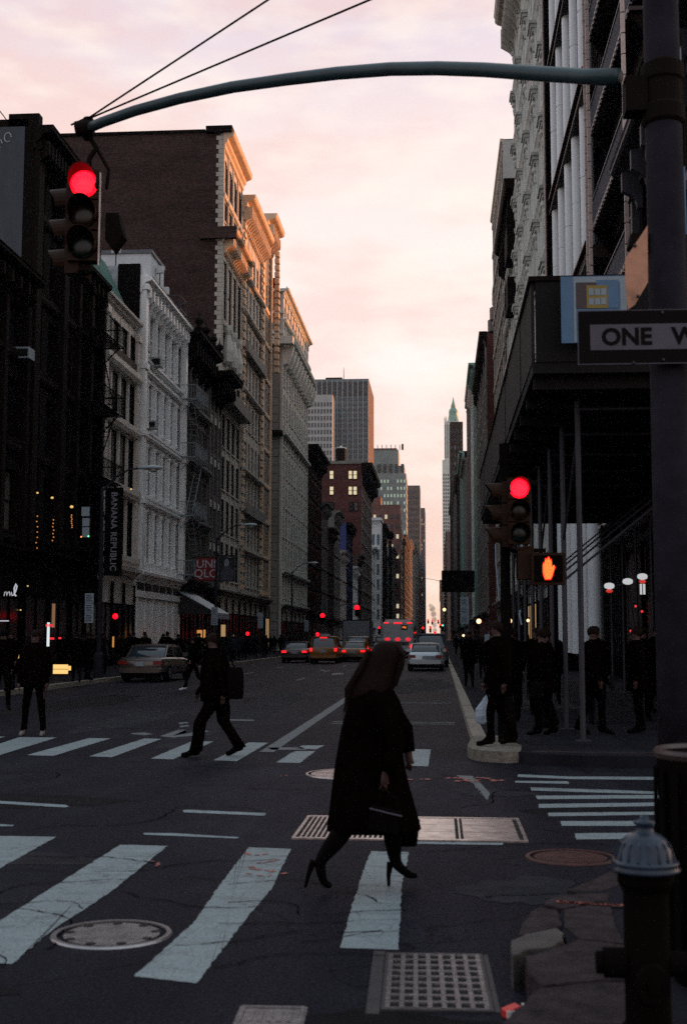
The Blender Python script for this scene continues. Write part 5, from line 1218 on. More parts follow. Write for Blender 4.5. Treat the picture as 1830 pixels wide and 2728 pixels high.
# pale plate and strips standing in for bright sky and reflections right of the pole
q1 = AY(1786, 150, 12); 
BS = thing('sky_gap_plate', 'pale plate standing in for sky behind the pole at the top right', 'street sign', (AY(1800, 150, 12)[0], 12.2, AY(1800, 190, 12)[1]))
MB().prism([(-.05, 0), (.09, 0), (.09, .36)], 0, .01, 'y').build('plate', wht_p, BS)
MB().tube((.1, .05, -.9), (.1, .05, .5), .02, n=6).build('post', dark_iron, BS)
MB().box(-.02, .02, 0, .01, -1.0, -.35).box(.07, .1, 0, .01, -1.6, -.9).build('strip', blue_p, BS)

# ================================================================== far corner signal pole
q = AY(1382, 1301, 18.9); zc = q[1]
FP = thing('signal_pole', 'dark signal pole on the far right corner below the shed edge', 'signal pole', (1.02, 19.25, .15))
MB().lathe([(.14, 0), (.14, .5), (.08, .7), (.075, 4.6)], n=12).build('shaft', black_iron, FP)
MB().box(-.05, .62, -.04, .04, 2.9, 2.96).box(-.05, .5, -.04, .04, 3.95, 4.02).build('bracket', dark_iron, FP)
FS = thing('traffic_signal', 'red traffic signal with side-facing visors on the far right corner pole', 'traffic light', (q[0], 18.9, zc))
signal_head(FS, 0, 0, 0, .98, .05, 0, dots=True)
signal_head(FS, -.26, .26, -.04, .98, -PI / 2, 9)
q = AY(1460, 1515, 18.8)
PS = thing('pedestrian_signal', 'pedestrian signal with glowing orange raised hand on the far right corner', 'pedestrian signal', (q[0], 18.8, q[1]))
MB().box(-.25, .25, 0, .2, -.24, .24).build('housing', yellow_housing, PS)
MB().box(-.21, .21, -.012, 0, -.2, .2).build('face', black_iron, PS)
hp = [(-.055, -.17), (.03, -.17), (.06, -.12), (.085, -.03), (.105, .02), (.085, .06), (.055, .02), (.052, .12), (.038, .155), (.024, .12), (.018, .175), (.002, .185), (-.012, .175), (-.02, .145), (-.036, .165), (-.052, .15), (-.058, .09), (-.075, .1), (-.088, .06), (-.09, -.05), (-.075, -.12)]
MB().prism(hp, -.02, -.013, 'y').build('hand', HANDG, PS)['label'] = 'raised hand symbol'
def inside(x, y, P):
    c = False; j = len(P) - 1
    for i in range(len(P)):
        if ((P[i][1] > y) != (P[j][1] > y)) and x < (P[j][0] - P[i][0]) * (y - P[i][1]) / (P[j][1] - P[i][1]) + P[i][0]: c = not c
        j = i
    return c
d = MB()
for i in range(-9, 9):
    for j in range(-14, 15):
        x, z = i * .0125 + .004, j * .0135
        if inside(x, z, [(a * .88, b * .9) for a, b in hp]): d.box(x - .0042, x + .0042, -.026, -.021, z - .0048, z + .0048)
d.build('led_dot', glow('amber led', (1.0, .30, .045), 1.7), PS, kind='stuff')
PS2 = thing('pedestrian_signal', 'yellow-brown pedestrian signal turned away, left of the glowing hand', 'pedestrian signal', (AY(1400, 1500, 18.9)[0], 18.9, AY(1400, 1500, 18.9)[1]))
MB().box(-.12, .12, 0, .4, -.24, .24).build('housing', yellow_housing, PS2); MB().prism([(-.14, .2), (.12, .24), (.12, .27), (-.14, .24)], -.01, .41, 'y').build('hood', yellow_housing, PS2); MB().box(-.124, -.12, .03, .37, -.2, .2).build('face', black_iron, PS2)

# ================================================================== fire hydrant
HY = thing('fire_hydrant', 'black hydrant with silver-blue ribbed bonnet at the bottom right in front of the pole', 'fire hydrant', (AY(1716, 2250, 5.2)[0], 5.2, .15)); HY.scale = (.86, .86, 1.0)
silver = mat('silver blue hydrant paint', (.016, .028, .048), .34, .5, 14, spec=.35)
MB().lathe([(.13, 0), (.13, .05), (.105, .07), (.105, .58), (.13, .62), (.13, .655)], n=24).build('barrel', black_iron, HY)
g = MB(); g.lathe([(.155, .455), (.165, .47), (.155, .485), (.15, .50), (.158, .51), (.148, .525), (.135, .53), (.125, .60), (.10, .66), (.075, .69), (.05, .70), (.042, .72), (.035, .74), (.05, .76), (.05, .775), (.02, .785), (.02, .81), (0.001, .812)], n=28); o_ = g.build('bonnet', silver, HY, (0, 0, .379), smooth=True); o_.scale = (1, 1, .62)
rib = MB().prism([(.126, .535), (.142, .535), (.118, .64), (.10, .655)], -.006, .006, 'y').mesh('rib', silver)
for i in range(16): link('rib', rib, HY, (0, 0, .379), rot=(0, 0, 2 * PI * i / 16), scale=(1, 1, .62))
g = MB(); g.tube((-.1, 0, .30), (-.20, 0, .30), .06, n=14).tube((-.2, 0, .30), (-.235, 0, .30), .045, n=8); g.build('outlet_cap', black_iron, HY)
g = MB(); g.tube((.1, 0, .30), (.18, 0, .30), .05, n=14); g.build('outlet_cap', black_iron, HY)
g = MB(); g.tube((0, -.1, .25), (0, -.17, .25), .075, n=16).tube((0, -.17, .25), (0, -.20, .25), .03, n=5); g.build('outlet_cap', black_iron, HY)
# trash bin by the right edge
TB = thing('litter_bin', 'black round litter bin with a pink highlight coloured into its rim at the right edge', 'litter bin', (AY(1748, 1993, 6.1)[0] + .30, 6.1, .15)); TB.scale = (1, 1, (AY(1748, 1993, 6.1)[1] - .15) / .875)
MB().lathe([(.24, 0), (.27, .1), (.30, .85)], n=28).build('drum', black_iron, TB); MB().lathe([(.305, .84), (.315, .86), (.305, .875), (.28, .86)], n=32, cap=False).build('rim', mat('pink bin rim highlight', (.05, .032, .03), .4, .2, 8), TB)  # pink highlight is put into the rim colour
sl = MB().box(.303, .315, -.02, .02, .08, .8).mesh('slat', black_iron)
for i in range(20): link('slat', sl, TB, rot=(0, 0, 2 * PI * i / 20))

# ================================================================== lamps, signs
def street_lamp(x, y, h, armL, label, d=1, lit=False):
    t = thing('street_lamp', label, 'street lamp', (x, y, .15))
    MB().lathe([(.2, 0), (.2, .9), (.11, 1.0), (.09, 4), (.06, h)], n=10).build('pole', pole_paint, t)
    MB().path([(0, 0, h - .15), (armL * .35 * d, 0, h + .42), (armL * .7 * d, 0, h + .72), (armL * d, 0, h + .78)], [.045, .04, .035, .035], 7).build('arm', pole_paint, t)
    hd = MB().loft([[(armL * d + d * u, math.cos(2 * PI * k / 12) * w, h + .78 + zc_ + math.sin(2 * PI * k / 12) * hh) for k in range(12)] for u, w, hh, zc_ in ((-.1, .04, .04, 0), (.15, .11, .07, 0.01), (.45, .17, .10, .02), (.75, .16, .09, .01), (.88, .08, .05, 0), (.9, .01, .01, 0))])
    ob_ = hd.build('lamp_head', mat('lamp head grey', (.30, .36, .39), .4, .1, 4), t, smooth=True)
    MB().ball((armL * d + d * .55, 0, h + .70), (.17, .12, .10), 10, 6).build('lens', WHITE_L if lit else mat('lamp lens', (.3, .3, .28), .2, 0), t)
    return t
street_lamp(-13.35, 48.2, 7.5, 1.5, 'grey cobra-head street lamp nearest on the left pavement, before the white facade')
street_lamp(-13.3, 73.5, 7.5, 1.55, 'second cobra-head street lamp on the left, before the tall brick building')
street_lamp(1.1, 240, 12.2, 6.0, 'distant street lamp silhouetted in the sky slot reaching left from the right side', d=-1)
street_lamp(-13.3, 112, 7.5, 1.5, 'third cobra-head street lamp on the left, before the grey stone block')
grey_txt = mat('sign print', (.03, .04, .06), .6, 0)
def parking_sign(x, y, z, w, h, label, rows=2, post=False):
    t = thing('parking_sign', label, 'parking sign', (x, y, z))
    ph = h / rows
    for r in range(rows):
        o = MB().box(0, w, 0, .006, r * ph + .01, (r + 1) * ph - .01).build('plate', sign_pale, t)
        g = MB()
        for k in range(4): g.box(w * .12, w * (.85 - .15 * (k % 2)), -.003, 0, r * ph + ph * (.18 + .18 * k), r * ph + ph * (.18 + .18 * k) + .035)
        g.build('printed_lines', grey_txt, o)
    if post: MB().tube((w / 2, .04, -z + .15), (w / 2, .04, h + .1), .03, n=6).build('post', galv, t)
    return t
def at(px, py, Y): return AY(px, py, Y)
a, b = at(227, 1660, 48), at(252, 1580, 48); parking_sign(a[0], 47.95, a[1], b[0] - a[0], b[1] - a[1], 'pale parking sign pair on the nearest left street lamp', 3)
a, b = at(563, 1666, 72), at(581, 1617, 72); parking_sign(a[0], 72, a[1], b[0] - a[0], b[1] - a[1], 'pale parking sign below the red shop banner', 2, True)
a, b = at(687, 1674, 88), at(701, 1632, 88); parking_sign(a[0], 88, a[1], b[0] - a[0], b[1] - a[1], 'pale parking sign in front of the carved limestone block', 2, True)
a, b = at(811, 1682, 118), at(822, 1652, 118); parking_sign(a[0], 118, a[1], b[0] - a[0], b[1] - a[1], 'small pale sign at the end of the left kerb, above the taxis', 2, True)
a, b = at(1226, 1662, 62), at(1248, 1590, 62); parking_sign(a[0], 62, a[1], b[0] - a[0], b[1] - a[1], 'pale blue parking sign stack on the right kerb beside the parked silver car', 3, True)
a, b = at(206, 1371, 47), at(228, 1346, 47)
t = thing('sign_cluster', 'pale square sign over a pedestrian signal with tiny green lamp beside the lamp post', 'street sign', (a[0], 47.6, a[1]))
MB().box(0, b[0] - a[0], 0, .02, 0, b[1] - a[1]).build('square_plate', sign_pale, t)
MB().box(.02, .34, 0, .2, -.85, -.05).build('signal_box', dark_iron, t); MB().box(.05, .33, -.01, -.001, -.83, -.44).build('face', sign_pale, t); MB().box(.05, .33, -.01, -.001, -.40, -.08).build('face', sign_pale, t)
MB().ball((.31, -.03, -.80), .03, 6, 4).build('lamp', glow('green lamp', (.1, 1, .3), 3), t); MB().ball((.02, -.03, -.82), .03, 6, 4).build('lamp', glow('amber lamp', (1, .3, .08), 2), t)
MB().box(.3, .75, .05, .09, -.3, -.25).box(.3, .75, .05, .09, -.8, -.75).build('bracket', dark_iron, t)

# shop banners
def banner(x0, z0, w, h, Y, mt_, txt, lab, size, tm, rot=0, line=1.0, sp=1.0, arms=True):
    t = thing('shop_banner', lab, 'banner', (x0, Y, z0))
    MB().box(0, w, -.02, .02, 0, h).build('cloth', mt_, t)
    MB().tube((-.3, 0, 0), (w, 0, 0), .03, n=6).tube((-.3, 0, h), (w, 0, h), .03, n=6).build('pole', dark_iron, t)
    if txt: 
        link('lettering', text_mesh(txt, size, tm, .003, sp, 'CENTER', .006, line), t, (w / 2, -.03, h / 2), rot=(PI / 2, rot, 0))
    return t
a, b = at(277, 1532, 62), at(330, 1300, 62)
banner(a[0], a[1], b[0] - a[0], b[1] - a[1], 62, sign_black, 'BANANA REPUBLIC', 'tall black banner with vertical BANANA REPUBLIC lettering left of the white facade', .44, mat('pale banner print', (.30, .29, .33), .7, 0), rot=PI / 2, sp=1.07)
a, b = at(522, 1547, 84), at(578, 1485, 84)
banner(a[0], a[1], b[0] - a[0], b[1] - a[1], 84, mat('deep red cloth', (.16, .012, .014), .7, .1, 4), 'UNI\nQLO', 'square deep red shop banner with white UNIQLO letters', .80, mat('lilac white print', (.42, .40, .46), .7, 0), line=.82)
a, b = at(584, 1548, 86), at(626, 1480, 86)
t = banner(a[0], a[1], b[0] - a[0], b[1] - a[1], 86, mat('black printed cloth', (.015, .014, .017), .7, .1, 4), '', 'black banner printed with a pale standing figure, right of the red banner', 1, None)
w, h = b[0] - a[0], b[1] - a[1]
fg = mat('grey blue figure print', (.055, .06, .085), .7, .3, 2); fp = mat('pale figure print', (.2, .24, .28), .7, .2, 2)
MB().prism([(w * .1, .05), (w * .92, .05), (w * .95, h * .4), (w * .7, h * .55), (w * .3, h * .55), (w * .08, h * .35)], -.028, -.022, 'y').build('printed_figure', fg, t)
MB().prism([(w * .36, h * .58), (w * .6, h * .56), (w * .66, h * .72), (w * .55, h * .88), (w * .38, h * .84), (w * .32, h * .7)], -.028, -.022, 'y').build('printed_figure', fp, t)
MB().prism([(w * .5, h * .93), (w * .8, h * .92), (w * .8, h * .95), (w * .5, h * .96)], -.028, -.022, 'y').build('printed_figure', fp, t)
# white awning by the red banner
AW = thing('shop_awning', 'pale sloping shop awning below the red banner', 'awning', (-17.9, 84.6, 3.3))
MB().prism([(0, 1.6), (2.6, .1), (2.6, 0), (0, 1.5)], 0, 5.5, 'y').build('canopy', sign_pale, AW); MB().prism([(0, .0), (2.6, -.0), (2.6, .1), (0, 1.5)], -.03, 0, 'y').build('side_flap', mat('dark awning side', (.02, .018, .02), .8), AW); MB().box(2.58, 2.62, 0, 5.5, -.3, .0).build('valance', sign_pale, AW)
# script shop sign at left
t = thing('script_sign', 'small glowing white cursive shop sign at the far left', 'shop sign', (at(12, 1585, 46)[0], 46, at(12, 1588, 46)[1]))
sp = [(0, .0), (.03, .2), (.1, .22), (.14, .02), (.2, .2), (.27, .22), (.3, .02), (.38, .2), (.42, .02), (.5, .05), (.6, .25), (.66, .5), (.6, .62), (.52, .4), (.54, .1), (.62, .0)]
MB().path([(x * .75 - .0, 0, z * .75) for x, z in sp], [.012 + .02 * (i / 15) for i in range(16)], 6).build('script_tube', glow('cool white neon', (.75, .78, .85), .6), t)
# lit display and slatted lit box at the shops on the left
t = thing('lit_step_box', 'glowing yellow slatted box light at pavement level on the left', 'light box', (at(142, 1795, 44)[0], 44, at(142, 1795, 44)[1]))
a, b = at(142, 1795, 44), at(181, 1769, 44); w, h = b[0] - a[0], b[1] - a[1]
yg = glow('yellow diffuser', (1, .62, .20), 1.05); sm_ = MB().box(0, w / 20 * .8, 0, .1, 0, h / 2 - .02).mesh('slat', yg)
for i in range(20):
    for j in range(2): link('slat', sm_, t, (i * w / 20, i * -.0, j * h / 2))
MB().box(-.05, w + .02, .12, .3, -.06, h + .04).build('case', dark_iron, t); MB().box(w + .03, w + .1, 0, .1, h * .35, h * .8).build('side_lamp', yg, t)
def lit_thing(name, lab, cat, px, py, Y, w, h, m_, shape='box'):
    q_ = at(px, py, Y); t = thing(name, lab, cat, (q_[0], Y, q_[1]))
    if shape == 'box': MB().box(-w / 2, w / 2, 0, .05, -h / 2, h / 2).build('lamp', m_, t)
    else: MB().ball((0, 0, 0), (w / 2, w / 2, h / 2), 8, 6).build('lamp', m_, t)
    MB().box(-w * .6, w * .6, .06, .12, h / 2, h / 2 + .04).build('bracket', black_iron, t)
    return t
lit_thing('shop_neon', 'tall thin white lit strip in the shop window at left', 'neon light', 129, 1690, 46, .09, .9, glow('white strip', (.8, .9, .9), .9))
lit_thing('shop_neon', 'red lit bar over the white strip in the shop window at left', 'neon light', 133, 1666, 46, .3, .09, glow('red neon', (1, .03, .05), .9))
lit_thing('shop_neon', 'small red lit sign low in the shop window at left', 'neon light', 139, 1701, 46, .16, .08, glow('red neon', (1, .03, .05), .9))
lit_thing('shop_neon', 'tiny red light right of the low red sign at left', 'neon light', 160, 1700, 46, .1, .07, glow('red neon', (1, .03, .05), .9))
lit_thing('shop_neon', 'brownish lit panel above the red bar in the shop window at left', 'light panel', 143, 1640, 46, .11, .9, glow('tan panel', (.5, .26, .13), .4))
lit_thing('shop_lamp', 'yellow lit shop corner low at the far left', 'lamp', 54, 1748, 46, .2, .16, glow('warm lamp', (1, .62, .2), .9))
lit_thing('shop_neon', 'thin white tube above the doorway at the left edge', 'neon light', 12, 1654, 47, .35, .04, glow('white tube', (.7, .72, .8), .7))
for px, py, w_ in ((101, 1313, .08), (140, 1326, .1), (192, 1350, .12), (56, 1625, .06), (75, 1561, .06), (350, 1303, .07)):
    lit_thing('wall_lamp', {101: 'leftmost small warm wall lamp on the dark left fronts', 140: 'second small warm wall lamp on the dark left fronts', 192: 'brightest warm wall lamp on the dark left fronts', 56: 'tiny white lamp below the cursive sign', 75: 'tiny white lamp above the cursive sign', 350: 'tiny white lamp beside the black banner'}[px], 'lamp', px, py, 52, w_ * 1.3, w_, glow('warm lamp', (1, .62, .3), 2.5), 'ball')
for px, z0_, z1_ in ((192, 1372, 1405), (142, 1385, 1440), (98, 1375, 1460)):
    q_ = at(px, z1_, 52.0); q2 = at(px, z0_, 52.0)
    t = thing('lamp_chain', {192: 'dim amber string lights under the brightest left wall lamp', 142: 'dim amber string lights under the second left wall lamp', 98: 'dim amber string lights under the leftmost wall lamp'}[px], 'string lights', (q_[0], 52, q_[1]))
    for i in range(7): MB().ball((rnd.uniform(-.03, .03), 0, (q2[1] - q_[1]) * i / 6), .028, 5, 4).build('bulb', glow('amber bulb', (1, .35, .08), .8), t)
lit_thing('shop_window_light', 'amber lit window bars below the pale awning', 'window light', 532, 1696, 80, .34, .85, lit_shop)
lit_thing('shop_window_light', 'narrow amber lit bar beside the amber window under the awning', 'window light', 545, 1693, 80, .12, .75, lit_shop)
lit_thing('shop_window_light', 'orange lit doorway right of the pale awning', 'window light', 595, 1680, 84, .3, .8, lit_dim)
lit_thing('shop_window_light', 'thin orange doorway light between the parking signs', 'window light', 621, 1700, 90, .12, .5, lit_dim)
lit_thing('shop_window_light', 'faint yellow doorway light left of the parked car', 'window light', 302, 1710, 52, .06, .45, lit_shop)
# side-facing red signals at the far kerbs
def small_signal(px, py, Y, lab, r=.15, mt_=None, arm=None):
    q_ = at(px, py, Y); t = thing('traffic_signal', lab, 'traffic light', (q_[0], Y, q_[1]))
    g = MB(); g.box(-.18, .18, .02, .22, -.9, .2); g.build('housing', dark_iron, t)
    for i in range(3):
        MB().loft([[(rr * math.cos(2 * PI * k / 14), -yy, rr * math.sin(2 * PI * k / 14) - i * .35) for k in range(14)] for rr, yy in ((r, 0), (r * .7, .05), (.002, .07))]).build('lens', (mt_ or RED) if i == 0 else black_iron, t)
    return t
small_signal(308, 1642, 58, 'tiny round red signal above the parked brown car', .13)
small_signal(660, 1688, 92, 'small red signal on the left kerb before the stone block', .13)
small_signal(846, 1690, 117, 'red signal low at the kerb above the minivan taxi', .17)
s1 = small_signal(859, 1640, 131, 'left red signal of the pair hung over the second crossing', .24); s2 = small_signal(951, 1619, 131, 'right red signal of the pair hung over the second crossing', .27)
t = thing('mast_arm_pole', 'thin distant signal mast reaching over the second crossing from the left', 'signal pole', (-13.4, 131.2, .15))
MB().lathe([(.2, 0), (.12, 1), (.1, 6.2)], n=8).build('shaft', dark_iron, t)
q_ = at(953, 1606, 131.2); MB().path([(0, 0, 4.0), (1.8, 0, 4.7), (4.0, 0, 5.1), (q_[0] + 13.4, 0, q_[1] - .15)], .05, 6).build('mast_arm', galv, t)
for px, py, Y, w in ((1140, 1652, 330, 'first'), (1151, 1654, 300, 'second'), (1167, 1653, 360, 'third'), (1126, 1673, 230, 'fourth'), (1146, 1671, 210, 'fifth'), (1158, 1686, 180, 'sixth'), (1172, 1665, 400, 'seventh'), (1010, 1672, 160, 'eighth')):
    small_signal(px, py, Y, {'first': 'leftmost high red signal at the foot of the sky slot', 'second': 'red signal next to the leftmost one at the foot of the sky slot', 'third': 'red signal right of the steam at the foot of the sky slot', 'fourth': 'red signal just right of the bus roof', 'fifth': 'large red signal right of the bus, over the parked van',
                             'sixth': 'red signal just above the parked van roof', 'seventh': 'red signal nearest the green light', 'eighth': 'red signal left of the bus roof'}[w], .0021 * Y * (.55 if Y > 250 else .62) / 1.0 * .7)
small_signal(1179, 1666, 190, 'tiny green signal right of the red cluster at the end of the street', .12, glow('green signal', (.1, 1, .6), 2.5))
# warm lamps under the right shed
for px, py, Y, r, w in ((1275, 1655, 40, .08, 'largest warm round lamp under the far end of the shed'), (1356, 1654, 32, .07, 'middle warm lamp under the shed'), (1406, 1653, 28, .035, 'small warm lamp under the shed near the corner'),
                     (1183, 1624, 90, .12, 'high warm lamp just right of the sky slot'), (1438, 1554, 21, .025, 'pinpoint white lamp just under the glowing hand'), (1234, 1693, 60, .06, 'tiny white lamp among the people on the right')):
    lit_thing('shed_lamp', w, 'lamp', px, py, Y, r * 2, r * 2, WHITE_L, 'ball')
# paper lanterns on a string
LN = thing('lantern_string', 'cable strung across the dark shopfront with white and red lanterns', 'string lights', (0, 24, 0))
P3 = [at(1600, 1568, 24), at(1622, 1566, 24), at(1675, 1550, 24), at(1710, 1535, 24), at(1745, 1530, 24)]
MB().path([(p_[0], 0, p_[1]) for p_ in P3], .008, 5).build('cable', galv, LN)
def lantern(px, py, lab, red=True, tall=False):
    q_ = at(px, py, 24); t = thing('paper_lantern', lab, 'lantern', (q_[0], 24, q_[1]), group=None)
    wl = glow('white lantern paper', (.85, .86, .88), .6); rl = glow('red lantern paper', (.9, .05, .03), .6)
    MB().lathe([(.03, -.06), (.085, -.04), (.10, 0), (.085, .04), (.03, .06)], n=12).build('white_shade', wl, t)
    if red: MB().lathe([(.03, -.13), (.06, -.11), (.07, -.09), (.03, -.062)], n=10).build('red_shade', rl, t)
    if tall: MB().box(-.05, -.01, 0, .02, -.34, -.14).box(.01, .05, 0, .02, -.34, -.14).build('tassel', wl, t)
lantern(1622, 1561, 'left lantern, white over red, on the string by the pole'); lantern(1671, 1549, 'middle plain white lantern on the string by the pole', False); lantern(1710, 1536, 'right lantern with red shade and white tassels next to the pole', True, True)
for px, py, w in ((1692, 1615, 'upper tiny red light in the shopfront under the lanterns'), (1709, 1629, 'right tiny red light in the shopfront under the lanterns'), (1679, 1681, 'lower tiny red light in the shopfront under the lanterns')): lit_thing('shop_lamp', w, 'lamp', px, py, 22, .045, .045, glow('red neon', (1, .03, .05), .9), 'ball')
# dark hanging shop sign and awning far right
t = thing('hanging_shop_sign', 'large black box sign jutting over the far right pavement beside the sky slot', 'shop sign', (at(1176, 1577, 110)[0], 110, at(1176, 1577, 110)[1]))
MB().box(0, 2.9, 0, .5, 0, 1.9).build('box', sign_black, t); MB().box(.1, 2.8, -.02, -.001, .1, 1.8).build('face', sign_black, t)
t = thing('white_shop_sign', 'small white rounded sign on the dark right pavement behind the pedestrians', 'shop sign', (at(1290, 1710, 45)[0], 45, at(1290, 1710, 45)[1]))
MB().box(0, .36, 0, .03, 0, .28).build('panel', sign_pale, t); MB().box(.18, .26, -.02, -.001, .02, .2).build('dark_figure', pit, t)
# pale blue downpipes on the right
dp = mat('pale drainpipe', (.25, .36, .46), .4, .2, 3)
for (pA, pB, Y, w) in (((1320, 1450), (1330, 1600), 30, 'upper length of pale drainpipe right of the far parking sign'), ((1340, 1638), (1351, 1765), 27, 'lower pale drainpipe behind the pedestrian with the bag'), ((1385, 1625), (1389, 1665), 27, 'short pale pipe right of the lower drainpipe')):
    a, b = at(*pA, Y), at(*pB, Y); o = MB().path([(a[0], Y, a[1]), ((a[0] * 2 + b[0]) / 3 - .02, Y, (a[1] * 2 + b[1]) / 3), (b[0], Y, b[1])], .022, 8).build('drainpipe', dp); tag(o, w, 'pipe')
# overhead cable at top left
a, b = at(0, 295, 52), at(28, 332, 54); 
o = MB().path([(a[0] - 2, 52, a[1] + 2.2), (a[0], 52, a[1]), (b[0], 54, b[1])], .025, 5).build('roof_cable', dark_iron); tag(o, 'thin cable sloping down to the grey rendered wall at the top left', 'cable')
# ================================================================== vehicles: built facing +y, rear bumper at y=0, centred on x
def sup(w, zb, zt, n=16, e=.28):
    """rounded rectangle ring in the xz plane"""
    r = []
    for k in range(n):
        a = 2 * PI * k / n + PI / n; c, s = math.cos(a), math.sin(a)
        r.append((w * math.copysign(abs(c) ** e, c), (zb + zt) / 2 + (zt - zb) / 2 * math.copysign(abs(s) ** e, s)))
    return r
def vehicle(name, label, cat, loc, rz, paintm, kind='sedan', roofm=None, tail=TAIL, plate_txt=None, group=None, two_tone=None):
    t = thing(name, label, cat, loc, rz, group)
    if kind == 'sedan':
        Ln, W2, belt, H, sec = 4.9, .92, .93, 1.43, [(0, .80, .38, .80), (.06, .88, .30, .90), (.25, .91, .26, .955), (1.0, .92, .24, .975), (3.2, .92, .24, .93), (4.2, .90, .26, .84), (4.75, .84, .28, .72), (4.9, .74, .34, .62)]
        gh = [(.75, .80, .93, .95), (1.35, .70, .93, H - .05), (1.6, .66, .93, H), (2.6, .66, .93, H), (2.9, .68, .93, H - .05), (3.65, .80, .93, .96)]
        glass_rng = None
    elif kind == 'van':
        Ln, W2, belt, H = 4.7, .94, 1.0, 1.78
        sec = [(0, .86, .36, 1.02), (.08, .92, .30, 1.06), (.5, .94, .27, 1.06), (3.4, .94, .27, 1.02), (4.1, .92, .28, .92), (4.6, .84, .3, .78), (4.7, .74, .36, .66)]
        gh = [(.06, .84, 1.0, 1.04), (.30, .76, 1.0, H - .06), (.6, .72, 1.0, H), (2.6, .72, 1.0, H), (3.0, .74, 1.0, H - .08), (3.9, .84, 1.0, 1.04)]
    elif kind == 'suv':
        Ln, W2, belt, H = 4.9, 1.0, 1.1, 1.95
        sec = [(0, .92, .45, 1.10), (.08, .98, .40, 1.15), (.5, 1.0, .38, 1.15), (3.6, 1.0, .38, 1.12), (4.6, .96, .4, 1.05), (4.9, .9, .45, .9)]
        gh = [(.05, .9, 1.1, 1.14), (.22, .84, 1.1, H - .06), (.5, .80, 1.1, H), (3.0, .80, 1.1, H), (3.2, .82, 1.1, H - .08), (3.8, .9, 1.1, 1.14)]
    MB().loft([[(x, y, z) for x, z in sup(w, a, b)] for y, w, a, b in sec]).build('body', paintm, t, smooth=True)
    # greenhouse glass and roof skin
    MB().loft([[(x, y, z) for x, z in sup(w, a, b, e=.35)] for y, w, a, b in gh]).build('windows', car_glass, t, smooth=True)
    rf = MB(); y0, y1 = gh[1][0] - .02, gh[-2][0] + .02; wr = gh[2][1]
    rf.loft([[(x * wr, y, z) for x, z in [(-1.0, H - .09), (-.93, H - .015), (-.5, H + .02), (.5, H + .02), (.93, H - .015), (1.0, H - .09), (.9, H - .06), (-.9, H - .06)]] for y in (y0, y0 + .15, (y0 + y1) / 2, y1 - .15, y1)])
    rf.build('roof', roofm or paintm, t, smooth=False)
    for sx in (-1, 1):   # pillars
        pl = MB()
        for (ya, wa, za), (yb, wb_, zb) in (((gh[0][0], gh[0][1], gh[0][3] - .02), (gh[1][0], gh[1][1], gh[1][3])), ((gh[-1][0], gh[-1][1], gh[-1][3] - .02), (gh[-2][0], gh[-2][1], gh[-2][3])), ((2.1, gh[0][1] * 1.0, belt), (2.1, gh[2][1], H - .05))):
            pl.path([(sx * (wa - .035), ya, za), (sx * (wb_ - .0), yb, zb)], .045, 6)
        pl.build('pillar', paintm, t)
        MB().box(*sorted((sx * (W2 - .05), sx * (W2 + .16))), 3.0, 3.1, belt + .02, belt + .18).build('mirror', paintm, t)
    for sx in (-1, 1):
        for y in (.95, Ln - .95):
            r = .33 if kind != 'suv' else .39
            w_ = MB().loft([[(sx * (W2 - .22) + sx * u, y + math.cos(2 * PI * k / 18) * r * q, r + math.sin(2 * PI * k / 18) * r * q) for k in range(18)] for u, q in ((0, .95), (.02, 1), (.2, 1), (.225, .93), (.225, .66))]).build('wheel', rubber, t)
            MB().tube((sx * (W2 - .0), y, r), (sx * (W2 + .012), y, r), r * .62, n=14).build('rim', chrome, w_)
        tz = belt - .16
        if kind == 'van': tb = (sx * .80, .14, .16, .98)
        if kind == 'sedan': lx0, lx1 = sorted((sx * .52, sx * .86)); MB().box(lx0, lx1, -.03, .06, .68, .82).build('tail_light', tail, t)
        elif kind == 'van': lx0, lx1 = sorted((sx * .72, sx * .90)); MB().box(lx0, lx1, -.02, .08, .80, 1.02).build('tail_light', tail, t)
        else: lx0, lx1 = sorted((sx * .82, sx * .97)); MB().box(lx0, lx1, -.02, .08, .85, 1.15).build('tail_light', tail, t)
        hx0, hx1 = sorted((sx * .5, sx * .8)); MB().box(hx0, hx1, Ln - .12, Ln - .02, .58, .70).build('headlight', galv, t)
    MB().loft([[(x, y, z) for x, z in sup(w, .36, .56)] for y, w in ((-.10, .80), (-.06, .88), (.2, .93))]).build('bumper', two_tone or paintm, t)
    pz = .62 if kind == 'sedan' else .74
    pl = MB().box(-.16, .16, -.05, -.03, pz, pz + .15).build('licence_plate', sign_pale, t)
    if kind != 'sedan': pass
    MB().box(-.75, .75, .0, .3, .16, .3).build('undertray', rubber, t)
    return t
silver_paint = mat('silver car paint', (.38, .44, .48), .28, .05, 3, metal=.55, spec=.6)
brown_paint = mat('dark bronze car paint', (.10, .085, .08), .22, .05, 3, metal=.6, spec=.7)
taxi_paint = mat('taxi yellow paint', (.20, .078, .008), .35, .1, 3, spec=.6)
black_paint = mat('black car paint', (.012, .012, .014), .2, 0, spec=.6)
grey_paint = mat('grey van paint', (.12, .13, .15), .35, .1, 3, metal=.3)
c = vehicle('parked_sedan', 'dark bronze sedan parked at the left kerb near the street lamp', 'car', (-11.45, 47.2, 0), -.05, brown_paint, 'sedan', tail=TAIL_OFF)
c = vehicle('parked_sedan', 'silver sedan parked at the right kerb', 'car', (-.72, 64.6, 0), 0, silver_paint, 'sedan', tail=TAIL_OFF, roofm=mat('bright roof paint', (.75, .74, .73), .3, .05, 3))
vehicle('parked_van', 'dark grey van with split rear doors parked behind the silver sedan', 'van', (-.45, 74.5, 0), 0, grey_paint, 'suv', tail=TAIL_OFF)
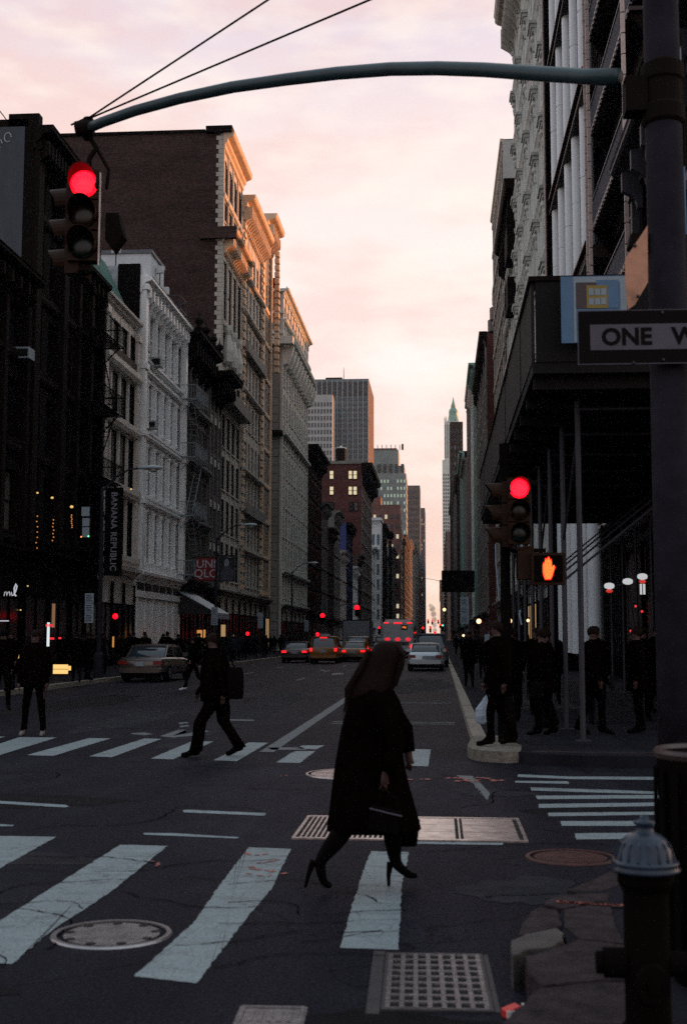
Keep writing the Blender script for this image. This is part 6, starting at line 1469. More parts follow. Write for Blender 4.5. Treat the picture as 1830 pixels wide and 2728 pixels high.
tx = vehicle('taxi', 'yellow minivan taxi with glowing brake lights in the left lanes', 'taxi', (-7.6, 81.5, 0), 0, taxi_paint, 'van')
def brake(t, z, w=.2, y=.3): MB().box(-w, w, y - .03, y, z, z + .07).build('brake_light', TAIL, t)
brake(tx, 1.66, .25, .2); MB().box(-.3, .3, 1.4, 1.6, 1.8, 1.95).build('roof_sign', sign_pale, tx)
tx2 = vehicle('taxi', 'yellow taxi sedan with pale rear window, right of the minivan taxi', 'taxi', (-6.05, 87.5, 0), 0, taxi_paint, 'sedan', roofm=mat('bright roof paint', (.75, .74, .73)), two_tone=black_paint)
brake(tx2, 1.0, .14, 1.0); MB().box(-.3, .3, 1.9, 2.1, 1.46, 1.6).build('roof_sign', sign_pale, tx2)
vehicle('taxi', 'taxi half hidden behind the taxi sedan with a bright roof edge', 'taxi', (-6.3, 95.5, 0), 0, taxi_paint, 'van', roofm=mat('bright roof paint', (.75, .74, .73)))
vehicle('black_car', 'black car with red tail lights in the leftmost lane', 'car', (-9.75, 83.5, 0), 0, black_paint, 'sedan')
vehicle('black_car', 'dark car between the taxi sedan and the bus with a single red light showing', 'car', (-4.3, 93.5, 0), 0, black_paint, 'sedan')
for i, (x, y, lab) in enumerate(((-2.9, 125, 'dark car just past the bus'), (-.6, 150, 'dark car beyond the bus nearest the right kerb'), (-3.4, 165, 'second dark car in the queue beyond the bus'), (-.5, 185, 'dark van far down the right lane'), (-3.3, 210, 'third dark car in the far queue'),
                            (-1.0, 245, 'tiny dark car at the end of the far queue'), (-6.4, 140, 'dark car beyond the box truck'), (-9.4, 118, 'dark car left of the box truck'), (-2.9, 290, 'farthest tiny car with red lights'))):
    vehicle('distant_car', lab, 'car', (x, y, 0), 0, black_paint if i % 2 else grey_paint, 'van' if i % 3 == 0 else 'sedan')
# city bus seen from behind
B_ = thing('city_bus', 'grey-white city bus with three red lamps and an orange route number, seen from behind', 'bus', (-3.42, 103, 0))
bus_w = mat('bus off white', (.40, .42, .44), .4, .1, 2)
MB().loft([[(x, y, z) for x, z in sup(1.29 if 0 < y < 12 else 1.2, .35, 3.02 if 0 < y < 12 else 2.95, e=.16)] for y in (0, .12, 11.9, 12)]).build('body', bus_w, B_, smooth=False)
MB().box(-1.05, 1.05, .1, 11.5, 3.0, 3.2).build('roof_pod', mat('bus roof white', (.6, .58, .57), .4, .1, 2), B_)
MB().box(.28, .78, -.03, .0, 2.35, 2.72).build('route_display', sign_black, B_)
link('lettering', text_mesh('M6', .26, glow('orange route', (1, .22, .04), 1.6), .004), B_, (.53, -.04, 2.53), rot=(PI / 2, 0, 0))
for x in (-.85, 0, .85): MB().ball((x, -.01, 1.55), (.24, .05, .16), 12, 6).build('rear_lamp', glow('pink red lamp', (1, .03, .06), .75), B_)
for x in (-.95, .95): MB().box(x - .2, x + .2, -.03, 0, 2.86, 2.95).build('marker_lamp', TAIL, B_)
MB().box(-.35, .35, -.03, 0, 2.84, 2.94).build('marker_lamp', TAIL, B_)
for z in range(5): MB().box(-.9, .9, -.03, -.0, 1.08 + z * .06, 1.11 + z * .06).build('grille_slat', rubber, B_)
for s_ in (-1, 1):
    MB().ball((s_ * 1.12, -.02, .95), (.16, .06, .2), 10, 6).build('tail_light', TAIL, B_); 
    for y in (2.2, 9.2): MB().tube((s_ * 1.0, y, .5), (s_ * 1.3, y, .5), .5, n=16).build('wheel', rubber, B_)
    MB().box(*sorted((s_ * 1.292, s_ * 1.30)), .5, 11.5, 1.5, 2.5).build('side_windows', car_glass, B_)
MB().box(-1.2, 1.2, -.06, .1, .36, .6).build('bumper', rubber, B_)
# box truck
T_ = thing('box_truck', 'grey box truck stopped behind the taxis, left of the bus', 'truck', (-7.45, 112, 0))
MB().box(-1.22, 1.22, 0, 5.5, .95, 3.25).build('cargo_box', mat('truck box grey', (.16, .18, .2), .6, .15, 1), T_)
MB().box(-1.26, 1.26, -.03, .05, 3.2, 3.3).box(-1.26, -1.2, -.03, .04, .95, 3.2).box(1.2, 1.26, -.03, .04, .95, 3.2).build('box_frame', dark_iron, T_)
sl_ = MB().box(-1.18, 1.18, -.02, 0, .01, .27).mesh('door_slat', MATS['truck box grey'])
for i in range(8): link('door_slat', sl_, T_, (0, 0, 1.0 + i * .275))
MB().box(-1.05, 1.05, 5.6, 7.2, .7, 2.4).build('cab', black_paint, T_)
for s_ in (-1, 1):
    for y in (1.2, 6.3): MB().tube((s_ * .8, y, .45), (s_ * 1.15, y, .45), .45, n=16).build('wheel', rubber, T_)
    MB().box(*sorted((s_ * .8, s_ * 1.1)), -.02, .04, .72, .88).build('tail_light', TAIL, T_)
MB().box(-1.2, 1.2, 0, .1, .5, .7).build('bumper', rubber, T_)
# white van parked by the roof cluster, and a truck at the far left lane
# ================================================================== people
def skin_body(J, E_, root, name='body'):
    """J: joint -> (x, y, z, r). Skeleton -> skin -> subdivision -> plain mesh, one continuous surface"""
    ks = list(J); idx = {k: i for i, k in enumerate(ks)}
    me = bpy.data.meshes.new('tmp'); me.from_pydata([J[k][:3] for k in ks], [(idx[a], idx[b]) for a, b in E_], [])
    o = bpy.data.objects.new('tmp', me); COL.objects.link(o)
    md = o.modifiers.new('s', 'SKIN'); md.use_smooth_shade = True
    sv = me.skin_vertices[0].data
    for k in ks:
        r = J[k][3]; sv[idx[k]].radius = r if isinstance(r, tuple) else (r, r)
    sv[idx[root]].use_root = True
    sb = o.modifiers.new('d', 'SUBSURF'); sb.levels = 1; sb.render_levels = 1
    dg = bpy.context.evaluated_depsgraph_get(); r = bpy.data.meshes.new_from_object(o.evaluated_get(dg)); r.name = name
    bpy.data.objects.remove(o); bpy.data.meshes.remove(me)
    r.polygons.foreach_set('use_smooth', [True] * len(r.polygons))
    return r
def person_joints(lf=.25, rf=-.25, lk=.05, rk=.10, la=-.2, ra=.25, lean=.03, bend=.0, coat=0.0, lh=0.0, rh=0.0, w=1.0, elb=.10, splay=.0):
    """faces +x, feet at z=0, about 1.78 m tall; lf/rf: foot x, la/ra: hand x, lh/rh: heel lift"""
    J = {}
    hz = .93
    J['pelvis'] = (0, 0, hz, (.145 * w, .12 * w)); J['waist'] = (lean * .4, 0, 1.10, (.14 * w, .105 * w)); J['chest'] = (lean * .8, 0, 1.30, (.165 * w, .12 * w)); J['shoulders'] = (lean, 0, 1.43, (.13 * w, .095 * w))
    J['neck'] = (lean * 1.15 + .005, 0, 1.53, .055); J['head'] = (lean * 1.3 + .02 + bend * .4, 0, 1.615 - bend * .05, .085); J['crown'] = (lean * 1.4 + .015 + bend * .7, 0, 1.72 - bend * .12, .075)
    E_ = [('pelvis', 'waist'), ('waist', 'chest'), ('chest', 'shoulders'), ('shoulders', 'neck'), ('neck', 'head'), ('head', 'crown')]
    for s, f, kx, a, n, lift in ((1, lf, lk, la, 'l', lh), (-1, rf, rk, ra, 'r', rh)):
        y = s * .095; yf = y + s * splay
        J[n + 'hip'] = (0, y, .86, .10 * w); J[n + 'knee'] = (f * .5 + kx, y + s * splay * .5, .49, .068 * w); J[n + 'ankle'] = (f - .04, yf, .10 + lift, .048); J[n + 'ball'] = (f + .10, yf + s * .01, .035 + lift * .25, .042); J[n + 'toe'] = (f + .18, yf + s * .01, .03, .032); J[n + 'heel'] = (f - .085, yf, .04 + lift, .036)
        E_ += [('pelvis', n + 'hip'), (n + 'hip', n + 'knee'), (n + 'knee', n + 'ankle'), (n + 'ankle', n + 'ball'), (n + 'ball', n + 'toe'), (n + 'ankle', n + 'heel')]
        sx = lean
        J[n + 'sho'] = (sx, s * .19 * w, 1.41, .062 * w); J[n + 'elb'] = (sx + a * .45 - elb * .4, s * .235 * w, 1.13, .050 * w); J[n + 'wri'] = (sx + a + .02, s * .23 * w, .90 + abs(a) * .12, .032); J[n + 'palm'] = (sx + a + .045, s * .225 * w, .83 + abs(a) * .12, .034)
        E_ += [('shoulders', n + 'sho'), (n + 'sho', n + 'elb'), (n + 'elb', n + 'wri'), (n + 'wri', n + 'palm')]
        for q, (dx, dy, L) in enumerate(((.022, 0, .072), (.008, .0, .08), (-.008, .0, .075), (-.022, .0, .058))):
            J[n + 'f%d' % q] = (sx + a + .045 + dx, s * .225 * w - s * .006, .80 + abs(a) * .12 - L * .45, .010); J[n + 'g%d' % q] = (sx + a + .055 + dx, s * .225 * w - s * .02, .80 + abs(a) * .12 - L, .009)
            E_ += [(n + 'palm', n + 'f%d' % q), (n + 'f%d' % q, n + 'g%d' % q)]
        J[n + 'th'] = (sx + a + .085, s * .20 * w, .80 + abs(a) * .12, .011); E_ += [(n + 'palm', n + 'th')]
    return J, E_
def paint_body(me, top, legs, shoe, hands, zt=.92, face=True):
    me.materials.clear()
    for m_ in (top, legs, shoe, skin): me.materials.append(m_)
    for p_ in me.polygons:
        c = p_.center
        if c.z > 1.53: p_.material_index = 3
        elif c.z < .085: p_.material_index = 2
        elif c.z < zt and (abs(c.y) < .17 or c.z < .62): p_.material_index = 1
        elif .62 < c.z < hands and abs(c.y) > .165: p_.material_index = 3
        else: p_.material_index = 0
    return me
def head_parts(t, hx, hz, hair='short', s=1.0, hat=None):
    g = MB(); g.prism([(hx + .085, hz - .01), (hx + .115, hz - .045), (hx + .085, hz - .05)], -.014, .014, 'y'); g.build('nose', skin, t)
    if hair == 'short': MB().ball((hx - .020 + rnd.uniform(-.005, .01), 0, hz + .045), (.098, .078, .088 + rnd.uniform(-.01, .012)), 12, 8).build('hair', hair_m, t, smooth=True)
    elif hair == 'long':
        MB().loft([[(hx - .02 - d + math.cos(2 * PI * k / 14) * a, math.sin(2 * PI * k / 14) * b, z) for k in range(14)] for z, a, b, d in ((hz + .14, .02, .02, 0), (hz + .12, .075, .07, 0), (hz + .05, .105, .092, .005), (hz - .05, .09, .10, .025), (hz - .16, .08, .11, .05), (hz - .26, .06, .10, .07), (hz - .34, .02, .05, .08))]).build('hair', hair_m, t, smooth=True)
    elif hair == 'cap': MB().ball((hx - .005, 0, hz + .05), (.112, .092, .09), 12, 8).build('cap', cloth_blue, t, smooth=True)
POSES = {}
def proto(key, **k):
    J, E_ = person_joints(**k); me = skin_body(J, E_, 'pelvis'); POSES[key] = (me, J); return me
proto('stride', lf=.30, rf=-.30, lk=.07, rk=.06, la=-.22, ra=.24, lean=.04, rh=.06)
proto('step', lf=.16, rf=-.18, lk=.06, rk=.08, la=-.12, ra=.14, lean=.02, rh=.05)
proto('stand', lf=.02, rf=-.02, lk=.01, rk=.01, la=.0, ra=.05, lean=0.0)
proto('apart', lf=.03, rf=-.03, lk=.01, rk=.01, la=.05, ra=.1, lean=0.0, splay=.07)
proto('stout', lf=.1, rf=-.1, lk=.03, rk=.05, la=.0, ra=.1, lean=0.02, w=1.2, rh=.02)
_body = {}
def person(label, x, y, rz, pose='step', top=cloth_dark, legs=cloth_dark, shoe=leather, hair='short', s=1.0, z=0.15, coat=False, group=None, extra=None):
    t = thing('person', label, 'person', (x, y, z), rz, group); t.scale = (s, s, s)
    key = (pose, top.name, legs.name, shoe.name)
    if key not in _body: _body[key] = paint_body(POSES[pose][0].copy(), top, legs, shoe, .86)
    link('body', _body[key], t)
    J = POSES[pose][1]; head_parts(t, J['head'][0], J['head'][2], hair)
    if coat:
        lx = J['shoulders'][0]
        MB().loft([[(lx * f + math.cos(2 * PI * k / 14) * a, math.sin(2 * PI * k / 14) * b, zz) for k in range(14)] for zz, a, b, f in ((1.47, .08, .10, 1), (1.42, .125, .20, 1), (1.3, .145, .20, 1), (1.1, .145, .19, .6), (.9, .17, .205, .2), (.72, .19, .22, 0), (.70, .18, .21, 0))]).build('coat', top, t, smooth=True)
    if coat and rnd.random() < .5: MB().path([(lx + .06, .10, 1.42), (lx + .02, 0, 1.46 + .02), (lx + .06, -.10, 1.42), (lx - .06, -.09, 1.45), (lx - .06, .09, 1.45), (lx + .06, .10, 1.42)], .03, 6).build('scarf', rnd.choice((cloth_grey, cloth_brown, cloth_blue)), t, smooth=True)
    if rnd.random() < .35:
        MB().loft([[(math.copysign(abs(math.cos(2 * PI * k / 12)) ** .6, math.cos(2 * PI * k / 12)) * .12 * f, .27 + .05 * math.sin(2 * PI * k / 12) * f, z_) for k in range(12)] for z_, f in ((.62, .8), (.66, 1), (.84, 1), (.88, .8))]).build('carried_bag', rnd.choice((leather, cloth_grey, cloth_brown)), t)
    return t
# crossing man with shoulder bag, walking left
mx_ = AY(577, 1850, 18.2)[0]
M1 = person('man in dark clothes striding left over the far crosswalk with a shoulder bag', mx_, 18.2, PI, 'stride', cloth_dark, cloth_dark, leather, 'short', 1.03, 0.0)
g = MB(); g.loft([[(x, y, z) for x, y in ((-.10, -.30), (.14, -.32), (.15, -.20), (-.10, -.18))] for z in (.60,)] + [[(x, y, z) for x, y in ((-.16, -.31), (.16, -.33), (.18, -.19), (-.16, -.17))] for z in (.66, .86)] + [[(x, y, z) for x, y in ((-.13, -.28), (.13, -.30), (.14, -.21), (-.13, -.19))] for z in (.96,)])
def bag_at(x, y, z, w, d, h, lab, rz=0, mt_=leather, strap=None):
    t = thing('shoulder_bag', lab, 'bag', (x, y, z), rz)
    MB().loft([[(math.copysign(abs(math.cos(2 * PI * k / 16 + .2)) ** .8, math.cos(2 * PI * k / 16 + .2)) * w / 2 * f, math.copysign(abs(math.sin(2 * PI * k / 16 + .2)) ** .5, math.sin(2 * PI * k / 16 + .2)) * d / 2 * f, h * q) for k in range(16)] for q, f in ((0, .8), (.06, .95), (.4, 1.0), (.8, .95), (.97, .8), (1, .7))]).build('pouch', mt_, t, smooth=True)
    if strap: MB().path(strap, .014, 6).build('strap', mt_, t)
    return t
bq = AY(632, 1862, 18.05)
bag_at(bq[0] - .03, 18.02, bq[1], .26, .14, .46, 'dark satchel hanging behind the crossing man', 0, leather, [(.0, 0, .44), (-.12, .05, .68), (-.3, .15, .95)])
MB().loft([[(.02 * 1 + math.cos(2 * PI * k / 14) * a, math.sin(2 * PI * k / 14) * b, zz) for k in range(14)] for zz, a, b in ((1.50, .09, .12), (1.44, .16, .23), (1.3, .21, .24), (1.1, .22, .23), (.92, .215, .22), (.80, .215, .22), (.78, .2, .20))]).build('jacket', cloth_dark, M1, smooth=True)
for sgn, f in ((1, .30), (-1, -.30)):  # loose trousers
    MB().loft([[(cx_ + math.cos(2 * PI * k / 12) * r, sgn * .10 + math.sin(2 * PI * k / 12) * r * .9, zz) for k in range(12)] for cx_, zz, r in ((0.0, .90, .125), (f * .25, .7, .112), (f * .5 + .06, .49, .093), (f * .78, .28, .088), (f - .03, .085 + (0.05 if sgn < 0 else 0), .095))]).build('trouser_leg', cloth_dark, M1, smooth=True)
# standing man at left
sx_ = AY(92, 1850, 21.7)[0]
M2 = person('man in dark clothes standing with feet apart at the left end of the far crosswalk', sx_, 21.7, -PI / 2 + .1, 'apart', cloth_dark, cloth_dark, mat('grey shoes', (.16, .14, .13), .7), 'short', 1.07, 0.0)
MB().loft([[(.02 + math.cos(2 * PI * k / 14) * a, math.sin(2 * PI * k / 14) * b, zz) for k in range(14)] for zz, a, b in ((1.50, .09, .13), (1.44, .14, .25), (1.3, .17, .26), (1.1, .17, .25), (.92, .18, .24), (.82, .18, .24), (.80, .17, .22))]).build('jacket', cloth_dark, M2, smooth=True)
# partial person at the left edge with blue cap
q = G(5, 1890, .15); person('person with blue cap cut by the left picture edge', q[0], q[1], -PI / 2 + .5, 'stride', cloth_dark, cloth_dark, leather, 'cap', 1.0, .15)
# right corner man with plastic bag, facing left
q = AY(1330, 1900, 18.6)
M3 = person('man in long dark coat waiting on the far right corner kerb, holding a plastic bag', q[0], 18.6, PI, 'step', cloth_dark, cloth_dark, leather, 'short', 1.04, .165, coat=True)
q = AY(1284, 1932, 18.9)
pl_ = mat('thin plastic bag', (.30, .38, .46), .3, .3, 9, spec=.6)
t = thing('plastic_bag', 'pale blue plastic bag hanging beside the waiting man on the right corner', 'bag', (q[0], 19.2, q[1]))
MB().loft([[((math.cos(2 * PI * k / 12) * w + cxx) + rnd.uniform(-.01, .01), math.sin(2 * PI * k / 12) * w * .6 + rnd.uniform(-.01, .01), z) for k in range(12)] for z, w, cxx in ((0, .05, .0), (.03, .085, 0), (.12, .10, 0), (.22, .095, .01), (.30, .07, .03), (.38, .03, .06), (.43, .012, .075))]).build('pouch', pl_, t)
MB().path([(.075, 0, .42), (.10, 0, .50), (.12, 0, .42)], .008, 5).build('handle', pl_, t)
# the group beside and behind him under the shed
right_people = [(1.35, 31.5, PI / 2 + .2, 'stride', 'walker with dark coat passing the ribbed pavement grating', 0), (.95, 40.5, -PI / 2, 'step', 'slim person in dark clothes near the right kerb behind the walker', 1),
    (1.9, 22.2, PI, 'stout', 'bulky dark figure behind the man with the plastic bag', 1), (2.9, 23.5, -PI / 2, 'stand', 'dark figure standing under the shed right of the bulky one', 1)]
for x, y, rz, ps, lab, c_ in right_people: person(lab, x, y, rz, ps, cloth_dark, cloth_blue, leather, 'short', rnd.uniform(.96, 1.04), .155, coat=bool(c_))
ORD = ('nearest second third fourth fifth sixth seventh eighth ninth tenth eleventh twelfth thirteenth fourteenth fifteenth sixteenth seventeenth eighteenth nineteenth twentieth '
       'twenty-first twenty-second twenty-third twenty-fourth twenty-fifth twenty-sixth twenty-seventh twenty-eighth twenty-ninth thirtieth thirty-first thirty-second thirty-third thirty-fourth thirty-fifth thirty-sixth '
       'thirty-seventh thirty-eighth thirty-ninth fortieth forty-first forty-second forty-third forty-fourth forty-fifth forty-sixth').split()
for i, (x, y, rz, ps, lab) in enumerate(((1.7, 20.6, 2.6, 'stout', 'bulky dark figure just behind the man with the plastic bag'), (2.5, 20.9, -.4, 'step', 'dark figure at the shed corner left of the nearest shed leg'), (1.35, 24.0, 1.7, 'step', 'dark figure between the kerb and the shed legs behind the corner pole'),
        (2.0, 26.0, -1.6, 'stout', 'broad dark figure farther under the shed behind the signal pole'), (3.3, 21.2, 3.0, 'stand', 'dark figure right of the nearest shed leg'), (3.9, 24.4, 1.2, 'stout', 'dark figure below the lanterns'), (1.7, 28.5, 1.6, 'step', 'dark walker near the ribbed pavement grating'), (2.7, 30.0, -1.6, 'step', 'dark figure deep under the shed beside the grating'), (4.4, 22.0, 2.0, 'stand', 'dark figure next to the mast pole in the shopfront shade'), (4.6, 27.0, -1.0, 'stout', 'broad dark figure deep in the shopfront shade'))):
    person(lab, x, y, rz, ps, cloth_dark, cloth_dark, leather, 'short', rnd.uniform(.97, 1.06), .16, coat=True, group='people under the near end of the shed')
tops = [cloth_dark, cloth_blue, cloth_brown, cloth_dark, cloth_grey]
for i in range(16):
    y = 44 + i * 4.6 + rnd.uniform(-1.5, 1.5); x = rnd.uniform(1.1, 4.6)
    person(ORD[i] + ' dark pedestrian from the near end of the crowd beyond the shed at right', x, y, rnd.choice((PI / 2, -PI / 2)) + rnd.uniform(-.3, .3), rnd.choice(('step', 'stride', 'stand', 'stout')), rnd.choice(tops[:4]), rnd.choice(tops[:3]), leather, rnd.choice(('short', 'long', 'short')), rnd.uniform(.92, 1.05), .16, coat=rnd.random() < .6, group='crowd on the right pavement')
for i in range(46):
    y = 50 + i * 1.75 + rnd.uniform(-1, 1); x = rnd.uniform(-16.9, -13.4)
    person(ORD[i] + ' dark pedestrian from the near end of the crowd on the left pavement', x, y, rnd.choice((PI / 2, -PI / 2)) + rnd.uniform(-.3, .3), rnd.choice(('step', 'stride', 'stand', 'stout')), rnd.choice(tops), rnd.choice(tops[:3]), leather, rnd.choice(('short', 'long', 'short', 'cap')), rnd.uniform(.92, 1.05), .155, coat=rnd.random() < .6, group='crowd on the left pavement')
for px, Y, lab, tp in ((355, 52, 'pedestrian right behind the parked bronze car, leftmost of three', cloth_dark), (385, 53, 'middle pedestrian behind the parked bronze car', cloth_brown), (445, 51.5, 'broad pedestrian right of the parked bronze car', cloth_dark)):
    person(lab, AY(px, 1750, Y)[0], Y, PI / 2, 'stout', tp, cloth_dark, leather, 'short', 1.04, .15, coat=True)
person('person in pale trainers walking left of the crossing man', AY(510, 1800, 40)[0], 40.5, PI, 'stride', cloth_dark, cloth_dark, mat('white trainers', (.4, .45, .5), .6), 'short', 1.0, 0.0)
for px, Y, lab, ps in ((205, 43, 'dark figure walking on the left pavement before the lamp post', 'step'), (30, 36, 'dark figure at the left behind the capped person', 'stand'), (235, 45, 'dark figure beside the nearest left lamp post', 'stand')):
    person(lab, AY(px, 1780, Y)[0], Y, rnd.uniform(-2, 2), ps, cloth_dark, cloth_blue, leather, 'short', 1.0, .155, coat=True)

# ------------------------------------------------------------------ the woman in the foreground, walking right
YW = 8.85
def WX(px, py): q = AY(px, py, YW); return q
WO = thing('person', 'long-haired woman in a long dark coat and heeled boots striding right over the near crosswalk', 'person', (WX(985, 2340)[0], YW, 0))
ox = WO.location.x
def P_(px, py, y=0.0, r=.03): q = WX(px, py); return (q[0] - ox, y, max(q[1], .02), r)
J = {'pelvis': P_(985, 2010, 0, (.14, .12)), 'waist': P_(990, 1955, 0, (.125, .10)), 'chest': P_(1000, 1890, 0, (.135, .11)), 'shoulders': P_(1006, 1850, 0, (.10, .085)), 'neck': P_(1022, 1808, 0, .048), 'head': P_(1036, 1775, 0, .078), 'crown': P_(1040, 1735, 0, .066),
     'lhip': P_(985, 2040, .09, .095), 'lknee': P_(1038, 2165, .09, .085), 'lcalf': P_(1044, 2235, .09, .074), 'lankle': P_(1052, 2308, .09, .045), 'lball': P_(1088, 2338, .09, .030), 'ltoe': P_(1112, 2340, .09, .018),
     'rhip': P_(975, 2040, -.09, .095), 'rknee': P_(940, 2170, -.12, .085), 'rcalf': P_(900, 2230, -.14, .076), 'rankle': P_(855, 2286, -.16, .045), 'rball': P_(868, 2340, -.16, .030), 'rtoe': P_(890, 2350, -.16, .018),
     'rsho': P_(1000, 1862, -.16, .055), 'relb': P_(1062, 1970, -.21, .045), 'rwri': P_(1030, 2048, -.24, .028), 'rpalm': P_(1022, 2068, -.24, .030),
     'lsho': P_(1012, 1862, .16, .055), 'lelb': P_(1075, 1950, .2, .045), 'lwri': P_(1085, 2010, .18, .028), 'lpalm': P_(1084, 2030, .18, .030)}
E_ = [('pelvis', 'waist'), ('waist', 'chest'), ('chest', 'shoulders'), ('shoulders', 'neck'), ('neck', 'head'), ('head', 'crown')]
for n in 'lr': E_ += [('pelvis', n + 'hip'), (n + 'hip', n + 'knee'), (n + 'knee', n + 'calf'), (n + 'calf', n + 'ankle'), (n + 'ankle', n + 'ball'), (n + 'ball', n + 'toe'), ('shoulders', n + 'sho'), (n + 'sho', n + 'elb'), (n + 'elb', n + 'wri'), (n + 'wri', n + 'palm')]
for n in 'lr':
    p0 = J[n + 'palm']
    for q in range(4):
        J[n + 'f%d' % q] = (p0[0] + .03 - q * .012, p0[1] + .01, p0[2] - .05, .009); J[n + 'g%d' % q] = (p0[0] + .015 - q * .012, p0[1] + .03, p0[2] - .085 + .006 * q, .008)
        E_ += [(n + 'palm', n + 'f%d' % q), (n + 'f%d' % q, n + 'g%d' % q)]
    J[n + 'th'] = (p0[0] + .045, p0[1] + .02, p0[2] - .03, .010); E_.append((n + 'palm', n + 'th'))
me = skin_body(J, E_, 'pelvis'); me.materials.clear()
for m_ in (cloth_dark, leather, skin): me.materials.append(m_)
hd = Vector(J['head'][:3])
for p_ in me.polygons:
    c = p_.center
    p_.material_index = 2 if (c - hd).length < .14 or (min((c - Vector(J['rpalm'][:3])).length, (c - Vector(J['lpalm'][:3])).length) < .08) else (1 if c.z < .42 else 0)
link('body', me, WO)
# heels
for hp_, an in (((1034, 2349), 'lankle'), ((820, 2334), 'rankle')):
    a = J[an]; b = P_(*hp_, 0, 0); 
    tip = (b[0], a[1], .004 if an == 'lankle' else .035)
    MB().path([(a[0] - .035, a[1], a[2] + .01), ((a[0] - .05 + tip[0]) / 2, a[1], (a[2] + tip[2]) / 2), tip], [.026, .016, .010], 8).build('heel', leather, WO)
# head details
hx, hz = J['head'][0], J['head'][2]
MB().prism([(hx + .07, hz + .015), (hx + .112, hz - .022), (hx + .072, hz - .03)], -.013, .013, 'y').build('nose', skin, WO)
MB().box(hx + .068, hx + .078, -.022, .022, hz - .062, hz - .052).build('mouth', mat('lip', (.14, .04, .04), .5), WO)
for sgn in (-1, 1): MB().ball((hx + .068, sgn * .03, hz + .008), .012, 8, 5).build('eye', mat('eye', (.3, .3, .3), .3), WO)
def edge_loft(rows, name, mt_, dep, parent=WO, n=22, y0=0.0, e=.85, fold=0.0, smooth=True):
    """rows: (picture y, left x, right x, half depth)"""
    rings = []
    for j, (py, xl, xr, dp_) in enumerate(rows):
        a, b = WX(xl, py), WX(xr, py); z = (a[1] + b[1]) / 2; cx_ = (a[0] + b[0]) / 2 - ox; hw = (b[0] - a[0]) / 2
        rg = []
        for k in range(n):
            t_ = 2 * PI * k / n; c, s_ = math.cos(t_), math.sin(t_); f = 1 + fold * math.sin(5 * t_ + .4) * min(1, j / max(1, len(rows) - 1)) 
            rg.append((cx_ + math.copysign(abs(c) ** e, c) * hw * (1 if abs(c) > .9 else f), y0 + math.copysign(abs(s_) ** e, s_) * dp_ * f, z + (b[1] - a[1]) / 2 * c))
        rings.append(rg)
    return MB().loft(rings).build(name, mt_, parent, smooth=smooth)
edge_loft([(1822, 1000, 1044, .06), (1840, 950, 1050, .12), (1865, 928, 1064, .20), (1895, 922, 1076, .215), (1914, 915, 1078, .21), (1957, 906, 1075, .19), (2010, 897, 1074, .19), (2050, 890, 1080, .20), (2100, 884, 1092, .215), (2142, 879, 1104, .23), (2185, 873, 1116, .24), (2208, 870, 1122, .245), (2212, 874, 1118, .235)], 'coat', cloth_dark, .2, fold=.05)
edge_loft([(2190, 1040, 1118, .04), (2225, 1050, 1114, .045), (2258, 1062, 1110, .04), (2262, 1066, 1106, .03)], 'coat_flap', cloth_dark, .05, y0=.12)
# sleeves
for n, dy in (('r', -.0), ('l', .0)):
    a, b, c = J[n + 'sho'], J[n + 'elb'], J[n + 'wri']
    MB().path([(a[0] - .03, a[1] * .8, a[2] + .03), a[:3], tuple((a[i] + b[i]) / 2 for i in range(3)), b[:3], tuple((b[i] + c[i]) / 2 for i in range(3)), c[:3]], [.05, .078, .074, .066, .058, .052], 14).build('sleeve', cloth_dark, WO, smooth=True)
MB().path([P_(985, 1838, 0)[:3], P_(1020, 1828, 0)[:3], P_(1046, 1842, 0)[:3]], [.09, .085, .07], 12).build('collar', cloth_brown, WO, smooth=True)
edge_loft([(1707, 1022, 1040, .02), (1711, 1008, 1056, .06), (1720, 996, 1068, .085), (1737, 985, 1080, .10), (1757, 974, 1073, .105), (1775, 964, 1066, .105), (1792, 953, 1060, .11), (1812, 941, 1052, .12), (1830, 929, 1046, .13), (1850, 923, 1038, .135), (1868, 925, 1022, .12), (1880, 932, 1000, .08)], 'hair', hair_m, .1, fold=.03)
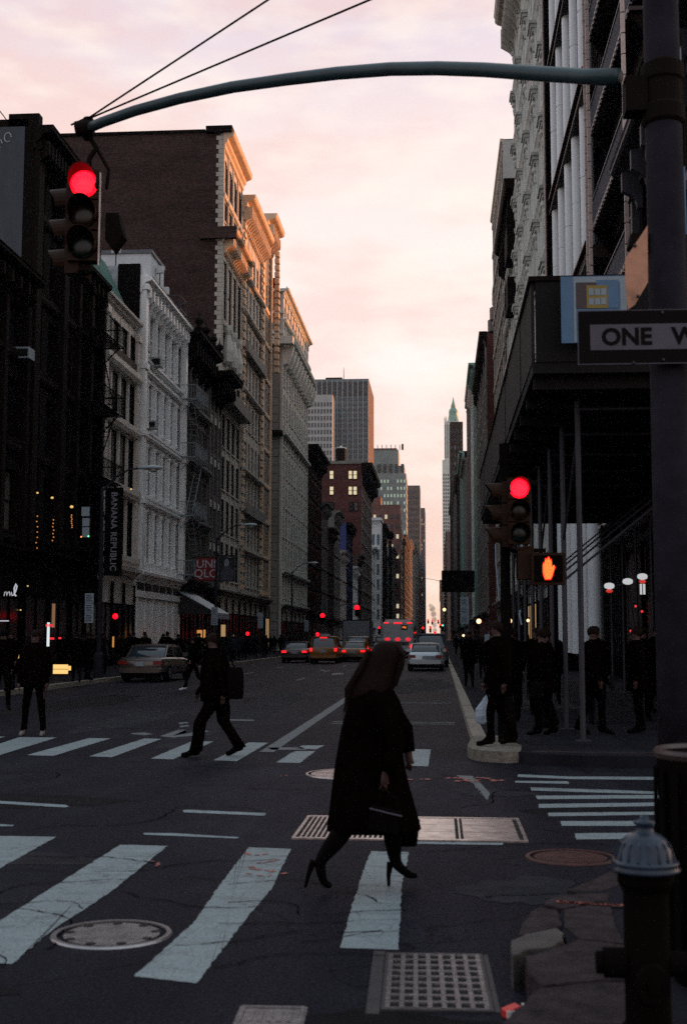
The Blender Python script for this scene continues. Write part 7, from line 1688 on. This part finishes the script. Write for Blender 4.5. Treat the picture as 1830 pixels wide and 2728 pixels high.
# strands give the hair a ragged edge
g = MB()
for i in range(90):
    t_ = i / 89; y = (t_ - .5) * .22; x0 = 985 + rnd.uniform(-8, 8); 
    g.path([P_(x0, 1738 + rnd.uniform(-5, 5), y * .6)[:3], P_(958 + rnd.uniform(-9, 8), 1790, y)[:3], P_(931 + rnd.uniform(-11, 12), 1832, y * 1.2)[:3], P_(928 + rnd.uniform(-16, 60), 1885 + rnd.uniform(-12, 34), y)[:3]], [.008, .007, .005, .001], 4)
for i in range(34):
    y = rnd.uniform(-.11, .11); g.path([P_(1050 + rnd.uniform(-6, 8), 1716, y * .5)[:3], P_(1076 + rnd.uniform(-8, 4), 1745, y)[:3], P_(1068 + rnd.uniform(-6, 6), 1775, y)[:3], P_(1052 + rnd.uniform(-8, 8), 1815 + rnd.uniform(-6, 16), y)[:3]], [.009, .010, .008, .002], 4)
g.build('hair_strands', hair_m, WO, kind='stuff')
# handbag in her near hand
pq = WX(1036, 2150)
t = thing('handbag', 'dark handbag with pale piping carried low by the long-haired woman', 'bag', (pq[0], YW - .27, pq[1]), 0)
MB().loft([[(x, y, z) for x, y in ((-.115, -.03), (.095, -.03), (.095, .03), (-.115, .03))] for z in (-.13, .0)] + [[(x, y, .03) for x, y in ((-.12, -.015), (.095, -.015), (.095, .015), (-.12, .015))]]).build('pouch', leather, t, rot=(0, .18, 0))
MB().path([(-.12, -.035, .03), (0, -.035, .002), (.1, -.035, -.02)], .005, 5).build('piping', mat('grey piping', (.07, .065, .085), .5), t)
pm_ = J['rpalm']; hz_ = pm_[2] - pq[1] - .05
MB().path([(-.08, 0, .03), (-.055, 0, hz_ * .6), (pm_[0] + ox - pq[0], .02, hz_), (.06, 0, hz_ * .55), (.07, 0, .0)], .007, 6).build('handle', leather, t)
# ================================================================== evening air
hz_m = bpy.data.materials.new('evening haze'); hz_m.use_nodes = True; t_ = hz_m.node_tree; t_.nodes.clear()
o_ = N('ShaderNodeOutputMaterial', t_); pv = N('ShaderNodeVolumePrincipled', t_)
pv.inputs['Color'].default_value = (.55, .75, .9, 1); pv.inputs['Density'].default_value = 0.00005; pv.inputs['Anisotropy'].default_value = 0.2
t_.links.new(pv.outputs[0], o_.inputs['Volume'])
HZ = MB().box(-960, 960, -260, 3080, -1.2, 300).build('haze', hz_m, kind='stuff'); tag(HZ, 'thin pale evening haze filling the air along the whole street', 'haze')
